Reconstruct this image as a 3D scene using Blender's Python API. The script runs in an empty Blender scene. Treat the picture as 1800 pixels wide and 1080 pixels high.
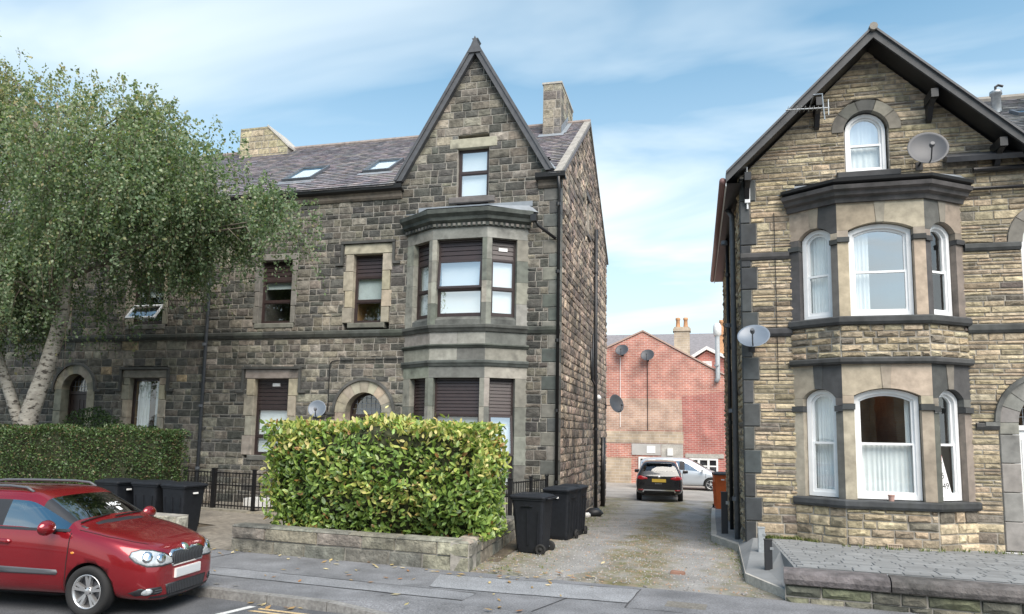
import bpy, bmesh, math, random
import numpy as np
from mathutils import Vector, Matrix
from mathutils.bvhtree import BVHTree

rnd = random.Random(7)
R = math.radians
scene = bpy.context.scene
COL = scene.collection

# ------------------------------------------------------------------ camera
EYE = 2.15
YAW, PITCH, ROLL = R(14.5), R(6.4), R(1.0)
_fw = Vector((-math.sin(YAW) * math.cos(PITCH), math.cos(YAW) * math.cos(PITCH), math.sin(PITCH)))
_rt = Vector((math.cos(YAW), math.sin(YAW), 0))
_up = _rt.cross(_fw)
_r2 = _rt * math.cos(ROLL) + _up * math.sin(ROLL)
_u2 = -_rt * math.sin(ROLL) + _up * math.cos(ROLL)
cam_data = bpy.data.cameras.new('camera')
cam = bpy.data.objects.new('camera', cam_data)
COL.objects.link(cam)
cam.matrix_world = Matrix(((_r2.x, _u2.x, -_fw.x, 0), (_r2.y, _u2.y, -_fw.y, 0), (_r2.z, _u2.z, -_fw.z, EYE), (0, 0, 0, 1)))
cam_data.sensor_width = 36
cam_data.lens = 25.0
cam_data.shift_y = 82 / 1800
cam_data.clip_end = 3000
scene.camera = cam

# ------------------------------------------------------------------ light
SUN_AZ, SUN_EL = R(146), R(50)      # azimuth clockwise from +Y: the soft sun stands behind the camera, a little to the right
SUN_DIR = Vector((math.sin(SUN_AZ) * math.cos(SUN_EL), math.cos(SUN_AZ) * math.cos(SUN_EL), math.sin(SUN_EL)))
sun_data = bpy.data.lights.new('sun', 'SUN')
sun_data.energy = 3.9
sun_data.angle = R(50)
sun_data.color = (1.0, 0.93, 0.83)
sun = bpy.data.objects.new('sun', sun_data)
COL.objects.link(sun)
sun.rotation_euler = SUN_DIR.to_track_quat('Z', 'Y').to_euler()

world = bpy.data.worlds.new('World')
scene.world = world
world.use_nodes = True
wt = world.node_tree
wt.nodes.clear()
def wn(t, **k):
    n = wt.nodes.new(t)
    for a, b in k.items():
        setattr(n, a, b)
    return n
w_out = wn('ShaderNodeOutputWorld')
w_bg = wn('ShaderNodeBackground')
w_bg.inputs['Strength'].default_value = 0.112
w_sky = wn('ShaderNodeTexSky', sky_type='NISHITA')
w_sky.sun_disc = False
w_sky.sun_elevation = SUN_EL
w_sky.sun_rotation = SUN_AZ
w_sky.air_density = 1.0
w_sky.dust_density = 1.2
w_sky.ozone_density = 0.7
w_co = wn('ShaderNodeTexCoord')
w_sep = wn('ShaderNodeSeparateXYZ')
wt.links.new(w_co.outputs['Generated'], w_sep.inputs[0])
w_add = wn('ShaderNodeMath', operation='ADD'); w_add.inputs[1].default_value = 0.18
wt.links.new(w_sep.outputs['Z'], w_add.inputs[0])
w_mx = wn('ShaderNodeMath', operation='MAXIMUM'); w_mx.inputs[1].default_value = 0.12
wt.links.new(w_add.outputs[0], w_mx.inputs[0])
w_dv = wn('ShaderNodeVectorMath', operation='DIVIDE')
w_cmb = wn('ShaderNodeCombineXYZ')
for i in range(3):
    wt.links.new(w_mx.outputs[0], w_cmb.inputs[i])
wt.links.new(w_co.outputs['Generated'], w_dv.inputs[0])
wt.links.new(w_cmb.outputs[0], w_dv.inputs[1])
w_map = wn('ShaderNodeMapping')
w_map.inputs['Rotation'].default_value = (0, 0, R(25))
w_map.inputs['Scale'].default_value = (0.7, 1.5, 0.6)
w_map.inputs['Location'].default_value = (3.1, 1.4, 0)
wt.links.new(w_dv.outputs[0], w_map.inputs['Vector'])
w_no = wn('ShaderNodeTexNoise')
w_no.inputs['Scale'].default_value = 1.3
w_no.inputs['Detail'].default_value = 5
w_no.inputs['Roughness'].default_value = 0.5
w_no.inputs['Distortion'].default_value = 0.5
wt.links.new(w_map.outputs[0], w_no.inputs['Vector'])
w_rp = wn('ShaderNodeValToRGB')
w_rp.color_ramp.elements[0].position = 0.45
w_rp.color_ramp.elements[0].color = (0.0, 0.0, 0.0, 1)
w_rp.color_ramp.elements[1].position = 0.76
w_rp.color_ramp.elements[1].color = (0.7, 0.7, 0.7, 1)
wt.links.new(w_no.outputs['Fac'], w_rp.inputs[0])
# thin high cloud thickens towards the horizon, as through a longer path of air
w_hz = wn('ShaderNodeMapRange')
w_hz.inputs['From Min'].default_value = 0.02
w_hz.inputs['From Max'].default_value = 0.61
w_hz.inputs['To Min'].default_value = 0.9
w_hz.inputs['To Max'].default_value = 0.0
wt.links.new(w_sep.outputs['Z'], w_hz.inputs['Value'])
w_scr = wn('ShaderNodeMath', operation='MAXIMUM')
w_scr2 = wn('ShaderNodeMath', operation='ADD'); w_scr2.use_clamp = True
w_half = wn('ShaderNodeMath', operation='MULTIPLY'); w_half.inputs[1].default_value = 0.9
wt.links.new(w_hz.outputs[0], w_half.inputs[0])
wt.links.new(w_rp.outputs[0], w_scr2.inputs[0])
wt.links.new(w_half.outputs[0], w_scr2.inputs[1])
w_mix = wn('ShaderNodeMixRGB')
w_mix.inputs['Color2'].default_value = (6.6, 7.3, 7.6, 1)
wt.links.new(w_scr2.outputs[0], w_mix.inputs['Fac'])
w_hs = wn('ShaderNodeHueSaturation'); w_hs.inputs['Saturation'].default_value = 1.36; w_hs.inputs['Value'].default_value = 1.3; w_hs.inputs['Hue'].default_value = 0.478
wt.links.new(w_sky.outputs[0], w_hs.inputs['Color'])
wt.links.new(w_hs.outputs[0], w_mix.inputs['Color1'])
wt.links.new(w_mix.outputs[0], w_bg.inputs['Color'])
wt.links.new(w_bg.outputs[0], w_out.inputs['Surface'])

vs = scene.view_settings
vs.view_transform = 'Standard'
vs.look = 'None'
vs.exposure = 0.55
vs.gamma = 1.0
vs.use_curve_mapping = False
scene.cycles.max_bounces = 6
scene.cycles.transparent_max_bounces = 12
scene.cycles.use_denoising = True

# ------------------------------------------------------------------ helpers
ORG = {}          # world position of a thing's Empty, so parts can be given in world coordinates

def link(o, parent=None):
    COL.objects.link(o)
    if parent is not None:
        o.parent = parent
    return o

def tag(o, label=None, cat=None, group=None, kind=None):
    if label: o['label'] = label
    if cat: o['category'] = cat
    if group: o['group'] = group
    if kind: o['kind'] = kind
    return o

def thing(name, label, cat, loc=(0, 0, 0), rz=0.0, group=None):
    o = bpy.data.objects.new(name, None)
    o.empty_display_size = 0.2
    COL.objects.link(o)
    o.location = loc
    o.rotation_euler = (0, 0, rz)
    tag(o, label, cat, group)
    return o

def world_thing(name, label, cat, loc, group=None):
    o = thing(name, label, cat, loc, 0, group)
    ORG[o.name] = Vector(loc)
    return o

def org(parent):
    v = Vector((0, 0, 0))
    p = parent
    while p is not None:
        if p.name in ORG:
            return v + ORG[p.name]
        p = p.parent
    return v

class MB:
    """collects polygons; build() makes ONE mesh object of them"""
    def __init__(s):
        s.v = []; s.f = []; s.t = []; s.m = []
    def add(s, vs_, fs_, tint=None, mi=0):
        b = len(s.v)
        s.v.extend(tuple(x) for x in vs_)
        for f in fs_:
            s.f.append([b + i for i in f]); s.t.append(tint or (0.5, 0.5, 0.5)); s.m.append(mi)
        return s
    def box(s, a, b, tint=None, mi=0, c=0.0):
        x0, y0, z0 = a; x1, y1, z1 = b
        if x0 > x1: x0, x1 = x1, x0
        if y0 > y1: y0, y1 = y1, y0
        if z0 > z1: z0, z1 = z1, z0
        vs_ = [(x0, y0, z0), (x1, y0, z0), (x1, y1, z0), (x0, y1, z0), (x0, y0, z1), (x1, y0, z1), (x1, y1, z1), (x0, y1, z1)]
        return s.add(vs_, [(0, 3, 2, 1), (4, 5, 6, 7), (0, 1, 5, 4), (1, 2, 6, 5), (2, 3, 7, 6), (3, 0, 4, 7)], tint, mi)
    def hexa(s, p, tint=None, mi=0):
        """eight points: bottom ring 0-3, top ring 4-7"""
        return s.add(p, [(0, 3, 2, 1), (4, 5, 6, 7), (0, 1, 5, 4), (1, 2, 6, 5), (2, 3, 7, 6), (3, 0, 4, 7)], tint, mi)
    def prism(s, poly, d, tint=None, mi=0):
        """poly: list of 3D points, extruded by vector d"""
        n = len(poly); d = Vector(d)
        vs_ = [Vector(p) for p in poly] + [Vector(p) + d for p in poly]
        fs = [tuple(range(n - 1, -1, -1)), tuple(range(n, 2 * n))]
        fs += [(i, (i + 1) % n, n + (i + 1) % n, n + i) for i in range(n)]
        return s.add(vs_, fs, tint, mi)
    def tube(s, path, r, n=8, tint=None, mi=0, caps=True):
        path = [Vector(p) for p in path]
        rr = r if isinstance(r, (list, tuple)) else [r] * len(path)
        rings = []
        prev = None
        for i, p in enumerate(path):
            if i == 0: d = path[1] - p
            elif i == len(path) - 1: d = p - path[i - 1]
            else: d = (path[i + 1] - p).normalized() + (p - path[i - 1]).normalized()
            d.normalize()
            if prev is None:
                a = Vector((0, 0, 1)) if abs(d.z) < .9 else Vector((1, 0, 0))
                u = d.cross(a).normalized()
            else:
                u = (prev - d * prev.dot(d)).normalized()
            prev = u
            w = d.cross(u)
            rings.append([p + (u * math.cos(2 * math.pi * k / n) + w * math.sin(2 * math.pi * k / n)) * rr[i] for k in range(n)])
        vs_ = [q for ring in rings for q in ring]
        fs = []
        for i in range(len(path) - 1):
            for k in range(n):
                fs.append((i * n + k, i * n + (k + 1) % n, (i + 1) * n + (k + 1) % n, (i + 1) * n + k))
        if caps:
            fs.append(tuple(range(n - 1, -1, -1)))
            fs.append(tuple(range((len(path) - 1) * n, len(path) * n)))
        return s.add(vs_, fs, tint, mi)
    def lathe(s, prof, o, ax, n=24, tint=None, mi=0):
        """prof: (radius, along) pairs spun round axis ax through o"""
        o = Vector(o); ax = Vector(ax).normalized()
        a = Vector((0, 0, 1)) if abs(ax.z) < .9 else Vector((1, 0, 0))
        u = ax.cross(a).normalized(); w = ax.cross(u)
        vs_ = []
        for (r, h) in prof:
            for k in range(n):
                t = 2 * math.pi * k / n
                vs_.append(o + ax * h + (u * math.cos(t) + w * math.sin(t)) * r)
        fs = []
        for i in range(len(prof) - 1):
            for k in range(n):
                fs.append((i * n + k, i * n + (k + 1) % n, (i + 1) * n + (k + 1) % n, (i + 1) * n + k))
        return s.add(vs_, fs, tint, mi)
    def build(s, name, mat, parent=None, smooth=False, loc=None, bevel=0):
        me = bpy.data.meshes.new(name)
        off = org(parent) if parent is not None else Vector((0, 0, 0))
        l = Vector((0, 0, 0))
        if loc is not None:
            l = Vector(loc) - off
            off = Vector(loc)
        vv = [(x - off.x, y - off.y, z - off.z) for x, y, z in s.v] if off.length > 0 else s.v
        me.from_pydata(vv, [], s.f)
        at = me.attributes.new('tint', 'FLOAT_COLOR', 'FACE')
        at.data.foreach_set('color', [c for t in s.t for c in (t[0], t[1], t[2], 1.0)])
        mats = mat if isinstance(mat, (list, tuple)) else [mat]
        for m in mats:
            me.materials.append(m)
        if len(mats) > 1:
            me.polygons.foreach_set('material_index', s.m)
        if smooth:
            me.polygons.foreach_set('use_smooth', [True] * len(me.polygons))
        me.update()
        o = bpy.data.objects.new(name, me)
        link(o, parent)
        o.location = l
        if bevel:
            md = o.modifiers.new('bevel', 'BEVEL')
            md.width = bevel; md.segments = 2; md.limit_method = 'ANGLE'
        return o

class Fr:
    """a local frame: u along, v up, n outward"""
    def __init__(s, O, U, V=(0, 0, 1)):
        s.O = Vector(O); s.U = Vector(U).normalized(); s.V = Vector(V).normalized(); s.N = s.U.cross(s.V)
    def p(s, u, v, n=0.0):
        return s.O + s.U * u + s.V * v + s.N * n

def fbox(mb, fr, u0, u1, v0, v1, n0, n1, tint=None, mi=0):
    p = [fr.p(u0, v0, n1), fr.p(u1, v0, n1), fr.p(u1, v0, n0), fr.p(u0, v0, n0),
         fr.p(u0, v1, n1), fr.p(u1, v1, n1), fr.p(u1, v1, n0), fr.p(u0, v1, n0)]
    return mb.hexa(p, tint, mi)

def sweep(mb, path, prof, closed=False, tint=None, mi=0):
    """loft a profile [(out, z)] along a plan polyline path [(x, y)], mitred; out is to the right of travel"""
    n = len(path)
    P = [Vector((p[0], p[1])) for p in path]
    offs = []
    for i in range(n):
        dd = []
        if i > 0: dd.append((P[i] - P[i - 1]).normalized())
        if i < n - 1: dd.append((P[i + 1] - P[i]).normalized())
        ns = [Vector((d.y, -d.x)) for d in dd]
        m = sum(ns, Vector((0, 0)))
        m.normalize()
        m /= max(.3, m.dot(ns[0]))
        offs.append(m)
    k = len(prof)
    vs_ = []
    for i in range(n):
        for (o, z) in prof:
            q = P[i] + offs[i] * o
            vs_.append((q.x, q.y, z))
    fs = []
    for i in range(n - 1):
        for j in range(k):
            a = i * k + j; b = i * k + (j + 1) % k
            fs.append((a, a + k, b + k, b))
    fs.append(tuple(range(k)))
    fs.append(tuple(range((n - 1) * k + k - 1, (n - 1) * k - 1, -1)))
    return mb.add(vs_, fs, tint, mi)

def jit(c, a=.1, g=0.04):
    k = 1 + rnd.uniform(-a, a)
    return tuple(max(.004, x * k * (1 + rnd.uniform(-g, g))) for x in c)

# ------------------------------------------------------------------ materials
MATS = {}
def mat(name, col=(.5, .5, .5), rough=.8, var=0.0, vscale=3.0, bump=0.0, bscale=30.0, metal=0.0, tint=False, coat=0.0, spec=.5,
        var2=0.0, v2scale=.7, col2=None, c2scale=1.0, c2lo=.45, c2hi=.6, bdist=.02, detail=4, stretch=None, rvar=0.0, emit=None):
    m = bpy.data.materials.new(name)
    m.use_nodes = True
    nt = m.node_tree
    nd = nt.nodes; lk = nt.links
    bs = nd['Principled BSDF']
    bs.inputs['Roughness'].default_value = rough
    bs.inputs['Metallic'].default_value = metal
    bs.inputs['Specular IOR Level'].default_value = spec
    if coat:
        bs.inputs['Coat Weight'].default_value = coat
        bs.inputs['Coat Roughness'].default_value = .03
    geo = nd.new('ShaderNodeNewGeometry')
    src = geo.outputs['Position']
    if stretch:
        mp = nd.new('ShaderNodeMapping'); mp.inputs['Scale'].default_value = stretch
        lk.new(src, mp.inputs['Vector']); src = mp.outputs[0]
    def noise(sc, det=detail, r=.55):
        n = nd.new('ShaderNodeTexNoise')
        n.inputs['Scale'].default_value = sc; n.inputs['Detail'].default_value = det; n.inputs['Roughness'].default_value = r
        lk.new(src, n.inputs['Vector'])
        return n.outputs['Fac']
    if tint:
        a = nd.new('ShaderNodeAttribute'); a.attribute_name = 'tint'; out = a.outputs['Color']
    else:
        a = nd.new('ShaderNodeRGB'); a.outputs[0].default_value = (*col, 1); out = a.outputs[0]
    if col2 is not None:
        rp = nd.new('ShaderNodeMapRange'); rp.inputs['From Min'].default_value = c2lo; rp.inputs['From Max'].default_value = c2hi
        lk.new(noise(c2scale), rp.inputs['Value'])
        mx = nd.new('ShaderNodeMixRGB'); lk.new(rp.outputs[0], mx.inputs['Fac']); lk.new(out, mx.inputs['Color1'])
        mx.inputs['Color2'].default_value = (*col2, 1); out = mx.outputs[0]
    for amt, sc in ((var, vscale), (var2, v2scale)):
        if amt:
            rp = nd.new('ShaderNodeMapRange')
            rp.inputs['From Min'].default_value = .3; rp.inputs['From Max'].default_value = .7
            rp.inputs['To Min'].default_value = 1 - amt; rp.inputs['To Max'].default_value = 1 + amt
            lk.new(noise(sc), rp.inputs['Value'])
            mx = nd.new('ShaderNodeVectorMath'); mx.operation = 'SCALE'
            lk.new(out, mx.inputs[0]); lk.new(rp.outputs[0], mx.inputs['Scale']); out = mx.outputs[0]
    lk.new(out, bs.inputs['Base Color'])
    if rvar:
        rp = nd.new('ShaderNodeMapRange'); rp.inputs['To Min'].default_value = rough - rvar; rp.inputs['To Max'].default_value = rough + rvar
        lk.new(noise(vscale), rp.inputs['Value']); lk.new(rp.outputs[0], bs.inputs['Roughness'])
    if bump:
        b = nd.new('ShaderNodeBump'); b.inputs['Strength'].default_value = bump; b.inputs['Distance'].default_value = bdist
        lk.new(noise(bscale, 6, .6), b.inputs['Height']); lk.new(b.outputs[0], bs.inputs['Normal'])
    MATS[name] = m
    return m

def leaf_mat(name, trans=.3, rough=.45, spec=.35):
    m = bpy.data.materials.new(name); m.use_nodes = True
    nt = m.node_tree; nd = nt.nodes; lk = nt.links
    bs = nd['Principled BSDF']; out = nd['Material Output']
    a = nd.new('ShaderNodeAttribute'); a.attribute_name = 'tint'
    lk.new(a.outputs['Color'], bs.inputs['Base Color'])
    bs.inputs['Roughness'].default_value = rough
    bs.inputs['Specular IOR Level'].default_value = spec
    tr = nd.new('ShaderNodeBsdfTranslucent')
    sc = nd.new('ShaderNodeMixRGB'); sc.blend_type = 'MULTIPLY'; sc.inputs['Fac'].default_value = 1
    sc.inputs['Color2'].default_value = (1.1, 1.25, .6, 1)
    lk.new(a.outputs['Color'], sc.inputs['Color1']); lk.new(sc.outputs[0], tr.inputs['Color'])
    mx = nd.new('ShaderNodeMixShader'); mx.inputs[0].default_value = trans
    lk.new(bs.outputs[0], mx.inputs[1]); lk.new(tr.outputs[0], mx.inputs[2]); lk.new(mx.outputs[0], out.inputs['Surface'])
    MATS[name] = m
    return m

def glass_mat(name, ior=1.9, tintc=(.9, .95, .95), rough=.01, wob=0.0):
    """window glass: clear, mirrors the sky by Fresnel (the high index stands for the four faces of a sealed unit)"""
    m = bpy.data.materials.new(name); m.use_nodes = True
    nt = m.node_tree; nd = nt.nodes; lk = nt.links
    nd.remove(nd['Principled BSDF']); out = nd['Material Output']
    fr = nd.new('ShaderNodeFresnel'); fr.inputs['IOR'].default_value = ior
    gl = nd.new('ShaderNodeBsdfGlossy'); gl.inputs['Roughness'].default_value = rough
    tr = nd.new('ShaderNodeBsdfTransparent'); tr.inputs['Color'].default_value = (*tintc, 1)
    mx = nd.new('ShaderNodeMixShader')
    g0 = nd.new('ShaderNodeNewGeometry'); inv = nd.new('ShaderNodeMath'); inv.operation = 'SUBTRACT'; inv.inputs[0].default_value = 1
    lk.new(g0.outputs['Backfacing'], inv.inputs[1])
    mu = nd.new('ShaderNodeMath'); mu.operation = 'MULTIPLY'; lk.new(fr.outputs[0], mu.inputs[0]); lk.new(inv.outputs[0], mu.inputs[1])
    lk.new(mu.outputs[0], mx.inputs[0]); lk.new(tr.outputs[0], mx.inputs[1]); lk.new(gl.outputs[0], mx.inputs[2])
    lk.new(mx.outputs[0], out.inputs['Surface'])
    if wob:
        geo = nd.new('ShaderNodeNewGeometry')
        n = nd.new('ShaderNodeTexNoise'); n.inputs['Scale'].default_value = 1.3
        lk.new(geo.outputs['Position'], n.inputs['Vector'])
        b = nd.new('ShaderNodeBump'); b.inputs['Strength'].default_value = wob; b.inputs['Distance'].default_value = .05
        lk.new(n.outputs['Fac'], b.inputs['Height']); lk.new(b.outputs[0], gl.inputs['Normal'])
    MATS[name] = m
    return m

mat('stone_sooty', tint=True, rough=.9, var=.45, vscale=7, var2=.34, v2scale=.55, bump=.8, bscale=24, bdist=.035, col2=(.040, .042, .038), c2scale=1.25, c2lo=.50, c2hi=.80)
mat('stone_gold', tint=True, rough=.9, var=.4, vscale=11, var2=.22, v2scale=1.1, bump=.8, bscale=30, bdist=.03, col2=(.10, .085, .06), c2scale=3.2, c2lo=.56, c2hi=.8)
mat('ashlar', tint=True, rough=.85, var=.3, vscale=5, var2=.25, v2scale=1.2, bump=.25, bscale=35, bdist=.015, col2=(.045, .048, .045), c2scale=1.5, c2lo=.5, c2hi=.72)
mat('ashlar_clean', tint=True, rough=.85, var=.22, vscale=6, var2=.15, v2scale=1.2, bump=.2, bscale=35, bdist=.015, col2=(.06, .06, .055), c2scale=1.7, c2lo=.58, c2hi=.8)
mat('mortar', (.30, .275, .235), .95, var=.25, vscale=8, bump=.4, bscale=60)
mat('mortar_dark', (.29, .272, .24), .95, var=.3, vscale=6, bump=.4, bscale=60)
mat('slate', tint=True, rough=.6, var=.3, vscale=10, var2=.2, v2scale=1.5, bump=.2, bscale=60)
mat('lead', (.22, .245, .27), .5, var=.15, vscale=4)
mat('white_upvc', (.80, .81, .81), .35, var=.05, vscale=5)
mat('white_paint', (.72, .72, .70), .5, var=.1, vscale=8)
mat('brown_upvc', (.038, .025, .024), .4, var=.15, vscale=10)
mat('black_paint', (.012, .012, .013), .4, var=.2, vscale=20)
mat('grey_pipe', (.10, .11, .125), .45, var=.15, vscale=10)
mat('barge', (.075, .077, .083), .5, var=.2, vscale=6, stretch=(1, 1, 1))
mat('barge_wood', (.05, .052, .055), .6, var=.25, vscale=6)
glass_mat('glass', 2.5, wob=.05)
glass_mat('glass_bright', 6.5, wob=.04)
mat('room', (.10, .09, .08), .9, var=.3, vscale=2)
mat('room_warm', (.34, .20, .10), .9, var=.4, vscale=3)
mat('curtain', (.80, .80, .80), .9, var=.06, vscale=4)
mat('blind', (.86, .87, .88), .85)
mat('blind_grey', (.46, .50, .50), .8, var=.08, vscale=6)
mat('asphalt', (.085, .088, .094), .9, var=.5, vscale=55, var2=.3, v2scale=2.3, detail=8, bump=.5, bscale=150, bdist=.01)
mat('pavement', (.155, .158, .166), .9, var=.4, vscale=45, var2=.3, v2scale=1.9, detail=8, bump=.4, bscale=120, bdist=.01, stretch=(1, 1, 1))
mat('pavement_pale', (.225, .232, .243), .9, var=.4, vscale=45, detail=8, var2=.2, v2scale=2, bump=.4, bscale=120, bdist=.01)
mat('kerb', (.20, .195, .185), .9, var=.3, vscale=25, var2=.25, v2scale=2, bump=.4, bscale=80, bdist=.01)
mat('concrete', (.42, .40, .36), .9, var=.2, vscale=20, var2=.2, v2scale=2, bump=.3, bscale=70, bdist=.01)
mat('soil', (.10, .08, .055), .95, var=.4, vscale=9, bump=.8, bscale=25)
mat('path', (.20, .18, .15), .95, var=.3, vscale=10, var2=.2, v2scale=1.5, bump=.4, bscale=60)
mat('setts', (.19, .198, .202), .8, var=.12, vscale=3, var2=.1, v2scale=1.2, bump=.15, bscale=25)
mat('sett_piece', tint=True, rough=.7, var=.10, vscale=3, bump=.1, bscale=40)
mat('bark', (.36, .335, .29), .9, var=.3, vscale=5, bump=.6, bscale=14, col2=(.07, .06, .05), c2scale=7, c2lo=.54, c2hi=.62, stretch=(1, 1, 2.2))
mat('twig', (.07, .05, .035), .9)
leaf_mat('birch_leaf', .42)
leaf_mat('laurel_leaf', .25, .32, .5)
leaf_mat('privet_leaf', .25, .4)
leaf_mat('grass_blade', .3)
leaf_mat('dead_leaf', .1, .7, .2)
mat('car_red', (.26, .010, .016), .22, coat=1.0, metal=.45, spec=.6)
mat('car_black', (.012, .012, .014), .25, coat=1.0)
mat('car_silver', (.50, .54, .58), .3, coat=.8, metal=.35)
mat('tyre', (.018, .018, .018), .85, bump=.2, bscale=60)
mat('alloy', (.62, .62, .62), .3, metal=.8)
mat('trim_black', (.022, .023, .026), .5)
mat('trim_grey', (.09, .095, .105), .45)
mat('chrome', (.75, .76, .77), .15, metal=1.0)
mat('lamp_clear', (.58, .61, .63), .14, coat=1.0, metal=.35, var=.3, vscale=22)
mat('lamp_red', (.35, .01, .015), .2, coat=1.0)
mat('lamp_amber', (.7, .25, .03), .25, coat=.6)
mat('plate', (.62, .63, .64), .4)
mat('plate_yellow', (.55, .38, .06), .4)
mat('underside', (.01, .01, .01), .9)
mat('bin_plastic', (.012, .014, .018), .6, spec=.3, var=.2, vscale=12, bump=.15, bscale=120)
mat('orange_plastic', (.62, .13, .03), .5, var=.1, vscale=8)
mat('dish', (.055, .058, .065), .5, var=.1, vscale=6)
mat('dish_pale', (.15, .18, .22), .35, var=.06, vscale=6)
mat('galvanised', (.38, .40, .41), .4, metal=.6, var=.15, vscale=20)
mat('steel_grey', (.30, .32, .33), .5, var=.15, vscale=18)
mat('door_wood', (.035, .02, .018), .4)
mat('terracotta', (.46, .25, .13), .85, var=.2, vscale=8)
mat('terracotta_red', (.22, .12, .085), .85, var=.2, vscale=8)
mat('line_white', (.55, .55, .53), .8, var=.3, vscale=40)
mat('line_yellow', (.48, .36, .20), .8, var=.35, vscale=40)
mat('paper', (.85, .85, .84), .7)
mat('print_black', (.01, .01, .01), .7)
mat('print_red', (.5, .02, .03), .7)
mat('purple_door', (.10, .05, .12), .4)
mat('far_render', (.42, .41, .39), .8, var=.1, vscale=2)
M = MATS
# ------------------------------------------------------------------ masonry
CAMP = Vector((0, 0, EYE))

def emit(pieces, name, parent, material, most=300, rest=None):
    """pieces: (verts, faces, tint). The ones that show largest become parts; what is left over is one part of kind stuff"""
    def w(p):
        v = p[0]
        c = sum((Vector(x) for x in v), Vector()) / len(v)
        ext = max((Vector(v[0]) - Vector(x)).length for x in v)
        return -ext / (c - CAMP).length + (p[3] if len(p) > 3 else 0)
    pieces = sorted(pieces, key=w)
    for p in pieces[:most]:
        v = p[0]
        c = sum((Vector(x) for x in v), Vector()) / len(v)
        MB().add(p[0], p[1], p[2]).build(name, material, parent, loc=c)
    if len(pieces) > most:
        m = MB()
        for p in pieces[most:]:
            m.add(p[0], p[1], p[2])
        o = m.build(rest or ('more_' + name), material, parent)
        o['kind'] = 'stuff'

def stone_piece(fr, ub0, ub1, ut0, ut1, v0, v1, proud, gap, tint, rough=.5, bev=.012):
    g = gap / 2
    b0, b1, t0, t1 = ub0 + g, ub1 - g, ut0 + g, ut1 - g
    v0 += g; v1 -= g
    wj = lambda: rnd.uniform(-.3, .3) * gap
    base = [(b0 + wj(), v0 + wj()), (b1 + wj(), v0 + wj()), (t1 + wj(), v1 + wj()), (t0 + wj(), v1 + wj())]
    bl = min(bev, .25 * (v1 - v0), .25 * max(.01, min(b1 - b0, t1 - t0)))
    sg = [(1, 1), (-1, 1), (-1, -1), (1, -1)]
    vs_ = [fr.p(u, v, -.006) for u, v in base]
    vs_ += [fr.p(u + s[0] * bl, v + s[1] * bl, proud * rnd.uniform(1 - rough, 1 + rough * .3)) for (u, v), s in zip(base, sg)]
    vm = (v0 + v1) / 2 + rnd.uniform(-.2, .2) * (v1 - v0)
    ul = (b0 + t0) / 2; ur = (b1 + t1) / 2
    k0 = ul + (ur - ul) * rnd.uniform(.2, .4); k1 = ul + (ur - ul) * rnd.uniform(.6, .8)
    vs_ += [fr.p(k0, vm, proud * rnd.uniform(.9, 1 + rough)), fr.p(k1, vm + rnd.uniform(-.1, .1) * (v1 - v0), proud * rnd.uniform(.9, 1 + rough))]
    fs = [(0, 1, 5, 4), (1, 2, 6, 5), (2, 3, 7, 6), (3, 0, 4, 7), (4, 5, 9, 8), (6, 7, 8, 9), (7, 4, 8), (5, 6, 9)]
    return (vs_, fs, tint)

def rect_op(a, b, v0, v1):
    return lambda v: (a, b) if v0 <= v <= v1 else None
def arch_op(c, r, vb, vsp):
    def f(v):
        if vb <= v <= vsp: return (c - r, c + r)
        if vsp < v < vsp + r:
            h = math.sqrt(max(0, r * r - (v - vsp) ** 2)); return (c - h, c + h)
        return None
    return f

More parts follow.
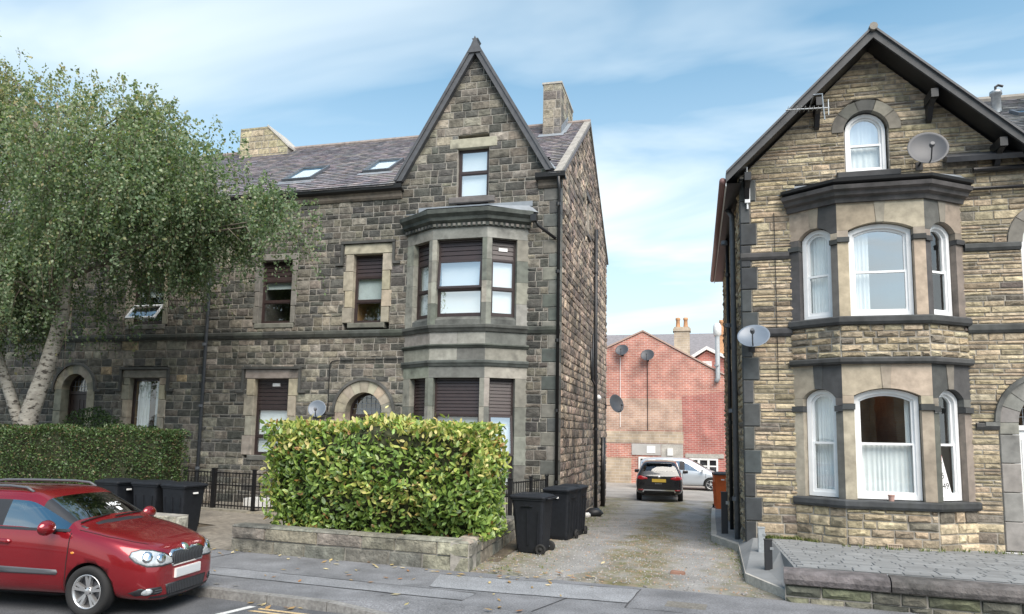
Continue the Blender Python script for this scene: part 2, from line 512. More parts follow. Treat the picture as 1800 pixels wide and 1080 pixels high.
def masonry(fr, v0, v1, lim, ops, hgen, wgen, tintf, proud=.025, gap=.014, rough=.5, breaks=(), thick=.35, core=None, flags=0, bev=.012):
    """coursed stone between v0 and v1: returns pieces; core (an MB) gets the mortar body behind"""
    pieces = []
    stops = sorted([b for b in breaks if v0 < b < v1] + [v1])
    v = v0
    while v < v1 - .01:
        nxt = next(s for s in stops if s > v + 1e-6)
        h = hgen()
        if v + h > nxt - .06: h = nxt - v
        if h > .34: h /= 2
        a, b = v, v + h
        mid = (a + b) / 2
        ends = []
        L = lim(mid)
        if L is None or L[1] - L[0] < .05:
            v = b; continue
        cur = [(L[0], lambda q: lim(q) and lim(q)[0], L[1], lambda q: lim(q) and lim(q)[1])]
        for op in ops:
            I = op(mid)
            if I is None: continue
            new = []
            for (l, lf, r, rf) in cur:
                if I[1] <= l or I[0] >= r: new.append((l, lf, r, rf)); continue
                if I[0] > l + .03: new.append((l, lf, I[0], lambda q, op=op: op(q) and op(q)[0]))
                if I[1] < r - .03: new.append((I[1], lambda q, op=op: op(q) and op(q)[1], r, rf))
            cur = new
        for (l, lf, r, rf) in cur:
            lb, lt, rb, rt = lf(a + .001), lf(b - .001), rf(a + .001), rf(b - .001)
            lb = l if lb is None else lb; lt = l if lt is None else lt
            rb = r if rb is None else rb; rt = r if rt is None else rt
            if rt < lt: rt = lt = (rt + lt) / 2
            if core is not None:
                p = [fr.p(lb, a, 0), fr.p(rb, a, 0), fr.p(rb, a, -thick), fr.p(lb, a, -thick), fr.p(lt, b, 0), fr.p(rt, b, 0), fr.p(rt, b, -thick), fr.p(lt, b, -thick)]
                core.hexa(p)
            u = l
            cuts = [l]
            while True:
                w = wgen(h)
                if u + w > r - .1:
                    break
                u += w; cuts.append(u)
            if len(cuts) > 1 and r - cuts[-1] < .08: cuts.pop()
            cuts.append(r)
            for i in range(len(cuts) - 1):
                x0, x1 = cuts[i], cuts[i + 1]
                ub0 = lb if i == 0 else x0; ut0 = lt if i == 0 else x0
                ub1 = rb if i == len(cuts) - 2 else x1; ut1 = rt if i == len(cuts) - 2 else x1
                if ub1 - ub0 < .04 and ut1 - ut0 < .04: continue
                ut0 = min(ut0, ut1 - .02) if ut1 - ut0 < .03 else ut0
                ub0 = min(ub0, ub1 - .02) if ub1 - ub0 < .03 else ub0
                c = fr.p((x0 + x1) / 2, mid)
                pieces.append(stone_piece(fr, ub0, ub1, ut0, ut1, a, b, proud * rnd.uniform(.6, 1.25), gap, tintf(c), rough, bev))
        v = b
    return pieces

def block(fr, u0, u1, v0, v1, n0, n1, tint, b=.008):
    """dressed stone block with a small chamfer on its front"""
    vs_ = [fr.p(u0, v0, n0), fr.p(u1, v0, n0), fr.p(u1, v1, n0), fr.p(u0, v1, n0),
           fr.p(u0, v0, n1 - b), fr.p(u1, v0, n1 - b), fr.p(u1, v1, n1 - b), fr.p(u0, v1, n1 - b),
           fr.p(u0 + b, v0 + b, n1), fr.p(u1 - b, v0 + b, n1), fr.p(u1 - b, v1 - b, n1), fr.p(u0 + b, v1 - b, n1)]
    fs = [(3, 2, 1, 0), (8, 9, 10, 11)]
    for i in range(4):
        j = (i + 1) % 4
        fs += [(i, j, 4 + j, 4 + i), (4 + i, 4 + j, 8 + j, 8 + i)]
    return (vs_, fs, tint)

def wedge_ring(fr, cu, cv, r0, r1, a0, a1, n, n0, n1, tintf, gap=.006):
    """voussoirs of an arch: n wedges between radii r0 and r1 from angle a0 to a1"""
    out = []
    for i in range(n):
        t0 = a0 + (a1 - a0) * i / n; t1 = a0 + (a1 - a0) * (i + 1) / n
        g = gap / r1
        seg = 3
        ring = []
        ts = [t0 + g + (t1 - t0 - 2 * g) * k / seg for k in range(seg + 1)]
        poly = [(cu + r0 * math.cos(t), cv + r0 * math.sin(t)) for t in ts] + [(cu + r1 * math.cos(t), cv + r1 * math.sin(t)) for t in reversed(ts)]
        m = len(poly)
        vs_ = [fr.p(u, v, n0) for u, v in poly] + [fr.p(u, v, n1) for u, v in poly]
        fs = [tuple(range(m)), tuple(range(2 * m - 1, m - 1, -1))] + [(k, m + k, m + (k + 1) % m, (k + 1) % m) for k in range(m)]
        out.append((vs_, fs, tintf()))
    return out

# ------------------------------------------------------------------ windows
def outline(u0, u1, v0, v1, rise=0.0, K=10):
    if rise <= 0.001:
        return [(u0, v0), (u0, v1), (u1, v1), (u1, v0)]
    h = (u1 - u0) / 2; c = (u0 + u1) / 2
    rise = min(rise, h)
    rad = (h * h + rise * rise) / (2 * rise)
    cv = v1 - rad
    a = math.asin(min(1, h / rad))
    pts = [(u0, v0)]
    for i in range(K + 1):
        t = -a + 2 * a * i / K
        pts.append((c + rad * math.sin(t), cv + rad * math.cos(t)))
    pts.append((u1, v0))
    return pts

def ring(mb, fr, o1, o2, n0, n1, tint=None, mi=0):
    """flat frame between two outlines with the same number of points, n0 back, n1 front"""
    k = len(o1)
    vs_ = [fr.p(u, v, n1) for u, v in o1] + [fr.p(u, v, n1) for u, v in o2] + [fr.p(u, v, n0) for u, v in o1] + [fr.p(u, v, n0) for u, v in o2]
    fs = []
    for i in range(k):
        j = (i + 1) % k
        fs += [(i, k + i, k + j, j), (k + i, 3 * k + i, 3 * k + j, k + j), (i, j, 2 * k + j, 2 * k + i), (2 * k + i, 2 * k + j, 3 * k + j, 3 * k + i)]
    mb.add(vs_, fs, tint, mi)

def sheet(mb, fr, o, n):
    mb.add([fr.p(u, v, n) for u, v in o], [tuple(range(len(o) - 1, -1, -1))])

def pane(parent, fr, u0, u1, v0, v1, n, material, rise=0.0):
    m = MB()
    o = outline(u0, u1, v0, v1, rise)
    k = len(o)
    m.add([fr.p(u, v, n) for u, v in o] + [fr.p(u, v, n - .006) for u, v in o],
          [tuple(range(k - 1, -1, -1))])
    return m.build('pane', M[material], parent)

def room(parent, fr, u0, u1, v0, v1, n, d=1.6, material='room'):
    m = MB()
    a = [fr.p(u0, v0, n), fr.p(u1, v0, n), fr.p(u1, v1, n), fr.p(u0, v1, n)]
    b = [fr.p(u0, v0, n - d), fr.p(u1, v0, n - d), fr.p(u1, v1, n - d), fr.p(u0, v1, n - d)]
    m.add(a + b, [(0, 1, 5, 4), (1, 2, 6, 5), (2, 3, 7, 6), (3, 0, 4, 7), (4, 5, 6, 7)])
    return m.build('room_interior', M[material], parent)

def curtain(parent, fr, u0, u1, v0, v1, n, folds=9, amp=.025, material='curtain', name='curtain', spread=0.0):
    m = MB()
    K = folds * 6
    rows_ = 4
    ph = rnd.uniform(0, 6)
    vs_ = []
    for j in range(rows_ + 1):
        v = v1 + (v0 - v1) * j / rows_
        a = amp * (.5 + .6 * j / rows_)
        for i in range(K + 1):
            s = i / K
            u = u0 + (u1 - u0) * s
            t = s * folds * 2 * math.pi + ph + 1.5 * math.sin(s * 5.3 + ph) + .9 * math.sin(s * 12.1 + 2 * ph) + .25 * j / rows_ * math.sin(s * 7 + ph)
            am = a * (.35 + .65 * abs(math.sin(s * 7.7 + 1.3 * ph)))
            vs_.append(fr.p(u + spread * j / rows_ * (s - .5), v, n + am * math.sin(t) + .3 * am * math.sin(2.3 * t + j * .3)))
    fs = [(j * (K + 1) + i, j * (K + 1) + i + 1, (j + 1) * (K + 1) + i + 1, (j + 1) * (K + 1) + i) for j in range(rows_) for i in range(K)]
    m.add(vs_, fs)
    return m.build(name, M[material], parent, smooth=True)

def text(parent, body, size, fr, u, v, n, material, name='lettering', align='CENTER'):
    c = bpy.data.curves.new(name, 'FONT')
    c.body = body; c.size = size; c.align_x = align; c.align_y = 'CENTER'; c.extrude = .0008
    o = bpy.data.objects.new(name, c)
    link(o, parent)
    X, Yv, N = fr.U, fr.V, fr.N
    p = fr.p(u, v, n) - org(parent)
    o.matrix_local = Matrix(((X.x, Yv.x, N.x, p.x), (X.y, Yv.y, N.y, p.y), (X.z, Yv.z, N.z, p.z), (0, 0, 0, 1)))
    c.materials.append(M[material])
    bpy.context.view_layer.update()
    me = bpy.data.meshes.new_from_object(o.evaluated_get(bpy.context.evaluated_depsgraph_get()))
    me.materials.clear(); me.materials.append(M[material])
    o2 = bpy.data.objects.new(name, me)
    link(o2, parent); o2.matrix_local = o.matrix_local.copy()
    bpy.data.objects.remove(o)
    return o2

def win_brown(parent, fr, u0, u1, v0, v1, shut=.32, mid=.5, blind=None, sign=None, tilt=0.0, glass='glass', dark='room', rec=.15, low_blind=None, slat=.115, net=False):
    """brown plastic casement under a panel of dark boards"""
    fw = .05
    m = MB()
    n0, n1 = -rec - .06, -rec
    ring(m, fr, outline(u0, u1, v0, v1), outline(u0 + fw, u1 - fw, v0 + fw + .015, v1 - fw), n0, n1)
    vsh = v1 - (v1 - v0) * shut if shut else v1 - fw
    if shut:
        fbox(m, fr, u0 + fw, u1 - fw, vsh - fw, vsh, n0, n1 + .004)
    vb, vt = v0 + fw + .015, (vsh - fw if shut else v1 - fw)
    vm = vb + (vt - vb) * mid
    fbox(m, fr, u0 + fw, u1 - fw, vm - .03, vm + .03, n0, n1 + .006)
    w = m.build('window', M['brown_upvc'], parent)
    if shut:
        nsl = max(2, int(round((v1 - fw - vsh) / slat)))
        hs = (v1 - fw - vsh) / nsl
        for i in range(nsl):
            q = MB()
            a = vsh + i * hs
            q.hexa([fr.p(u0 + fw, a + .004, n1 - .005), fr.p(u1 - fw, a + .004, n1 - .005), fr.p(u1 - fw, a + .004, n0), fr.p(u0 + fw, a + .004, n0),
                    fr.p(u0 + fw, a + hs - .008, n1 - .022), fr.p(u1 - fw, a + hs - .008, n1 - .022), fr.p(u1 - fw, a + hs - .008, n0), fr.p(u0 + fw, a + hs - .008, n0)])
            q.build('shutter_slat', M['brown_upvc'], w)
    if sign:
        q = MB(); su = u0 + (u1 - u0) * sign[0]; sv = vsh + (v1 - vsh) * sign[1]
        fbox(q, fr, su - .12, su + .12, sv - .045, sv + .045, n1 - .02, n1 + .004)
        q.build('sign_plate', M['paper'], w)
    for (a, b, tl) in ((v0 + fw + .015, vm - .03, 0), (vm + .03, vt, tilt)):
        f2 = fr
        if tl:
            # the sash hangs from its top edge and stands open at the foot
            O = fr.p(0, b, n1); Vd = (fr.V * math.cos(tl) - fr.N * math.sin(tl))
            f2 = Fr(O - Vd * b, fr.U, Vd)
            f2.N = fr.U.cross(Vd)
            q = MB(); ring(q, f2, outline(u0 + fw - .03, u1 - fw + .03, a - .03, b + .02), outline(u0 + fw + .03, u1 - fw - .03, a + .03, b - .03), 0, .05)
            q.build('open_sash', M['brown_upvc'], w)
            pane(w, f2, u0 + fw + .03, u1 - fw - .03, a + .03, b - .03, .03, 'glass_bright')
        else:
            q = MB(); ring(q, fr, outline(u0 + fw, u1 - fw, a, b), outline(u0 + fw + .025, u1 - fw - .025, a + .025, b - .025), n0 + .01, n1 - .008)
            q.build('sash', M['brown_upvc'], w)
            pane(w, fr, u0 + fw + .025, u1 - fw - .025, a + .025, b - .025, n1 - .03, glass)
    if blind:
        q = MB(); fbox(q, fr, u0 + fw, u1 - fw, vm if low_blind is None else low_blind, v1 - fw, n0 - .06, n0 - .055)
        q.build('roller_blind', M[blind], w)
    if net:
        curtain(w, fr, u0 + fw, u1 - fw, vb, vm, n0 - .08, folds=8, amp=.015, material='curtain', name='net_curtain')
    room(w, fr, u0 + .01, u1 - .01, v0 + .01, v1 - .01, n0 - .002, 1.5, dark)
    return w

def win_white(parent, fr, u0, u1, v0, v1, rise=0.0, mid=.5, fw=.075, rec=.12, up='glass', lo='glass', top_cur=None, low_cur=None, dark='room', horn=True, cur_mat='curtain'):
    """white vertical sliding sash, arched at the head when rise is given"""
    m = MB()
    n0, n1 = -rec - .10, -rec
    ring(m, fr, outline(u0, u1, v0, v1, rise), outline(u0 + fw, u1 - fw, v0 + fw, v1 - fw, rise * .85), n0, n1)
    w = m.build('window', M['white_upvc'], parent)
    a, b, c, d = u0 + fw, u1 - fw, v0 + fw, v1 - fw
    vm = c + (d - c) * mid
    q = MB()
    ring(q, fr, outline(a, b, c, vm + .02), outline(a + .04, b - .04, c + .055, vm - .02), n0 + .03, n1 - .025)
    q.build('lower_sash', M['white_upvc'], w)
    q = MB()
    ring(q, fr, outline(a, b, vm - .02, d, rise * .85), outline(a + .04, b - .04, vm + .02, d - .04, rise * .75), n0, n1 - .055)
    q.build('upper_sash', M['white_upvc'], w)
    if lo: pane(w, fr, a + .04, b - .04, c + .055, vm - .02, n1 - .05, lo)
    if up: pane(w, fr, a + .04, b - .04, vm + .02, d - .04, n1 - .08, up, rise * .75)
    if low_cur:
        curtain(w, fr, a + (b - a) * low_cur[0], a + (b - a) * low_cur[1], c, vm, n0 - .06, folds=low_cur[2], amp=.018, material=cur_mat, name='net_curtain')
    if top_cur:
        for (s0, s1, k) in top_cur:
            curtain(w, fr, a + (b - a) * s0, a + (b - a) * s1, vm - .05 if low_cur else c, d, n0 - .09, folds=k, amp=.022, material=cur_mat)
    room(w, fr, u0 + .01, u1 - .01, v0 + .01, v1 - .005 - rise * .3 if rise < .3 else v1 - .02, n0 - .002, 1.8, dark)
    return w

def hood(parent, fr, u0, u1, v, drop=.55, foot=.16, material='ashlar', tint=(.07, .07, .065)):
    """label mould: a drip stone across the head that turns down both sides and out at the foot"""
    m = MB()
    t = .07
    fbox(m, fr, u0 - t, u1 + t, v, v + t, -.02, .10, tint)
    for s in (0, 1):
        x0, x1 = (u0 - t, u0) if s == 0 else (u1, u1 + t)
        fbox(m, fr, x0, x1, v - drop, v - .002, -.02, .085, tint)
        xa, xb = (u0 - t - foot, u0 - t - .002) if s == 0 else (u1 + t + .002, u1 + t + foot)
        fbox(m, fr, xa, xb, v - drop, v - drop + t, -.02, .085, tint)
    return m.build('hood_mould', M[material], parent)

def surround(fr, u0, u1, v0, v1, jw=.30, lh=.30, tintf=None, proud=.035, sillh=.15):
    out = []
    out.append(block(fr, u0 - jw, u1 + jw, v1, v1 + lh, -.28, proud, tintf(), .02))
    v = v0; k = rnd.randint(0, 1)
    while v < v1 - .05:
        h = min(rnd.uniform(.42, .62), v1 - v)
        if v1 - v - h < .2: h = v1 - v
        for s in (-1, 1):
            wj = jw * (1.0 if (k + (s > 0)) % 2 else .78)
            a, b = (u0 - wj, u0) if s < 0 else (u1, u1 + wj)
            out.append(block(fr, a, b, v + .004, v + h - .004, -.28, proud - .004, tintf(), .012))
        v += h; k += 1
    out.append(block(fr, u0 - .12, u1 + .12, v0 - sillh, v0, -.28, .045, jit((.15, .145, .13), .15), .02))
    return out

def dish(name, label, loc, face, r, material='dish', arm=True, stalk=(0, .3, -.1)):
    """satellite dish: shallow bowl, feed arm, wall bracket"""
    t = world_thing(name, label, 'satellite dish', loc)
    face = Vector(face).normalized(); o = Vector(loc)
    m = MB()
    prof = [(r * k / 8, .16 * r * (k / 8) ** 2 * 1.3) for k in range(0, 9)]
    prof = [(max(.001, a), b) for a, b in prof]
    back = [(max(.001, a), b - .012) for a, b in reversed(prof)]
    m.lathe(prof + [(r + .006, prof[-1][1] - .004)] + back, o, face, 28)
    m.build('reflector', M[material], t, smooth=True)
    dn = Vector((0, 0, -1)); dn = (dn - face * dn.dot(face)).normalized()
    q = MB(); tip = o + face * r * .95 + dn * r * .35
    q.tube([o + dn * r * .9 + face * .02, o + dn * r * .95 + face * r * .5, tip], .012, 6)
    q.build('feed_arm', M['trim_black'], t)
    q = MB(); q.lathe([(.001, 0), (.035, 0), (.045, .06), (.03, .1), (.001, .1)], tip + face * .04, -face, 10)
    q.build('feed_horn', M['trim_grey'], t)
    q = MB(); s = o + Vector(stalk)
    q.tube([o - face * .02, o - face * .10, s + Vector((0, 0, .02)), s], .02, 8)
    q.box(s - Vector((.06, .012, .08)), s + Vector((.06, .02, .08)))
    q.build('bracket', M['trim_black'], t)
    return t

def slates(fr, L, S, skip, tintf, expo=.2, w=.26, th=.012):
    """slates on a roof plane: fr.u along the eave 0..L, fr.v up the slope 0..S; skip(u, v) leaves a place bare"""
    out = []
    r = 0
    v = -.04
    while v < S - .05:
        u = -(w / 2 if r % 2 else 0)
        while u < L:
            ww = w * rnd.uniform(.85, 1.15)
            a, b = max(0, u), min(L, u + ww)
            if b - a > .05 and not skip((a + b) / 2, v + expo / 2):
                k = rnd.uniform(0, .006); e = rnd.uniform(-.012, .012)
                top = min(v + expo * 1.25, S)
                g = .004
                p = [fr.p(a + g, v + e, .034 + k), fr.p(b - g, v + e + rnd.uniform(-.006, .006), .034 + k + rnd.uniform(0, .006)), fr.p(b - g, top, .01), fr.p(a + g, top, .01),
                     fr.p(a + g, v + e, .034 + k - th), fr.p(b - g, v + e, .034 + k - th)]
                out.append((p, [(0, 1, 2, 3), (0, 4, 5, 1), (1, 5, 2), (0, 3, 4)], tintf()))
            u += ww
        v += expo; r += 1
    return out
# ------------------------------------------------------------------ the street
TH = R(5.7)
SD = Vector((math.cos(TH), -math.sin(TH), 0)); SN = Vector((math.sin(TH), math.cos(TH), 0))
K0 = Vector((-5.0, 8.40, 0))
def st(t, n, z=0.0):
    """street coordinates: t along the kerb, n away from the road"""
    p = K0 + SD * t + SN * n
    return Vector((p.x, p.y, z))
def st_of(x, y):
    d = Vector((x, y, 0)) - K0
    return d.dot(SD), d.dot(SN)

def struct(name, mb, material, **k):
    o = mb.build(name, material, **k); o['kind'] = 'structure'; return o

m = MB(); m.add([(-700, -500, -.75), (700, -500, -.75), (700, 900, -.75), (-700, 900, -.75)], [(0, 1, 2, 3)])
struct('ground', m, M['soil'])
m = MB(); m.add([st(-120, -9.5, -.11), st(120, -9.5, -.11), st(120, .02, -.11), st(-120, .02, -.11)], [(0, 1, 2, 3)])
road = struct('road', m, M['asphalt'])
m = MB()
m.prism([st(-120, -14, -.5), st(120, -14, -.5), st(120, -9.5, -.5), st(-120, -9.5, -.5)], (0, 0, .5))
struct('pavement_across', m, M['pavement'])

def drive_z(x, y):
    k = min(1, max(0, (y - 12.0) / 15.0))
    k = k * k * (3 - 2 * k)
    return -.44 * k

PW = 2.6          # footway width
m = MB()
m.add([st(-120, .14, 0), st(.495, .14, 0), st(1.41, .6, 0), st(120, .6, 0), st(120, PW, 0), st(-120, PW, 0)], [(0, 1, 2, 3, 4, 5)])
pave = struct('pavement', m, M['pavement'])
# resurfaced strips and the pale crossing slab, thin sheets laid over the footway
def strip(name, pts, z, material):
    q = MB(); q.add([(*p.xy, z) for p in pts], [tuple(range(len(pts)))])
    return struct(name, q, material)
strip('pavement_strip', [st(-10, .75), st(2.0, .80), st(2.0, 1.25), st(-10, 1.28)], .004, mat('pavement_mid', (.19, .195, .205), .9, var=.4, vscale=50, var2=.28, v2scale=1.6, detail=8, bump=.4, bscale=120, bdist=.01))
strip('pavement_slab', [st(1.25, 1.35), st(4.0, 1.55), st(4.0, 2.42), st(1.0, 2.22)], .004, M['pavement_pale'])
strip('pavement_patch', [st(4.02, 1.3), st(7.2, 1.45), st(7.2, 2.25), st(4.02, 2.45)], .004, M['pavement'])

# tar seams along the patches
q = MB()
for (a_, b_) in (((-10, .745), (2, .795)), ((-10, 1.285), (2, 1.255)), ((1.0, 2.225), (4.0, 2.425)), ((1.25, 1.345), (4.0, 1.545)), ((4.01, 1.3), (4.01, 2.45)), ((-3.2, .16), (-3.0, 2.55)), ((3.0, .62), (3.2, 1.5))):
    pa, pb = st(a_[0], a_[1], .0), st(b_[0], b_[1], .0); L_ = (pb - pa).length; k_ = max(2, int(L_ / .25)); sd_ = Vector((-(pb - pa).y, (pb - pa).x, 0)).normalized()
    pts_ = [pa.lerp(pb, i / k_) + sd_ * rnd.uniform(-.012, .012) for i in range(k_ + 1)]
    w_s = [rnd.uniform(.004, .012) for _ in pts_]
    q.add([p + sd_ * w + Vector((0, 0, .008)) for p, w in zip(pts_, w_s)] + [p - sd_ * w + Vector((0, 0, .008)) for p, w in zip(pts_, w_s)], [(i, i + 1, k_ + 2 + i, k_ + 1 + i) for i in range(k_)])
struct('tar_seams', q, mat('tar', (.045, .045, .048), .8, var=.3, vscale=20))
# kerb stones, one by one; they drop to the driveway crossing
t = .495 - .915 * 44
while t < 16.0:
    L = .915
    za = 0.004 if t < .6 else -.082
    zb = 0.004 if t + L < .6 else -.082
    q = MB()
    g = .006
    p = [st(t + g, 0, -.3), st(t + L - g, 0, -.3), st(t + L - g, .14, -.3), st(t + g, .14, -.3),
         st(t + g, .012, za), st(t + L - g, .012, zb), st(t + L - g, .142, zb), st(t + g, .142, za)]
    q.hexa(p)
    # keep the back edge level with the footway
    o = q.build('kerb_stone', M['kerb'], None, loc=st(t + L / 2, .07))
    o['kind'] = 'structure'
    o.parent = pave
    t += L
# the footway slopes down to the dropped kerb
m = MB(); m.add([st(1.41, .135, -.084), st(120, .135, -.084), st(120, .602, -.001), st(1.41, .602, -.001), st(.495, .135, -.001)], [(0, 1, 2, 3), (4, 0, 3)])
struct('crossover', m, M['pavement'])

# road markings: two yellow lines along the kerb and the white end of a parking bay
for n in (-.22, -.34):
    q = MB(); q.add([st(-.35 + (n + .22) * .5, n - .03, -.106), st(12, n - .03, -.106), st(12, n + .03, -.106), st(-.35, n + .03, -.106)], [(0, 1, 2, 3)])
    o = q.build('yellow_line', M['line_yellow'], road)
q = MB(); q.add([st(-.95, -2.2, -.106), st(-.85, -2.2, -.106), st(-.45, -.15, -.106), st(-.55, -.15, -.106)], [(0, 1, 2, 3)])
q.build('bay_line', M['line_white'], road)

# gully cover set in the crossing
q = MB()
q.prism([st(4.46, 1.58, .002), st(4.96, 1.58, .002), st(4.96, 1.88, .002), st(4.46, 1.88, .002)], (0, 0, .0075))
c = st(4.65, 1.72, .008)
for i in range(5):
    a = st(4.5 + i * .09, 1.62, .008); b = st(4.5 + i * .09 + .05, 1.62, .008); e = st(4.5 + i * .09 + .05, 1.84, .008); f = st(4.5 + i * .09, 1.84, .008)
    q.prism([a, b, e, f], (0, 0, .006))
o = q.build('drain_cover', mat('cast_iron', (.16, .15, .13), .7, var=.3, vscale=30), None)
tag(o, 'small square drain cover set in the pavement at the driveway mouth', 'drain cover')

# ------------------------------------------------------------------ driveway and yard
XL, XR = -3.40, .905
YL, YR = 18.0, 14.3
def grav_col():
    m = bpy.data.materials.new('gravel'); m.use_nodes = True
    nt = m.node_tree; nd = nt.nodes; lk = nt.links
    bs = nd['Principled BSDF']; bs.inputs['Roughness'].default_value = .95
    geo = nd.new('ShaderNodeNewGeometry'); sep = nd.new('ShaderNodeSeparateXYZ'); lk.new(geo.outputs['Position'], sep.inputs[0])
    def noise(s, d=5):
        n = nd.new('ShaderNodeTexNoise'); n.inputs['Scale'].default_value = s; n.inputs['Detail'].default_value = d
        lk.new(geo.outputs['Position'], n.inputs['Vector']); return n.outputs['Fac']
    def mr(src, a, b, c, d):
        n = nd.new('ShaderNodeMapRange'); n.inputs['From Min'].default_value = a; n.inputs['From Max'].default_value = b
        n.inputs['To Min'].default_value = c; n.inputs['To Max'].default_value = d; lk.new(src, n.inputs['Value']); return n.outputs[0]
    def math_(op, a, b=None):
        n = nd.new('ShaderNodeMath'); n.operation = op
        for i, q in enumerate((a, b)):
            if q is None: continue
            if isinstance(q, (int, float)): n.inputs[i].default_value = q
            else: lk.new(q, n.inputs[i])
        return n.outputs[0]
    # moss and weeds grow between the wheel tracks and along both edges
    x = math_('ADD', sep.outputs['X'], mr(noise(.9), .3, .7, -.45, .45))
    d = math_('ABSOLUTE', math_('SUBTRACT', x, -.95))
    mid = mr(d, .25, .7, 1, 0)
    left = mr(sep.outputs['X'], -3.0, -2.0, 1, 0)
    edge = mr(math_('ADD', sep.outputs['X'], mr(noise(2), .3, .7, -.3, .3)), .15, .5, 0, 1)
    mm = math_('MAXIMUM', math_('MAXIMUM', math_('MULTIPLY', mid, 1.0), math_('MULTIPLY', left, .8)), math_('MULTIPLY', edge, .7))
    mm = math_('MULTIPLY', mm, mr(noise(3.2), .30, .58, .3, 1.0))
    c1 = nd.new('ShaderNodeMixRGB'); c1.inputs['Color1'].default_value = (.195, .19, .182, 1); c1.inputs['Color2'].default_value = (.31, .302, .288, 1)
    lk.new(mr(noise(70, 2), .35, .65, 0, 1), c1.inputs['Fac'])
    c2 = nd.new('ShaderNodeMixRGB'); lk.new(mm, c2.inputs['Fac']); lk.new(c1.outputs[0], c2.inputs['Color1'])
    c3 = nd.new('ShaderNodeMixRGB'); c3.inputs['Color1'].default_value = (.125, .125, .05, 1); c3.inputs['Color2'].default_value = (.21, .165, .105, 1)
    lk.new(mr(noise(6), .4, .6, 0, 1), c3.inputs['Fac']); lk.new(c3.outputs[0], c2.inputs['Color2'])
    sc = nd.new('ShaderNodeVectorMath'); sc.operation = 'SCALE'; lk.new(c2.outputs[0], sc.inputs[0]); lk.new(mr(noise(1.7), .3, .7, .8, 1.2), sc.inputs['Scale'])
    lk.new(sc.outputs[0], bs.inputs['Base Color'])
    b = nd.new('ShaderNodeBump'); b.inputs['Strength'].default_value = .9; b.inputs['Distance'].default_value = .02
    lk.new(noise(55, 4), b.inputs['Height']); lk.new(b.outputs[0], bs.inputs['Normal'])
    MATS['gravel'] = m
    return m
grav_col()
from mathutils import noise as mnoise
def hgt(x, y):
    return .03 * mnoise.noise(Vector((x * .8, y * .8, 3))) + .012 * mnoise.noise(Vector((x * 3, y * 3, 7)))
m = MB()
NX, NY = 50, 150
y0 = 10.2
gx = [-3.9 + (5.6) * i / NX for i in range(NX + 1)]
gy = [9.5 + 21.0 * j / NY for j in range(NY + 1)]
vid = {}
for j, y in enumerate(gy):
    for i, x in enumerate(gx):
        tt, nn = st_of(x, y)
        e = min(1, max(0, (nn - PW) / .5))
        vid[i, j] = len(m.v)
        m.v.append((x, y, drive_z(x, y) + hgt(x, y) * e + .006 * e - (.03 if nn < PW - .02 else 0)))
for j in range(NY):
    for i in range(NX):
        m.f.append([vid[i, j], vid[i + 1, j], vid[i + 1, j + 1], vid[i, j + 1]]); m.t.append((.3, .3, .3)); m.m.append(0)
drive = struct('driveway', m, M['gravel'], smooth=True)
m = MB(); m.add([(-30, 29.6, -.447), (30, 29.6, -.447), (30, 60, -.45), (-30, 60, -.45)], [(0, 1, 2, 3)])
m.add([(.8, 22.9, -.448), (30, 22.9, -.448), (30, 29.6, -.447), (.8, 29.6, -.447)], [(0, 1, 2, 3)])
struct('yard', m, mat('yard_ground', (.30, .28, .255), .95, var=.2, vscale=30, var2=.2, v2scale=.8, bump=.4, bscale=40))
# loose stones
m = MB()
for i in range(9000):
    x = rnd.uniform(-3.6, .9); y = rnd.uniform(10.3, 22)
    if rnd.random() > (12 / y) ** 2 * 1.2: continue
    if st_of(x, y)[1] < PW + .02: continue
    r = rnd.uniform(.006, .02) * (1.5 if rnd.random() < .04 else 1)
    z = drive_z(x, y) + hgt(x, y) + .008
    a = rnd.uniform(0, 6.28)
    g = rnd.uniform(.13, .33)
    tn = jit((g, g * .97, g * .93), .1) if rnd.random() < .8 else (.3, .2, .13)
    pts = [(x + r * math.cos(a + k * 1.571) * rnd.uniform(.7, 1.3), y + r * math.sin(a + k * 1.571) * rnd.uniform(.7, 1.3), z - .004) for k in range(4)]
    m.add(pts + [(x, y, z + r * .7)], [(0, 1, 4), (1, 2, 4), (2, 3, 4), (3, 0, 4)], tn)
o = m.build('gravel_stones', mat('gravel_piece', tint=True, rough=.9), None)
tag(o, 'loose grey gravel scattered over the driveway', 'gravel', kind='stuff')

# left forecourt: soil behind the wall and the path to the door
m = MB()
m.add([st(-120, PW, -.004), st(1.55, PW, -.004), (XL, YL + .3, .06), (-60, YL + .3, .06)], [(0, 1, 2, 3)])
struct('garden_ground', m, M['soil'])
m = MB()
a, b = st_of(-9.8, 11.6)[0], st_of(-8.0, 11.3)[0]
m.add([st(a - 1.2, PW - .02, .004), st(b + .1, PW - .02, .004), (-8.1, YL, .075), (-13.2, YL, .075), (-13.2, 14.6, .05), (-10.2, 13.8, .04)], [(0, 1, 2, 3, 4, 5)])
struct('path', m, M['path'])
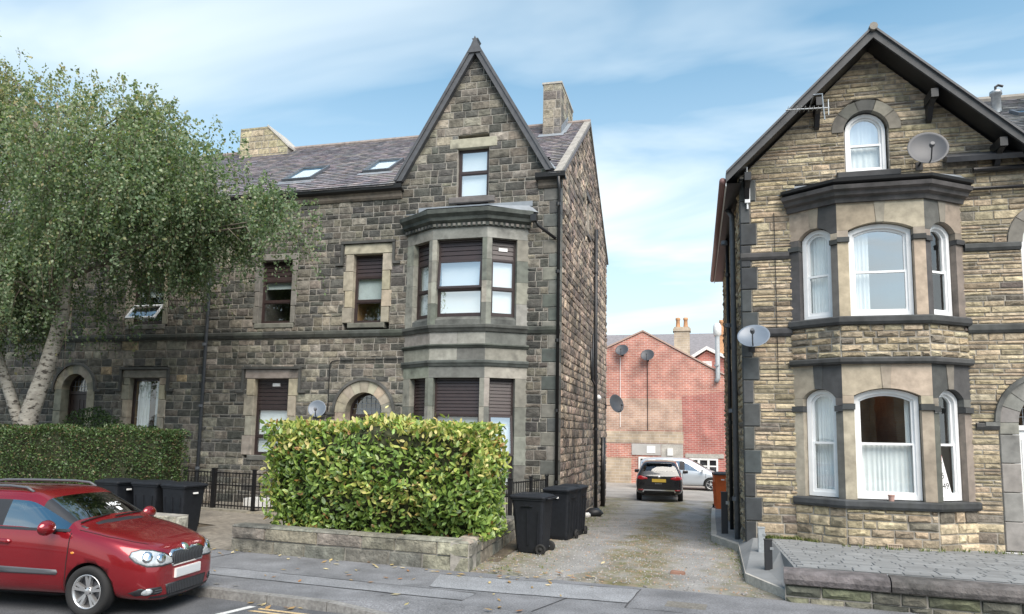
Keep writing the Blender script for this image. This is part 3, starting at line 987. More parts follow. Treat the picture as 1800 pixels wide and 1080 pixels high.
# ------------------------------------------------------------------ the sooty stone pair on the left
def tint_sooty(c):
    n = mnoise.noise(Vector((c.x * .45, c.y * .45, c.z * .6))) * .5
    light = .10 if c.z > 10.2 else 0
    light += .16 if 3.6 < c.z < 4.8 and c.x < -7.9 else 0
    r = rnd.random() + n * .55 + light
    if r < .42: return jit((.082, .081, .072), .25)
    if r < .76: return jit((.146, .132, .108), .22)
    if r < 1.0: return jit((.212, .192, .155), .2)
    if r < 1.2: return jit((.275, .25, .205), .12)
    return jit((.36, .28, .18), .12)
def tint_dress():
    return jit(rnd.choice([(.36, .325, .25), (.33, .30, .24), (.27, .25, .205), (.38, .33, .24)]), .1)
def tint_bay():
    return jit(rnd.choice([(.29, .285, .245), (.22, .225, .195), (.25, .25, .215), (.15, .158, .14)]), .12)
def tint_band():
    return jit((.065, .07, .062), .25)
def tint_side(c):
    r = rnd.random()
    if r < .3: return jit((.17, .14, .118), .25)
    if r < .7: return jit((.30, .235, .185), .2)
    return jit((.42, .335, .26), .15)
def tint_slate():
    return jit(rnd.choice([(.20, .185, .20), (.235, .205, .215), (.175, .17, .185), (.25, .225, .22), (.16, .15, .165)]), .12)

hg = lambda: rnd.choice([.19, .2, .22, .24, .26])
wg = lambda h: rnd.uniform(.9, 2.3) * max(h, .2)
FL = Fr((0, YL, 0), (1, 0, 0))
PARTY = -14.05
HB = world_thing('stone_house', 'soot-darkened stone house with tall pointed gable, two-storey canted bay and dark plastic windows', 'house', (-8.7, YL, 0))
HA = world_thing('stone_house', 'left half of the dark stone pair, mostly hidden behind the birch', 'house', (-19.5, YL, 0))
piecesB, dressB, piecesA, dressA = [], [], [], []

# openings
W1 = (-9.33, -8.44, 5.15, 7.11); W2 = (-12.31, -11.27, 5.20, 7.05); GW = (-12.30, -11.20, 1.41, 3.59); AW = (-6.29, -5.42, 8.56, 9.97)
def so(w, jw=.3, top=.3, bot=.15):
    return rect_op(w[0] - jw * .86, w[1] + jw * .86, w[2] - bot, w[3] + top)
DOORC, DOORR, DSPR = -8.84, .545, 2.66
bayP = [(-7.73, YL), (-6.74, YL - .6), (-5.22, YL - .6), (-4.22, YL)]
opsB = [so(W1), so(W2, .18, .2), so(GW), rect_op(AW[0] - .02, AW[1] + .02, AW[2] - .17, AW[3] + .28), arch_op(DOORC, .86, -.4, DSPR), rect_op(-7.62, -4.33, -.4, 7.98), rect_op(PARTY, XL - .1, 4.76, 4.95)]
GA = (-5.86, 12.80)
def gab(v):
    k = (v - 9.22) / (GA[1] - 9.22)
    return (-7.90 + (GA[0] + 7.90) * k, -3.76 + (GA[0] + 3.76) * k)
def qw(v): return .46 if int((v + 5) / .36) % 2 else .30
def limB(v):
    if v < 9.02: return (PARTY, XL - qw(v))
    if v < 9.22: return (-7.95, XL - .05 if v < 9.1 else -3.62)
    if v > GA[1] - .03: return None
    return gab(v)
core = MB()
piecesB += masonry(FL, -.7, GA[1], limB, opsB, hg, wg, tint_sooty, proud=.022, gap=.016, rough=.5, breaks=[4.76, 4.95, 9.02, 9.22] + [k * .36 - 5 for k in range(12, 39)], core=core)
# quoins on the corner
v = -.7
while v < 9.02:
    b = min((math.floor((v + 5) / .36 + 1e-6) + 1) * .36 - 5, 9.02)
    w_ = qw((v + b) / 2)
    tq = jit(rnd.choice([(.09, .098, .088), (.13, .135, .12), (.18, .175, .15), (.08, .088, .082)]), .15)
    dressB.append(block(FL, XL - w_ + .006, XL + .012, v + .006, b - .006, -.28, .020, tq, .015))
    v = b
fbox(core, FL, XL - .47, XL - .004, -.7, 9.02, -.27, -.001)
core.build('wall', M['mortar_dark'], HB)

# side wall along the driveway
FS = Fr((XL, YL, 0), (0, 1, 0))
DEP = 10.0; RZ = 12.68; RY = 5.0
def limS(v):
    if v < 9.08: return (.284, DEP)
    k = (v - 9.08) / (RZ - .12 - 9.08)
    return (.05 + k * (RY - .05), DEP - k * (DEP - RY)) if k < .98 else None
SW = (4.62, 5.22, 8.75, 9.95)
core = MB()
piecesB += [p + (1.0,) for p in masonry(FS, -.9, RZ - .1, limS, [rect_op(SW[0] - .02, SW[1] + .02, SW[2] - .14, SW[3] + .2)], hg, wg, tint_side, proud=.03, gap=.02, rough=.7, core=core)]
core.build('side_wall', M['mortar'], HB)
dressB.append(block(FS, SW[0] - .15, SW[1] + .15, SW[3], SW[3] + .2, -.25, .04, jit((.10, .10, .09)), .01))
dressB.append(block(FS, SW[0] - .1, SW[1] + .1, SW[2] - .14, SW[2], -.25, .07, jit((.12, .11, .10)), .01))
m = MB(); ring(m, FS, outline(*SW), outline(SW[0] + .06, SW[1] - .06, SW[2] + .06, SW[3] - .06), -.16, -.08)
w = m.build('window', M['white_upvc'], HB)
pane(w, FS, SW[0] + .06, SW[1] - .06, SW[2] + .06, SW[3] - .06, -.12, 'glass'); room(w, FS, SW[0], SW[1], SW[2], SW[3], -.17, 1)
# back and floor plug so that no daylight gets in
m = MB(); m.box((PARTY, YL + DEP - .3, -.9), (XL - .36, YL + DEP - .05, 9.0)); m.build('back_wall', M['mortar_dark'], HB)

# string course
def string(parent, path, z0, z1, out=.09, tintf=tint_band, material='ashlar', name='string_course'):
    m = MB()
    sweep(m, path, [(0.0 - .02, z0), (out * .55, z0), (out, z0 + (z1 - z0) * .45), (out, z1 - .03), (out * .5, z1), (-.02, z1)], tint=tintf())
    return m.build(name, M[material], parent)
x = PARTY + .002
while x < -7.8:
    x2 = min(x + rnd.uniform(.7, 1.1), -7.74)
    if x2 > -8.0: x2 = -7.74
    string(HB, [(x + .003, YL), (x2 - .003, YL)], 4.76, 4.95)
    x = x2 if x2 < -7.75 else 0
string(HB, [(-4.22, YL), (XL + .03, YL)], 4.76, 4.95)

# windows with dressed surrounds
dressB += surround(FL, *W1, jw=.30, tintf=tint_dress)
hood(HB, FL, W1[0] - .31, W1[1] + .31, W1[3] + .305, .62)
win_brown(HB, FL, *W1, shut=.31, mid=.46, blind='blind_grey', dark='room_warm')
dressB += surround(FL, *W2, jw=.18, lh=.2, tintf=lambda: jit((.18, .17, .15), .2))
win_brown(HB, FL, *W2, shut=.30, mid=.5, low_blind=W2[2] + 1.05, blind='blind_grey')
dressB += surround(FL, *GW, jw=.32, lh=.27, tintf=tint_dress)
hood(HB, FL, GW[0] - .33, GW[1] + .33, GW[3] + .275, .68)
win_brown(HB, FL, *GW, shut=.38, mid=.38, blind='blind', low_blind=GW[2] + .06, sign=(.55, .8))
# attic window
dressB.append(block(FL, AW[0] - .25, AW[1] + .25, AW[3], AW[3] + .28, -.28, .03, tint_dress(), .015))
dressB.append(block(FL, AW[0] - .22, AW[1] + .22, AW[2] - .17, AW[2], -.28, .10, jit((.12, .115, .11)), .02))
win_brown(HB, FL, *AW, shut=0, mid=.52, blind='blind', low_blind=AW[2] + .05, rec=.12, glass='glass_bright')

# doorway with fanlight
def doorway(parent, lst, fr, c, r, spr, base, outer, tintf, leaf='door_wood', frame='brown_upvc', glassm='glass', ringt=(.085, .085, .08)):
    k = 9
    lst += wedge_ring(fr, c, spr, r, outer, math.pi, 0, k, -.3, .035, tintf)
    v = base
    while v < spr - .02:
        h = min(.5, spr - v)
        if spr - v - h < .2: h = spr - v
        for s in (-1, 1):
            a, b = (c - outer, c - r) if s < 0 else (c + r, c + outer)
            lst.append(block(fr, a, b, v + .004, v + h - .004, -.3, .03, tintf(), .012))
        v += h
    m = MB()
    K = 20
    for i in range(K):
        t0 = math.pi * i / K; t1 = math.pi * (i + 1) / K
        q = [(outer, t0), (outer + .075, t0), (outer + .075, t1), (outer, t1)]
        pts = [(c + rr * math.cos(t), spr + rr * math.sin(t)) for rr, t in q]
        m.hexa([fr.p(*pts[0], .085), fr.p(*pts[1], .085), fr.p(*pts[1], -.02), fr.p(*pts[0], -.02), fr.p(*pts[3], .085), fr.p(*pts[2], .085), fr.p(*pts[2], -.02), fr.p(*pts[3], -.02)], ringt)
    for s in (-1, 1):
        fbox(m, fr, c + s * (outer + .0), c + s * (outer + .22), spr - .075, spr - .004, -.02, .08, ringt)
    m.build('hood_mould', M['ashlar'], parent)
    d = MB()
    ring(d, fr, outline(c - r, c + r, base, spr + r, r, 14), outline(c - r + .06, c + r - .06, base + .02, spr + r - .06, r - .06, 14), -.34, -.26)
    fbox(d, fr, c - r + .06, c + r - .06, spr - .14, spr - .05, -.34, -.25)
    dr = d.build('door', M[frame], parent)
    d = MB(); fbox(d, fr, c - r + .07, c + r - .07, base + .02, spr - .15, -.33, -.28)
    for (a, b) in ((.15, .8), (.95, spr - .3 - base)):
        for s in (-1, 1):
            x0 = c + s * .06; x1 = c + s * (r - .14)
            ring(d, fr, outline(min(x0, x1), max(x0, x1), base + a, base + b), outline(min(x0, x1) + .03, max(x0, x1) - .03, base + a + .03, base + b - .03), -.285, -.268)
    d.build('door_leaf', M[leaf], dr)
    d = MB(); d.lathe([(.001, .05), (.03, .045), (.035, .02), (.015, 0)], fr.p(c + r - .16, base + 1.0, -.28), fr.N, 12); d.build('handle', M['chrome'], dr)
    pane(dr, fr, c - r + .06, c + r - .06, spr - .05, spr + r - .06, -.3, glassm, r - .06)
    # leaded bars
    d = MB()
    for i in range(1, 7):
        x = c - r + .06 + (2 * r - .12) * i / 7
        top = spr + math.sqrt(max(0, (r - .06) ** 2 - (x - c) ** 2))
        fbox(d, fr, x - .006, x + .006, spr - .05, top, -.298, -.288)
    for j in range(1, 4):
        vv = spr - .05 + j * .15
        hw = math.sqrt(max(.001, (r - .06) ** 2 - max(0, vv - spr) ** 2))
        fbox(d, fr, c - hw, c + hw, vv - .006, vv + .006, -.297, -.289)
    d.build('leading', M['lead'], dr)
    room(dr, fr, c - r, c + r, spr - .1, spr + r * .9, -.35, 1.2, 'room_warm')
doorway(HB, dressB, FL, DOORC, DOORR, DSPR, .1, .87, tint_dress)

# ---- the bay
def facets(path):
    out = []
    n = len(path) - 1
    dirs = [(Vector((*path[i + 1], 0)) - Vector((*path[i], 0))) for i in range(n)]
    for i in range(n):
        fr = Fr((*path[i], 0), dirs[i])
        L = dirs[i].length
        d0 = math.tan(dirs[i - 1].angle(dirs[i]) / 2) if i > 0 else 0
        d1 = math.tan(dirs[i].angle(dirs[i + 1]) / 2) if i < n - 1 else 0
        out.append((fr, L, d0, d1))
    return out
def fblock(f, u0, u1, v0, v1, t, tint, n1=0.0, b=.008, g=.003):
    """block on a facet; its inner side is mitred at the facet's ends"""
    fr, L, d0, d1 = f
    e0 = u0 <= .0001; e1 = u1 >= L - .0001
    a0 = u0 + (d0 * t if e0 else 0); a1 = u1 - (d1 * t if e1 else 0)
    o0 = u0 - (d0 * n1 if e0 else -g); o1 = u1 + (d1 * n1 if e1 else -g)
    v0 += g; v1 -= g
    p = [fr.p(o0, v0, n1), fr.p(o1, v0, n1), fr.p(a1, v0, -t), fr.p(a0, v0, -t), fr.p(o0, v1, n1), fr.p(o1, v1, n1), fr.p(a1, v1, -t), fr.p(a0, v1, -t)]
    return (p, [(0, 3, 2, 1), (4, 5, 6, 7), (0, 1, 5, 4), (1, 2, 6, 5), (2, 3, 7, 6), (3, 0, 4, 7)], tint)
def split(a, b, n):
    return [(a + (b - a) * i / n, a + (b - a) * (i + 1) / n) for i in range(n)]

FB = facets(bayP)
wins = [(.36, 1.02), (.13, 1.39), (.14, .82)]
wins[0] = (FB[0][1] - .82, FB[0][1] - .14)
for f, (a, b) in zip(FB, wins):
    L = f[1]
    for (v0, v1, k) in ((-.4, .15, 1), (.15, .60, 2), (3.56, 3.86, 1), (4.02, 4.34, 1), (4.44, 4.78, 1), (7.25, 7.56, 1)):
        for (u0, u1) in split(0, L, k if L < 1.4 else k + (1 if v0 in (4.02, 4.44) else 0)):
            dressB.append(fblock(f, u0, u1, v0, v1, .25, tint_bay()))
    for (v0, v1) in ((.60, 3.56), (4.95, 7.25)):
        for (p0, p1) in split(v0, v1, 4):
            dressB.append(fblock(f, 0, a, p0, p1, .25, tint_bay()))
            dressB.append(fblock(f, b, L, p0, p1, .25, tint_bay()))
        # sloping sill under each light
        fr = f[0]
        zs = v0 + .26 if v0 > 4 else v0 + .14
        q = MB(); q.hexa([fr.p(a, v0, -.01), fr.p(b, v0, -.01), fr.p(b, v0, -.25), fr.p(a, v0, -.25), fr.p(a, zs - .12, -.02), fr.p(b, zs - .12, -.02), fr.p(b, zs, -.2), fr.p(a, zs, -.2)], jit((.13, .13, .125)))
        q.build('sill', M['ashlar'], HB)
for (z0, z1, o) in ((.56, .68, .08), (3.86, 4.02, .07), (4.34, 4.44, .07), (4.76, 4.95, .09)):
    m = MB(); sweep(m, bayP, [(-.05, z0), (o * .4, z0), (o * .7, z0 + (z1 - z0) * .35), (o, z0 + (z1 - z0) * .55), (o, z1 - .02), (o * .6, z1), (-.05, z1)], tint=jit((.085, .09, .082), .15))
    m.build('moulding', M['ashlar'], HB)
m = MB(); sweep(m, bayP, [(-.1, 7.56), (.05, 7.56), (.06, 7.66), (.15, 7.72), (.17, 7.80), (.27, 7.88), (.29, 7.98), (.22, 8.01), (-.1, 8.01)], tint=(.085, .095, .085))
m.build('cornice', M['ashlar'], HB)
# small blocks below the cornice
for f in FB:
    fr, L = f[0], f[1]
    k = int(L / .13)
    for i in range(k):
        m = MB(); fbox(m, fr, L * (i + .2) / k, L * (i + .75) / k, 7.58, 7.65, -.01, .085, jit((.2, .19, .17), .3))
        m.build('dentil', M['ashlar'], HB)
# lead roof of the bay
m = MB()
in_ = [(-7.75, YL - .002), (-6.62, YL - .002), (-5.3, YL - .002), (-4.2, YL - .002)]
outp = [(-7.93, YL - .004), (-6.83, YL - .86), (-5.13, YL - .86), (-3.98, YL - .004)]
for i in range(3):
    m.add([(*outp[i], 8.02), (*outp[i + 1], 8.02), (*in_[i + 1], 8.22), (*in_[i], 8.22)], [(0, 1, 2, 3)])
m.add([(*outp[0], 8.02), (*in_[0], 8.22), (-7.93, YL - .002, 8.02)], [(0, 1, 2)])
m.build('bay_roof', M['lead'], HB)
q = MB(); fbox(q, FL, -7.4, -4.15, 8.2, 8.34, 0, .04); q.build('flashing', M['lead'], HB)
# lights of the bay
up = [dict(shut=.27, mid=.47, low_blind=5.25, blind='blind_grey'), dict(shut=.26, mid=.47, blind='blind', low_blind=5.25, tilt=R(6), glass='glass_bright'), dict(shut=.26, mid=.47, blind='blind', low_blind=5.25, sign=(.5, .5), glass='glass_bright')]
lowk = [dict(shut=.33, mid=.42, blind='blind_grey', low_blind=.8, slat=.085), dict(shut=.33, mid=.42, blind='blind_grey', low_blind=.8, slat=.085), dict(shut=.33, mid=.43, blind='blind', slat=.085, tilt=R(7), net=True)]
for i, (f, (a, b)) in enumerate(zip(FB, wins)):
    win_brown(HB, f[0], a, b, 5.19, 7.25, rec=.16, **up[i])
    win_brown(HB, f[0], a, b, .74, 3.56, rec=.16, **lowk[i])

# ---- roof
def roof_plane(house, x0, x1, skip, name='slate', most=300):
    fr = Fr((x0, YL - .22, 8.98), (1, 0, 0), (0, 5.22, RZ - 8.98))
    S = math.hypot(5.22, RZ - 8.98)
    m = MB()
    if x1 > -5:
        g0, g1, k0 = -7.98 - x0, -3.62 - x0, S * .42
        o8 = [fr.p(0, 0), fr.p(g0, 0), fr.p(g0, k0), fr.p(g1, k0), fr.p(g1, 0), fr.p(x1 - x0, 0), fr.p(x1 - x0, S), fr.p(0, S)]
        m.prism([p - fr.N * .12 for p in o8], fr.N * .116)
    else:
        fbox(m, fr, 0, x1 - x0, 0, S, -.12, -.004)
    m.build('roof', mat('roof_deck_' + str(int(-x0)), (.17, .16, .17), .8), house)
    return fr, S
FRF, SRF = roof_plane(HB, PARTY, XL + .06, None)
def gz(x):
    return 9.22 + max(0, 1 - abs(x + 5.83) / 2.22) * 3.75
SKY = [(-9.75, -8.85, 1.65, 2.95), (-12.35, -11.35, 1.35, 2.75)]
def skipB(u, v):
    p = FRF.p(u, v, 0)
    if p.z < gz(p.x) and -8.05 < p.x < -3.6: return True
    if -4.78 < p.x < -4.08 and p.y > 21.7: return True
    return any(a < p.x < b and c < v < d for a, b, c, d in SKY)
emit(slates(FRF, XL + .04 - PARTY, SRF, skipB, tint_slate), 'slate', HB, M['slate'])
m = MB()
m.tube([(PARTY, YL + 5, RZ + .03), (XL + .06, YL + 5, RZ + .03)], .09, 8); m.build('ridge', mat('ridge_tile', (.26, .22, .2), .8, var=.3, vscale=6), HB)
m = MB(); m.add([(PARTY, YL + 5, RZ), (XL + .06, YL + 5, RZ), (XL + .06, YL + DEP + .2, 8.98), (PARTY, YL + DEP + .2, 8.98)], [(0, 1, 2, 3)]); m.build('back_roof', M['slate'], HB)
# verge on the driveway gable
m = MB()
for a, b in (((XL, YL - .2, 9.0), (XL, YL + 5, RZ)), ((XL, YL + 5, RZ), (XL, YL + DEP + .2, 9.0))):
    a, b = Vector(a), Vector(b)
    m.prism([a + Vector((-.14, 0, -.02)), a + Vector((.07, 0, -.02)), a + Vector((.07, 0, .07)), a + Vector((-.14, 0, .07))], b - a)
m.build('verge', mat('verge', (.29, .275, .25), .85, var=.25, vscale=7), HB)
# gutter and eaves mould
def gutter(house, x0, x1, y=YL, z=8.86, mat_='black_paint'):
    m = MB(); sweep(m, [(x0, y), (x1, y)], [(.03, z), (.16, z), (.24, z + .05), (.26, z + .17), (.24, z + .17), (.21, z + .07), (.03, z + .03)])
    g = m.build('gutter', M[mat_], house)
    return g
gutter(HB, PARTY, -7.86); gutter(HB, -4.05, XL + .16)
for (a, b) in ((PARTY, -7.92), (-4.0, XL + .05)):
    m = MB(); sweep(m, [(a, YL), (b, YL)], [(-.02, 8.66), (.05, 8.66), (.09, 8.72), (.09, 8.80), (.14, 8.86), (-.02, 8.86)], tint=(.15, .125, .10)); m.build('eaves_mould', M['ashlar'], HB)
# cross gable roof and its boards
m = MB()
ap = Vector((-5.83, YL - .16, 13.02))
for s, foot in ((-1, Vector((-8.12, YL - .16, 9.14))), (1, Vector((-3.56, YL - .16, 9.14)))):
    a2 = Vector((ap.x, YL + 5.4, ap.z)); f2 = Vector((foot.x, YL + .3, foot.z))
    d = (ap - foot).normalized(); nrm = Vector((-d.z * s, 0, d.x * s)) * -1
    if nrm.z < 0: nrm = -nrm
    m.add([foot, ap, a2, f2], [(0, 1, 2, 3)], (.19, .18, .19))
m.build('gable_roof', M['slate'], HB)
for s, foot in ((-1, Vector((-8.10, 0, 9.12))), (1, Vector((-3.58, 0, 9.12)))):
    d = (Vector((ap.x, 0, ap.z)) - foot); q = Vector((d.z, 0, -d.x)).normalized() * s
    if q.z > 0: q = -q
    # board: from outer edge inwards
    m = MB()
    A = foot + Vector((0, YL - .17, 0)); B = Vector((ap.x, YL - .17, ap.z))
    wv = Vector((-s * .21, 0, 0))
    m.hexa([A + wv, A, A + Vector((0, .26, 0)), A + wv + Vector((0, .26, 0)), B + Vector((0, 0, -.36)), B, B + Vector((0, .26, 0)), B + Vector((0, .26, -.36))])
    m.build('bargeboard', M['barge'], HB)
    m = MB()
    A2 = foot + Vector((s * .03, YL - .2, .02)); B2 = Vector((ap.x, YL - .2, ap.z + .05))
    dd = (B2 - A2).normalized(); up_ = Vector((dd.z * -s, 0, dd.x * s)); up_ = up_ if up_.z < 0 else up_
    m.prism([A2, A2 + Vector((-s * .09, 0, 0)), A2 + Vector((-s * .09, .32, 0)), A2 + Vector((0, .32, 0))], B2 - A2)
    m.build('verge_trim', M['barge'], HB)
m = MB(); m.prism([(ap.x - .2, YL - .21, ap.z - .36), (ap.x, YL - .21, ap.z + .12), (ap.x + .2, YL - .21, ap.z - .36)], (0, .35, 0)); m.build('apex_cap', M['barge'], HB)
# valley flashing beside the gable
m = MB(); m.add([(-3.62, YL - .1, 9.16), (-3.5, YL - .1, 9.16), (-4.35, YL + 1.9, 10.5), (-4.5, YL + 1.9, 10.5)], [(0, 1, 2, 3)]); m.build('valley_flashing', M['lead'], HB)
# roof windows
for (a, b, c, d), op in zip(SKY, (.0, .0)):
    u0, u1 = a - PARTY, b - PARTY
    m = MB(); ring(m, FRF, outline(u0, u1, c, d), outline(u0 + .07, u1 - .07, c + .07, d - .07), 0, .11)
    w = m.build('roof_window', M['grey_pipe'], HB)
    pane(w, FRF, u0 + .07, u1 - .07, c + .07, d - .07, .085, 'glass_bright')
    q = MB(); fbox(q, FRF, u0 + .06, u1 - .06, c + .06, d - .06, -.05, .02); q.build('blind', M['blind'], w)
    q = MB(); fbox(q, FRF, u0 - .12, u1 + .12, c - .28, c, 0, .03); q.build('flashing', M['lead'], w)

# chimney at the driveway end
def chimney(house, x0, x1, y0, y1, z0, z1, lst, tf, name='chimney'):
    f1 = Fr((0, y0, 0), (1, 0, 0)); f2 = Fr((x1, 0, 0), (0, 1, 0))
    hh = lambda: rnd.uniform(.24, .34)
    a = masonry(f1, z0, z1, lambda v: (x0, x1), [], hh, lambda h: rnd.uniform(.3, .45), tf, proud=.012, gap=.02)
    b = masonry(f2, z0, z1, lambda v: (y0, y1), [], hh, lambda h: rnd.uniform(.3, .5), tf, proud=.012, gap=.02)
    m = MB(); m.box((x0, y0, z0), (x1, y1, z1)); o = m.build(name, M['mortar'], house)
    q = MB(); q.box((x0 - .03, y0 - .03, z1 - .002), (x1 + .03, y1 + .03, z1 + .06)); q.build('chimney_cap', M['concrete'], o)
    for p in a + b: MB().add(*p).build('chimney_stone', M['stone_gold'], o)
    return o
tchim = lambda c: jit(rnd.choice([(.30, .27, .21), (.24, .22, .18), (.36, .32, .24), (.15, .14, .125)]), .12)
chimney(HB, -4.72, -4.12, 21.75, 23.95, 11.2, 13.55, None, tchim)
m = MB()
m.add([(-4.8, 21.6, FRF.p(0, 0).z), (-4.05, 21.6, 0), (0, 0, 0)], [])
q = MB(); k = (RZ - 8.98) / 5.22
def rzf(y): return 8.98 + (y - (YL - .22)) * k
q.add([(-4.84, 21.5, rzf(21.5) + .05), (-4.0, 21.5, rzf(21.5) + .05), (-4.0, 21.75, rzf(21.75) + .06), (-4.84, 21.75, rzf(21.75) + .06)], [(0, 1, 2, 3)])
q.add([(-4.10, 21.73, rzf(21.73) + .06), (-3.95, 21.73, rzf(21.73) + .06), (-3.95, 23, rzf(23) + .06), (-4.10, 23, rzf(23) + .06)], [(0, 1, 2, 3)])
q.add([(-4.105, 21.73, rzf(21.73) + .05), (-4.105, 23, rzf(23) + .05), (-4.105, 23, rzf(23) + .3), (-4.105, 21.73, rzf(21.73) + .3)], [(0, 1, 2, 3)])
q.build('chimney_flashing', M['lead'], HB)

# rainwater pipes
def pipe(house, pts, r=.045, material='black_paint', brackets=True, name='downpipe'):
    m = MB(); m.tube(pts, r, 10)
    o = m.build(name, M[material], house, smooth=True)
    if brackets:
        a, b = Vector(pts[0]), Vector(pts[-1])
        z = min(a.z, b.z) + .9
        while z < max(a.z, b.z) - .3:
            x, y = b.x + (a.x - b.x) * (z - b.z) / (a.z - b.z + 1e-9), b.y + (a.y - b.y) * (z - b.z) / (a.z - b.z + 1e-9)
            q = MB(); q.lathe([(r, -.04), (r + .014, -.04), (r + .014, .04), (r, .04)], (x, y, z), (0, 0, 1), 10)
            q.build('pipe_collar', M[material], o)
            z += 1.8
    return o
pipe(HB, [(XL - .02, YL - .22, 8.9), (XL - .02, YL - .09, 8.6), (XL - .02, YL - .08, 0.05)])
pipe(HB, [(-4.02, YL - .32, 7.75), (-3.95, YL - .2, 7.6), (XL - .1, YL - .1, 7.25)], .04, brackets=False, name='branch_pipe')
q = MB(); q.box((-4.12, YL - .4, 7.68), (-3.96, YL - .22, 7.86)); q.build('hopper', M['black_paint'], HB)
pipe(HB, [(PARTY + .08, YL - .2, 8.85), (PARTY + .08, YL - .09, 8.6), (PARTY + .08, YL - .09, .1)], .05, 'grey_pipe')
pipe(HB, [(XL + .1, 24.25, 9.3), (XL + .1, 24.25, 5.2), (XL + .12, 24.3, -.35)], .06, 'trim_black', name='soil_pipe')
pipe(HB, [(XL + .09, 26.35, 2.05), (XL + .09, 26.35, -.45)], .09, 'black_paint', name='soil_pipe')
pipe(HB, [(XL + .07, 23.4, 5.0), (XL + .07, 23.5, 4.0), (XL + .1, 24.1, 3.85)], .035, 'trim_black', brackets=False, name='waste_pipe')
pipe(HB, [(XL + .06, 23.9, 5.55), (XL + .06, 23.9, 3.95), (XL + .09, 24.2, 3.8)], .03, 'trim_black', brackets=False, name='waste_pipe')
m = MB(); m.lathe([(.001, 0), (.09, .02), (.11, .1), (.06, .16), (.001, .18)], (XL + .02, 25.0, 3.45), (1, 0, 0), 12); m.build('wall_lamp', M['white_upvc'], HB, smooth=True)
# cable from the dish
m = MB(); m.tube([(-9.92, YL - .04, 2.7), (-9.92, YL - .04, 3.98), (-9.85, YL - .04, 4.07), (-9.7, YL - .04, 4.1), (-7.75, YL - .04, 4.13)], .012, 5); m.build('cable', M['black_paint'], HB)
emit(piecesB, 'stone', HB, M['stone_sooty'])
emit(dressB, 'dressed_stone', HB, M['ashlar_clean'], most=260)

# ---- the neighbour behind the birch
NW = (-16.62, -15.55, 1.40, 3.62); NU = (-16.80, -15.62, 5.25, 6.98); ND = (-18.65, .48, 3.28)
N3 = (-20.1, -19.2, 5.15, 7.1)
opsA = [so(NW), so(NU, .2, .2), so(N3, .2, .2), arch_op(ND[0], .75, -.4, ND[2]), rect_op(-26, PARTY, 4.76, 4.95)]
core = MB()
piecesA += masonry(FL, -.7, 8.7, lambda v: (-26, PARTY), opsA, hg, wg, tint_sooty, proud=.022, gap=.016, breaks=(4.76, 4.95), core=core)
core.build('wall', M['mortar_dark'], HA)
m = MB(); m.box((-26, YL + DEP - .3, -.9), (PARTY - .002, YL + DEP - .05, 9.0)); m.box((-26, YL + .36, -.9), (-25.8, YL + DEP - .31, 12)); m.build('back_wall', M['mortar_dark'], HA)
x = -26
while x < PARTY - .1:
    x2 = min(x + rnd.uniform(.7, 1.1), PARTY - .002)
    string(HA, [(x + .003, YL), (x2 - .003, YL)], 4.76, 4.95); x = x2
dressA += surround(FL, *NW, jw=.27, lh=.25, tintf=tint_dress)
hood(HA, FL, NW[0] - .28, NW[1] + .28, NW[3] + .255, .66)
w = win_brown(HA, FL, *NW, shut=0, mid=.28, dark='room_warm')
curtain(w, FL, NW[0] + .08, NW[0] + .5, 2.0, NW[3] - .1, -.3, 4, .02, 'curtain', 'net_curtain')
curtain(w, FL, NW[1] - .35, NW[1] - .08, 2.0, NW[3] - .1, -.3, 3, .02, 'curtain', 'net_curtain')
dressA += surround(FL, *NU, jw=.2, lh=.22, tintf=tint_dress)
w = win_brown(HA, FL, *NU, shut=.3, mid=.02, blind='blind', low_blind=NU[2] + .9)
O = FL.p(0, 5.85, -.1); tl = R(38); Vd = FL.V * math.cos(tl) - FL.N * math.sin(tl)
f2 = Fr(O - Vd * 5.85, FL.U, Vd); f2.N = FL.U.cross(Vd)
q = MB(); ring(q, f2, outline(NU[0] + .06, NU[1] - .06, 5.28, 5.85), outline(NU[0] + .11, NU[1] - .11, 5.33, 5.8), 0, .05); q.build('open_sash', M['white_upvc'], w)
pane(w, f2, NU[0] + .11, NU[1] - .11, 5.33, 5.8, .03, 'glass_bright')
dressA += surround(FL, *N3, jw=.2, lh=.22, tintf=tint_dress)
win_brown(HA, FL, *N3, shut=.3, mid=.5, blind='blind_grey', low_blind=6)
doorway(HA, dressA, FL, ND[0], ND[1], ND[2], .1, .76, tint_dress)
FRA, SRA = roof_plane(HA, -26, PARTY - .004, None)
emit(slates(FRA, -26 * -1 + PARTY, SRA, lambda u, v: u < 4, tint_slate), 'slate', HA, M['slate'], most=200)
m = MB(); m.tube([(-26, YL + 5, RZ + .03), (PARTY - .01, YL + 5, RZ + .03)], .09, 8); m.build('ridge', M['ridge_tile'], HA)
m = MB(); m.add([(-26, YL + 5, RZ), (PARTY - .004, YL + 5, RZ), (PARTY - .004, YL + DEP + .2, 8.98), (-26, YL + DEP + .2, 8.98)], [(0, 1, 2, 3)]); m.build('back_roof', M['slate'], HA)
gutter(HA, -26, PARTY - .004)
m = MB(); sweep(m, [(-26, YL), (PARTY - .004, YL)], [(-.02, 8.66), (.05, 8.66), (.09, 8.72), (.09, 8.80), (.14, 8.86), (-.02, 8.86)], tint=(.15, .125, .10)); m.build('eaves_mould', M['ashlar'], HA)
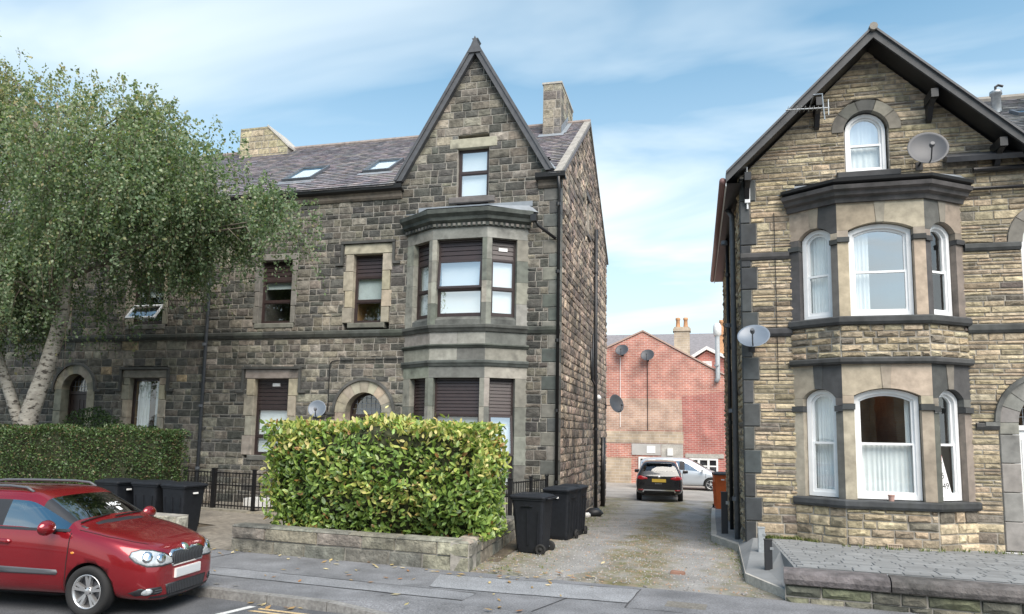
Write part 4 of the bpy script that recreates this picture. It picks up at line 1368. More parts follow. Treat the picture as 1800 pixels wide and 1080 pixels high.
# big shared stack with sloping shoulder
m = MB(); m.prism([(-16.55, 22.4, 11.6), (-14.5, 22.4, 11.6), (-14.5, 22.4, 12.62), (-15.35, 22.4, 13.42), (-16.55, 22.4, 13.42)], (0, 1.2, 0)); st_ = m.build('chimney', M['mortar'], HA)
def limc(v): return (-16.55, -14.5 if v < 12.62 else -14.5 - .85 * (v - 12.62) / .8)
for p in masonry(Fr((0, 22.4, 0), (1, 0, 0)), 11.6, 13.42, limc, [], lambda: rnd.uniform(.2, .3), lambda h: rnd.uniform(.28, .5), lambda c: jit((.38, .33, .22), .25), proud=.015, gap=.02): MB().add(*p).build('chimney_stone', M['stone_gold'], st_)
q = MB(); q.prism([(-15.38, 22.36, 13.40), (-14.44, 22.36, 12.52), (-14.44, 22.36, 12.60), (-15.38, 22.36, 13.48)], (0, 1.28, 0)); q.build('chimney_cap', M['concrete'], st_)
emit(piecesA, 'stone', HA, M['stone_sooty'])
emit(dressA, 'dressed_stone', HA, M['ashlar_clean'])
dish('satellite_dish', 'grey satellite dish on the dark stone wall beside the arched door', (-10.05, YL - .38, 2.72), (.28, -.9, .32), .24, 'dish_pale', stalk=(0, .36, -.05))
dish('satellite_dish', 'dark satellite dish seen from its back at the far corner of the dark house', (XL + .42, 27.6, 3.35), (.75, -.6, .25), .36, 'dish', stalk=(-.4, 0, -.1))
# ------------------------------------------------------------------ the golden stone house on the right
def tint_gold(c):
    n = mnoise.noise(Vector((c.x * .6, c.y * .6, c.z * .8))) * .5
    r = rnd.random() + n * .4
    if c.z < 1.1: r -= .12
    if r < .10: return jit((.15, .13, .105), .25)
    if r < .34: return jit((.255, .21, .145), .22)
    if r < .80: return jit((.385, .315, .21), .15)
    return jit((.45, .375, .26), .12)
def tint_quoin(): return jit(rnd.choice([(.05, .056, .058), (.065, .07, .072), (.043, .048, .05)]), .15)
def tint_rb(): return jit(rnd.choice([(.37, .315, .235), (.33, .285, .215), (.27, .24, .19), (.39, .33, .245)]), .1)
def tint_dark(): return jit((.05, .052, .053), .2)

GR = world_thing('stone_house', 'golden rubble-stone house with wide gable, dark corner stones and white arched sash windows', 'house', (3.3, YR, .3))
FG = Fr((0, YR, 0), (1, 0, 0))
piecesR, dressR = [], []
RX = 9.0
APX, APZ, GS = 3.29, 9.60, .985
def gl(v): return APX - (APZ - v) / GS, APX + (APZ - v) / GS
def qr(v): return .29 if int((v + 6) / .44) % 2 else .18
def limR(v):
    if v < 7.3: return (XR + qr(v), RX)
    if v > APZ - .02: return None
    a, b = gl(v)
    return (max(a, XR + .02), b)
AC, AR = 3.22, .385
DC, DR, DO, DS = 5.98, .516, .817, 2.50
RWIN = (5.70, 6.75, 4.32, 6.22)
opsR = [rect_op(1.92, 4.63, -.5, 7.05), rect_op(AC - AR, AC + AR, 7.18, 8.02), arch_op(AC, .61, 8.02, 8.02), arch_op(DC, DO, -.5, DS), rect_op(4.86, DC - DO + .02, 2.36, 2.50),
        rect_op(RWIN[0] - .02, RWIN[1] + .02, 4.2, 5.72), arch_op((RWIN[0] + RWIN[1]) / 2, .76, 5.72, 5.72), rect_op(XR, 1.9, 4.08, 4.24), rect_op(4.6, RX, 4.08, 4.24), rect_op(XR, 1.9, 5.58, 5.72), rect_op(4.6, RWIN[0], 5.58, 5.72)]
hr = lambda: rnd.choice([.055, .065, .07, .08, .09, .10, .12])
wr = lambda h: rnd.uniform(.18, .36) + rnd.random() ** 2 * .5
core = MB()
piecesR += masonry(FG, -.4, .95, limR, opsR, lambda: rnd.uniform(.12, .2), lambda h: rnd.uniform(.2, .55), tint_gold, proud=.026, gap=.018, rough=.6, core=core)
piecesR += masonry(FG, .95, APZ, limR, opsR, hr, wr, tint_gold, proud=.020, gap=.012, rough=.55, breaks=[4.08, 4.24, 5.58, 5.72, 7.3] + [k * .44 - 6 for k in range(16, 31)], core=core, bev=.008)
fbox(core, FG, XR + .004, XR + .3, -.4, 7.28, -.21, -.001)
core.build('wall', M['mortar'], GR)
v = -.4
while v < 7.25:
    b = min((math.floor((v + 6) / .44 + 1e-6) + 1) * .44 - 6, 7.25)
    dressR.append(block(FG, XR - .012, XR + qr((v + b) / 2) - .008, v + .007, b - .007, -.22, .03, tint_quoin(), .015))
    v = b
# side wall and back of the house
FE = Fr((XR, 23.0, 0), (0, -1, 0))
core = MB()
piecesR += [p + (1.0,) for p in masonry(FE, -.9, 7.4, lambda v: (0, 23.0 - YR - .225), [], lambda: rnd.uniform(.1, .17), lambda h: rnd.uniform(.2, .5), tint_gold, proud=.03, gap=.018, rough=.8, core=core)]
core.build('side_wall', M['mortar'], GR)
m = MB(); m.box((XR + .36, 22.7, -.9), (RX, 22.95, 7.3)); m.prism([(XR, 22.7, 7.3), (5.67, 22.7, 7.3), (APX, 22.7, 9.9)], (0, .25, 0)); m.box((RX - .3, YR + .36, -.9), (RX - .05, 22.69, 7.4)); m.build('back_wall', M['mortar'], GR)

# bands
for (x0, x1, z0, z1) in ((XR - .02, 1.80, 4.08, 4.24), (4.75, RX, 4.08, 4.24), (XR - .02, 1.78, 5.58, 5.72), (4.77, RWIN[0] - .03, 5.58, 5.72), (4.80, DC - DO, 2.36, 2.48)):
    x = x0
    while x < x1 - .02:
        x2 = min(x + rnd.uniform(.7, 1.2), x1)
        if x1 - x2 < .25: x2 = x1
        m = MB(); sweep(m, [(x + .003, YR), (x2 - .003, YR)], [(-.1, z0), (.04, z0), (.07, z0 + .05), (.07, z1 - .02), (.04, z1), (-.1, z1)], tint=jit((.075, .076, .075), .25)); m.build('band_stone', M['ashlar'], GR)
        x = x2

# attic window with its rough arch
dressR += wedge_ring(FG, AC, 8.02, .40, .61, math.pi, 0, 5, -.2, .04, lambda: jit(rnd.choice([(.12, .115, .105), (.16, .15, .13), (.22, .2, .165)]), .15))
win_white(GR, FG, AC - AR + .03, AC + AR - .03, 7.22, 8.40, rise=.34, mid=.47, fw=.06, rec=.10, low_cur=(0, 1, 6), top_cur=[(0, 1, 6)], up='glass_bright')
dressR.append(block(FG, AC - .55, AC + .55, 7.08, 7.2, -.2, .12, tint_dark(), .015))

# ---- bay
bayR = [(1.78, YR), (2.55, YR - .52), (4.0, YR - .52), (4.765, YR)]
FBR = facets(bayR)
wr_ = [(.20, .80), (.19, 1.26), (.13, .73)]
def arcv(u, a, b, vs_, rise):
    h = (b - a) / 2; rad = (h * h + rise * rise) / (2 * rise); c = (a + b) / 2
    return vs_ + rise - rad + math.sqrt(max(0, rad * rad - (u - c) ** 2))
def arch_lintel(f, a, b, vs_, rise, vtop, t, tf, key=.13):
    fr, L = f[0], f[1]
    c = (a + b) / 2
    out = []
    for (x0, x1, kind) in ((0, c - key / 2, 0), (c - key / 2, c + key / 2, 1), (c + key / 2, L, 2)):
        g = .003
        X0, X1 = x0 + g, x1 - g
        poly = []
        if kind == 0: poly = [(0, vs_), (a, vs_)] + [(a + (X1 - a) * i / 8, arcv(a + (X1 - a) * i / 8, a, b, vs_, rise)) for i in range(1, 9)] + [(X1, vtop), (0, vtop)]
        elif kind == 1: poly = [(X0, arcv(X0, a, b, vs_, rise)), (X1, arcv(X1, a, b, vs_, rise)), (X1 + .03, vtop), (X0 - .03, vtop)]
        else: poly = [(X0 + (b - X0) * i / 8, arcv(X0 + (b - X0) * i / 8, a, b, vs_, rise)) for i in range(0, 8)] + [(b, vs_), (L, vs_), (L, vtop), (X0, vtop)]
        n1 = .012 if kind == 1 else 0
        m = len(poly)
        p = [fr.p(u, v, n1) for u, v in poly] + [fr.p(u, v, -t) for u, v in poly]
        fs = [tuple(range(m)), tuple(range(2 * m - 1, m - 1, -1))] + [(k, m + k, m + (k + 1) % m, (k + 1) % m) for k in range(m)]
        out.append((p, fs, tf()))
    return out
core = MB()
for i, (f, (a, b)) in enumerate(zip(FBR, wr_)):
    fr, L = f[0], f[1]
    lim_ = lambda v, L=L: (0, L)
    core = MB()
    piecesR += masonry(fr, -.3, .95, lim_, [], lambda: rnd.uniform(.12, .19), lambda h: rnd.uniform(.2, .5), tint_gold, proud=.03, gap=.018, rough=.7, core=core, thick=.2)
    core.build('bay_wall', M['mortar'], GR); core = MB()
    piecesR += masonry(fr, 3.61, 4.20, lim_, [], lambda: rnd.uniform(.10, .135), lambda h: rnd.uniform(.2, .42), tint_gold, proud=.028, gap=.016, rough=.8, core=core, thick=.2)
    core.build('bay_wall', M['mortar'], GR)
    tf = tint_rb if i == 1 else (lambda: jit(rnd.choice([(.075, .075, .072), (.33, .285, .22), (.22, .195, .16), (.12, .115, .105)]), .15))
    rise = .13 if i == 1 else .17
    for (v0, vsp, vt) in ((1.10, 2.93, 3.49), (4.35, 5.95, 6.46)):
        sp = vsp + (.13 - rise)
        for (p0, p1) in ((v0, v0 + (sp - v0) * .86), (v0 + (sp - v0) * .92, sp)):
            dressR.append(fblock(f, 0, a, p0, p1, .24, tf()))
            dressR.append(fblock(f, b, L, p0, p1, .24, tf()))
        p0, p1 = v0 + (sp - v0) * .86, v0 + (sp - v0) * .92
        dressR.append(fblock(f, 0, a + .012, p0, p1, .24, tint_dark(), n1=.035))
        dressR.append(fblock(f, b - .012, L, p0, p1, .24, tint_dark(), n1=.035))
        dressR += arch_lintel(f, a, b, sp, rise, vt, .24, tf)
    kw = [dict(low_cur=(0, 1, 8), top_cur=[(0, 1, 7)]), dict(low_cur=(0, 1, 11), top_cur=[(.88, 1, 2)], dark='room_warm'), dict(top_cur=[(.0, .55, 4)])][i]
    win_white(GR, fr, a + .012, b - .012, 1.115, 3.06 - .012, rise=rise, mid=.50, **kw)
    kw = [dict(top_cur=[(0, 1, 7)], low_cur=(0, 1, 7)), dict(top_cur=[(.0, .34, 5)], dark='room_warm', up='glass_bright', lo='glass_bright'), dict(top_cur=[(0, .4, 3)])][i]
    win_white(GR, fr, a + .012, b - .012, 4.365, 6.08 - .012, rise=rise, mid=.48, **kw)
def bay_band(z0, z1, o, tintc, name, prof=None):
    pts = bayR
    for k in range(3):
        # one length of stone per face, mitred at the corners
        m = MB()
        pr = prof or [(-.2, z0), (o * .7, z0), (o, z0 + (z1 - z0) * .3), (o, z1 - .025), (o * .75, z1), (-.2, z1)]
        sweep(m, pts, pr, tint=jit(tintc, .1))
        break
    return m.build(name, M['ashlar'], GR)
bay_band(.95, 1.10, .09, (.05, .052, .055), 'sill')
bay_band(3.49, 3.61, .10, (.055, .057, .057), 'moulding')
bay_band(4.20, 4.35, .10, (.05, .052, .055), 'sill')
bay_band(6.46, 6.75, .1, (.095, .093, .088), 'cornice', [(-.2, 6.46), (.05, 6.46), (.07, 6.54), (.15, 6.57), (.17, 6.63), (.24, 6.66), (.26, 6.73), (.2, 6.75), (-.2, 6.75)])
m = MB(); sweep(m, bayR, [(.1, 6.75), (.20, 6.755), (.27, 6.79), (.28, 6.84), (.25, 6.84), (.22, 6.80), (.1, 6.79)]); m.build('gutter', M['black_paint'], GR)
m = MB()
inn = [(1.75, YR - .002), (2.62, YR - .002), (3.95, YR - .002), (4.8, YR - .002)]
oo = [(1.58, YR - .004), (2.44, YR - .76), (4.11, YR - .76), (4.98, YR - .004)]
for i in range(3): m.add([(*oo[i], 6.84), (*oo[i + 1], 6.84), (*inn[i + 1], 7.02), (*inn[i], 7.02)], [(0, 1, 2, 3)])
m.build('bay_roof', M['lead'], GR)
# ---- door and the right hand window
doorway(GR, dressR, FG, DC, DR, DS, .28, DO, lambda: jit((.22, .215, .195), .15), leaf='white_upvc', frame='white_upvc', ringt=(.15, .15, .14))
m = MB(); m.box((DC - .9, YR - .55, 0), (DC + .9, YR - .03, .27)); m.build('doorstep', M['ashlar_clean'], GR)
c_ = (RWIN[0] + RWIN[1]) / 2
dressR += wedge_ring(FG, c_, 5.72, .53, .76, math.pi, 0, 5, -.2, .04, lambda: jit((.2, .185, .155), .15))
win_white(GR, FG, RWIN[0] + .01, RWIN[1] - .01, RWIN[2], RWIN[3] + .0, rise=.5, mid=.48, top_cur=[(0, .5, 4)])
# ---- roof of the gable
BY = YR - .48
EZ = 7.10; EXL, EXR = .62, 5.96; RAZ = 9.70
m = MB()
for (ex, s) in ((EXL, -1), (EXR, 1)):
    e0 = Vector((ex, BY, EZ)); a0 = Vector((APX, BY, RAZ))
    m.hexa([e0, a0, a0 + Vector((0, 23.2 - BY, 0)), e0 + Vector((0, 23.2 - BY, 0)), e0 + Vector((0, 0, .07)), a0 + Vector((0, 0, .07)), a0 + Vector((0, 23.2 - BY, .07)), e0 + Vector((0, 23.2 - BY, .07))], (.12, .12, .13))
m.build('roof', M['slate'], GR)
for s, ex in ((-1, EXL), (1, EXR)):
    m = MB()
    A = Vector((ex - s * 0, BY - .05, EZ - .02)); B = Vector((APX, BY - .05, RAZ))
    m.hexa([A + Vector((0, 0, -.07)), B + Vector((0, 0, -.09)), B + Vector((0, .05, -.09)), A + Vector((0, .05, -.07)), A + Vector((0, 0, .09)), B + Vector((0, 0, .10)), B + Vector((0, .05, .10)), A + Vector((0, .05, .09))])
    m.build('bargeboard', M['barge_wood'], GR)
    m = MB()
    A = Vector((ex, BY - .09, EZ + .07)); B = Vector((APX, BY - .09, RAZ + .09))
    m.hexa([A, B, B + Vector((0, .3, 0)), A + Vector((0, .3, 0)), A + Vector((0, 0, .05)), B + Vector((0, 0, .05)), B + Vector((0, .3, .05)), A + Vector((0, .3, .05))])
    m.build('verge', M['barge'], GR)
    # soffit
    m = MB(); A = Vector((ex, BY, EZ - .06)); B = Vector((APX, BY, RAZ - .09)); C = Vector((0, .5, 0))
    m.add([A, B, B + C, A + C], [(0, 1, 2, 3)]); m.build('soffit', M['black_paint'], GR)
m = MB(); m.tube([(APX, BY - .12, RAZ + .10), (APX, 23.2, RAZ + .10)], .075, 8); m.build('ridge', mat('ridge_stone', (.26, .24, .21), .9, var=.2, vscale=5), GR)
for (x, z) in ((APX - .95, 8.42), (APX + 1.0, 8.38), (APX + 2.05, 7.36), (XR + .12, 7.05)):
    q = MB()
    fbox(q, FG, x - .06, x + .06, z, z + .16, 0, .46)
    q.prism([FG.p(x - .045, z, .02), FG.p(x - .045, z - .32, .02), FG.p(x - .045, z - .28, .09), FG.p(x - .045, z - .08, .22), FG.p(x - .045, z - .002, .38)], (.09, 0, 0))
    q.build('bracket', M['black_paint'], GR)
# eaves gutter along the driveway side
m = MB(); m.tube([(EXL - .06, BY + .02, EZ - .04), (EXL - .06, 22.9, EZ - .04)], .065, 10); m.build('gutter', mat('gutter_brown', (.20, .11, .10), .45), GR, smooth=True)
m = MB(); m.box((EXL - .01, BY + .03, EZ - .14), (EXL + .012, 22.9, EZ - .002)); m.build('fascia', M['white_paint'], GR)
m = MB(); m.add([(EXL + .014, BY + .01, EZ - .10), (XR, BY + .01, EZ - .10), (XR, 22.9, EZ - .10), (EXL + .014, 22.9, EZ - .10)], [(0, 1, 2, 3)]); m.build('soffit', M['black_paint'], GR)
pipe(GR, [(EXL, 15.6, 7.2), (XR - .10, 15.5, 6.85), (XR - .10, 15.5, 6.6), (XR - .10, 15.5, 0.0)], .055, 'grey_pipe')
pipe(GR, [(XR - .1, 17.9, 7.0), (XR - .1, 17.9, -.2)], .045, 'black_paint')
m = MB(); m.tube([(XR - .05, 16.6, 3.6), (XR - .05, 16.4, 2.4), (XR - .05, 16.1, .2)], .07, 8); m.build('soil_pipe', M['black_paint'], GR, smooth=True)
# wing roof
WF = Fr((4.0, YR - .25, 7.30), (1, 0, 0), (0, 5.95, 3.57)); WS = math.hypot(5.95, 3.57)
m = MB(); fbox(m, WF, .5, 5.2, 0, WS, -.1, -.004); m.build('wing_roof', M['barge'], GR)
def skipR(u, v):
    p = WF.p(u, v, 0)
    return p.z < RAZ + .1 - (p.x - APX) * .975 or p.y < BY
emit(slates(WF, 5.2, WS, skipR, lambda: jit(rnd.choice([(.15, .155, .165), (.19, .19, .2), (.22, .22, .22), (.12, .125, .135)]), .1), w=.3), 'slate', GR, M['slate'], most=220)
m = MB(); m.tube([(5.6, YR - .25 + 5.95, 10.92), (9.3, YR - .25 + 5.95, 10.92)], .1, 8); m.build('wing_ridge', M['ridge_stone'], GR)
pt = WF.p(2.98, 5.05)
m = MB(); m.lathe([(.10, -.1), (.10, .42), (.13, .42), (.13, .5), (.02, .53)], pt, (0, 0, 1), 14); m.build('flue', M['galvanised'], GR, smooth=True)
m = MB(); m.tube([pt + Vector((0, 0, .48)), pt + Vector((0, 0, .62)), pt + Vector((.06, 0, .66)), pt + Vector((.16, 0, .62))], .03, 8); m.build('cowl', M['trim_black'], GR)
m = MB(); ring(m, WF, outline(3.05, 3.55, 4.0, 4.55), outline(3.1, 3.5, 4.05, 4.5), 0, .1); w = m.build('roof_window', M['grey_pipe'], GR)
pane(w, WF, 3.1, 3.5, 4.05, 4.5, .08, 'glass_bright')
# rainwater pipes across the wall
m = MB(); m.tube([(4.95, YR - .12, 7.06), (9.2, YR - .12, 7.10)], .05, 8); m.build('cross_pipe', M['black_paint'], GR)
m = MB(); m.tube([(4.93, YR - .1, 6.72), (9.2, YR - .1, 6.70)], .035, 8); m.build('cross_pipe', M['black_paint'], GR)
# cables
m = MB(); m.tube([(1.52, YR - .045, 6.5), (1.53, YR - .045, 3.2)], .007, 5); m.build('cable', M['black_paint'], GR)
m = MB(); m.tube([(XR + .13, YR - .06, 7.55), (XR + .13, YR - .06, 6.6)], .018, 6); m.box((XR + .08, YR - .1, 6.72), (XR + .18, YR - .035, 7.0)); m.build('cable_box', M['white_upvc'], GR)
# air brick
m = MB(); fr = FBR[1][0]
ring(m, fr, outline(.62, .86, .24, .38), outline(.64, .84, .26, .36), .02, .05)
for i in range(1, 6): fbox(m, fr, .64 + .2 * i / 6 - .006, .64 + .2 * i / 6 + .006, .26, .36, .025, .045)
for i in range(1, 3): fbox(m, fr, .64, .84, .26 + .1 * i / 3 - .006, .26 + .1 * i / 3 + .006, .026, .044)
m.build('air_brick', mat('air_brick', (.42, .34, .26), .9), GR)
emit(piecesR, 'stone', GR, M['stone_gold'])
emit(dressR, 'dressed_stone', GR, M['ashlar_clean'], most=290)
# letting board propped inside the narrow right-hand light
fr = FBR[2][0]
tb = world_thing('letting_board', 'white letting board with black figures propped inside the narrow ground floor window', 'sign', fr.p(.4, 1.2, -.17))
m = MB(); m.prism([fr.p(.225, 1.21, -.165), fr.p(.54, 1.21, -.165), fr.p(.27, 2.1, -.165), fr.p(.225, 2.1, -.165)], fr.N * -.004); m.build('panel', M['paper'], tb)
text(tb, '49', .15, fr, .40, 1.36, -.163, 'print_black'); text(tb, '5', .15, fr, .34, 1.54, -.163, 'print_black'); text(tb, 'T', .14, fr, .31, 1.72, -.163, 'print_black')
m = MB(); fbox(m, fr, .225, .33, 1.80, 1.90, -.1645, -.1625); m.build('red_stripe', M['print_red'], tb)
fr = FBR[1][0]
m = MB(); p = fr.p(.72, 1.10, .03)
m.lathe([(.001, 0), (.04, 0), (.052, .09), (.058, .09), (.058, .11), (.045, .11), (.042, .03), (.001, .03)], p, (0, 0, 1), 14)
o = m.build('plant_pot', mat('pot_pink', (.42, .26, .22), .85), None)
tag(o, 'small pinkish pot standing on the lower bay sill of the golden house', 'plant pot')
dish('satellite_dish', 'large grey satellite dish above the bay of the golden house', (4.10, YR - .52, 7.36), (-.05, -.95, .25), .33, 'dish', stalk=(0, .5, -.12))
dish('satellite_dish', 'pale tilted satellite dish on the corner stones of the golden house', (1.08, YR - .32, 4.02), (-.12, -.78, .62), .29, 'dish_pale', stalk=(-.02, .3, -.16))
# aerial
AY = YR - .74
ae = world_thing('tv_aerial', 'silver television aerial on a cranked pole under the golden gable', 'aerial', (2.37, YR, 8.3))
m = MB(); m.tube([(2.2, YR + .01, 8.50), (2.2, AY + .05, 8.52), (2.34, AY, 8.50), (2.37, AY, 8.0)], .014, 6); m.build('mast', M['galvanised'], ae)
m = MB(); m.tube([(1.70, AY, 8.25), (2.46, AY, 8.22)], .012, 6); m.build('boom', M['galvanised'], ae)
for i in range(9):
    x = 1.73 + i * .075
    q = MB(); q.tube([(x, AY - .16 + .01 * i, 8.247 - .003 * i), (x, AY + .16 - .01 * i, 8.247 - .003 * i)], .005, 5); q.build('element', M['galvanised'], ae)
q = MB(); q.tube([(2.44, AY, 8.08), (2.44, AY, 8.38)], .01, 5); q.build('reflector', M['galvanised'], ae)

# ---- raised forecourt in front of it
def fz(x, y):
    # level of the forecourt: level with the wall top by the street, falling slightly to the house
    t_, n_ = st_of(x, y)
    return .37 - .035 * max(0, n_ - PW) * .5 - .018 * max(0, x - 2)
kp = [(1.18, 10.42, .06), (.70, 11.5, .07), (.77, 14.55, .06), (.30, 16.2, .0), (.42, 22.5, -.30), (.55, 27.5, -.40)]
m = MB()
inner = [(1.22, 10.44, .08), (1.05, 11.6, .16), (1.02, 14.2, .30), (.9, 16.2, .08), (.9, 22.5, -.24), (.9, 27.5, -.36)]
vs_ = [(a[0], a[1], a[2] + .05) for a in kp] + inner
m.add(vs_, [(i, i + 6, i + 7, i + 1) for i in range(5)])
a1 = st(6.2, PW + .24); a2 = st(16, PW + .24)
pts = [(1.22, 10.44, .08), (1.05, 11.6, .16), (1.02, 14.2, .30), (8.9, 14.4, .2), (8.9, a2.y, .36), (1.75, 10.55, .38)]
gridn = 14
rows_ = []
for j in range(gridn + 1):
    s = j / gridn
    rows_.append([])
    for i in range(21):
        x = 1.30 + (9.0 - 1.30) * i / 20
        wallp = K0 + SD * ((x - K0.x) / SD.x) ; yw = st((x - K0.x - SN.x * (PW + .15)) / SD.x, PW + .15).y
        y = yw + (YR + .1 - yw) * s
        z = .385 + (.30 - .012 * (x - 1.3) - .385) * s
        rows_[-1].append((x, y, z))
b0 = len(m.v)
for r_ in rows_: m.v.extend(r_)
for j in range(gridn):
    for i in range(20):
        a = b0 + j * 21 + i
        m.f.append([a, a + 1, a + 22, a + 21]); m.t.append((.2, .2, .2)); m.m.append(0)
# ramp between the strip and the forecourt
m.add([inner[0], inner[1], inner[2], rows_[gridn][0], rows_[gridn // 2][0], rows_[0][0]], [(0, 5, 4, 1), (1, 4, 3, 2)])
fore = struct('forecourt', m, M['setts'])
# setts laid in rows along the street
pcs = []
for j in range(26):
    s0, s1 = j / 26, (j + .965) / 26
    i = 0; x = 1.34 + (.1 if j % 2 else 0)
    while x < 6.6:
        w = rnd.uniform(.22, .46)
        def gp(x, s):
            yw = st((x - K0.x - SN.x * (PW + .15)) / SD.x, PW + .15).y
            return Vector((x, yw + .25 + (YR - .0 - yw - .25) * s, .385 + (.30 - .012 * (x - 1.3) - .385) * s))
        k = rnd.uniform(0, .008)
        p = [gp(x, s0), gp(x + w - .012, s0), gp(x + w - .012, s1), gp(x, s1)]
        up_ = [q + Vector((0, 0, .010 + k * .4 + rnd.uniform(-.001, .001))) + (sum(p, Vector()) / 4 - q) * .03 for q in p]
        g = rnd.uniform(.175, .235)
        pcs.append((p + up_, [(4, 5, 6, 7), (0, 1, 5, 4), (1, 2, 6, 5), (2, 3, 7, 6), (3, 0, 4, 7)], (g, g * 1.03, g * 1.04)))
        x += w
emit(pcs, 'sett', fore, M['sett_piece'], most=300)
# concrete kerb beside the driveway, length by length
for i in range(5):
    a, b = Vector(kp[i]), Vector(kp[i + 1])
    n_ = max(1, int((b - a).length / 1.0))
    for k in range(n_):
        p, q = a.lerp(b, k / n_ + .004), a.lerp(b, (k + 1) / n_ - .004)
        d = (q - p).normalized(); s = Vector((-d.y, d.x, 0)) * .12
        mb = MB(); D = Vector((0, 0, -.4)); T = Vector((0, 0, .055))
        mb.hexa([p + D, p - s + D, q - s + D, q + D, p + T, p - s + T, q - s + T, q + T])
        mb.build('kerb_stone', M['concrete'], fore, loc=(p + q) / 2)
# street wall with rounded copings
RW = world_thing('street_wall', 'low mossy stone wall with heavy dark copings before the golden house', 'wall', st(6.15, PW + .1))
t0 = st_of(1.13, 10.35)[0]
FW = Fr(st(0, PW - .02), SD)
core = MB()
pw = masonry(FW, -.15, .22, lambda v: (t0, t0 + 9), [], lambda: rnd.uniform(.09, .15), lambda h: rnd.uniform(.25, .6), lambda c: jit(rnd.choice([(.13, .125, .095), (.09, .09, .07), (.18, .16, .125), (.115, .12, .075)]), .2), proud=.04, gap=.014, rough=.8, core=core, thick=.22)
FWL = Fr(FW.p(t0, 0, -.24), -SN * -1 * -1)
core.build('wall_core', M['mortar_dark'], RW)
emit(pw, 'stone', RW, M['stone_sooty'])
u = t0 - .02
for L in (1.28, 1.9, 1.7, 1.6, 1.7):
    q = MB()
    prof = [(-.26, .235), (.07, .235), (.085, .30), (.06, .365), (-.02, .40), (-.26, .40)]
    n = len(prof)
    A = [FW.p(u + .008, v, nn) for nn, v in prof]; B = [FW.p(u + L - .008, v + rnd.uniform(-.008, .008), nn) for nn, v in prof]
    q.add(A + B, [tuple(range(n - 1, -1, -1)), tuple(range(n, 2 * n))] + [(i, (i + 1) % n, n + (i + 1) % n, n + i) for i in range(n)], jit((.105, .099, .096), .1))
    q.build('coping_stone', M['stone_sooty'], RW, loc=FW.p(u + L / 2, .3))
    u += L
# ------------------------------------------------------------------ behind: brick building, far terrace
def brick_mat(name, c1, c2, mort, s=1.0):
    m = bpy.data.materials.new(name); m.use_nodes = True
    nt = m.node_tree; nd = nt.nodes; lk = nt.links; bs = nd['Principled BSDF']; bs.inputs['Roughness'].default_value = .9
    geo = nd.new('ShaderNodeNewGeometry'); sep = nd.new('ShaderNodeSeparateXYZ'); lk.new(geo.outputs['Position'], sep.inputs[0])
    cb = nd.new('ShaderNodeCombineXYZ'); lk.new(sep.outputs['X'], cb.inputs[0]); lk.new(sep.outputs['Z'], cb.inputs[1])
    br = nd.new('ShaderNodeTexBrick'); lk.new(cb.outputs[0], br.inputs['Vector'])
    br.inputs['Scale'].default_value = 1; br.inputs['Brick Width'].default_value = .30 * s; br.inputs['Row Height'].default_value = .10 * s
    br.inputs['Mortar Size'].default_value = .012; br.inputs['Mortar Smooth'].default_value = .3
    br.inputs['Color1'].default_value = (*c1, 1); br.inputs['Color2'].default_value = (*c2, 1); br.inputs['Mortar'].default_value = (*mort, 1)
    no = nd.new('ShaderNodeTexNoise'); no.inputs['Scale'].default_value = 1.4; no.inputs['Detail'].default_value = 6; lk.new(geo.outputs['Position'], no.inputs['Vector'])
    mr = nd.new('ShaderNodeMapRange'); mr.inputs['From Min'].default_value = .3; mr.inputs['From Max'].default_value = .7; mr.inputs['To Min'].default_value = .7; mr.inputs['To Max'].default_value = 1.3
    lk.new(no.outputs['Fac'], mr.inputs['Value'])
    sc = nd.new('ShaderNodeVectorMath'); sc.operation = 'SCALE'; lk.new(br.outputs['Color'], sc.inputs[0]); lk.new(mr.outputs[0], sc.inputs['Scale']); lk.new(sc.outputs[0], bs.inputs['Base Color'])
    b = nd.new('ShaderNodeBump'); b.inputs['Strength'].default_value = .5; b.inputs['Distance'].default_value = .01; lk.new(br.outputs['Fac'], b.inputs['Height']); b.invert = True; lk.new(b.outputs[0], bs.inputs['Normal'])
    MATS[name] = m
    return m
brick_mat('brick', (.50, .21, .155), (.40, .155, .12), (.55, .46, .40))
brick_mat('brick_deep', (.42, .14, .11), (.34, .11, .092), (.45, .35, .31))
brick_mat('brick_pale', (.48, .31, .23), (.40, .25, .19), (.52, .46, .39))
brick_mat('rubble_pale', (.46, .37, .27), (.36, .29, .22), (.50, .45, .38), 1.6)
mat('slate_far', (.20, .19, .20), .8, var=.25, vscale=6, stretch=(1, 1, 4))

BYB = 40.0
BB = world_thing('brick_building', 'red brick gabled building closing the yard behind the parked cars', 'building', (-1.5, BYB, -.45))
m = MB()
out_ = [(-9.5, -.6), (5.5, -.6), (5.5, 3.2), (-2.8, 7.92), (-9.5, 4.9)]
m.prism([(x, BYB, z) for x, z in out_], (0, .4, 0)); m.build('wall', M['brick'], BB)
def panel(pts, d, material, name, par=BB):
    q = MB(); q.prism([(x, BYB - d, z) for x, z in pts], (0, d - .002, 0)); return q.build(name, M[material], par)
panel([(-.62, -.6), (5.4, -.6), (5.4, 2.9), (2.2, 4.7), (-.7, 4.3)], .012, 'brick_deep', 'brick_face')
panel([(-9, 2.45), (-.66, 2.45), (-.72, 4.15), (-9, 4.3)], .010, 'brick_pale', 'brick_face')
panel([(-9, 1.75), (-.64, 1.75), (-.64, 2.40), (-9, 2.40)], .03, 'rubble_pale', 'stone_face')
panel([(-9, .95), (-3.45, .95), (-3.45, 1.72), (-9, 1.72)], .012, 'brick', 'brick_face')
panel([(-9, -.6), (-3.45, -.6), (-3.45, .93), (-9, .93)], .03, 'rubble_pale', 'stone_face')
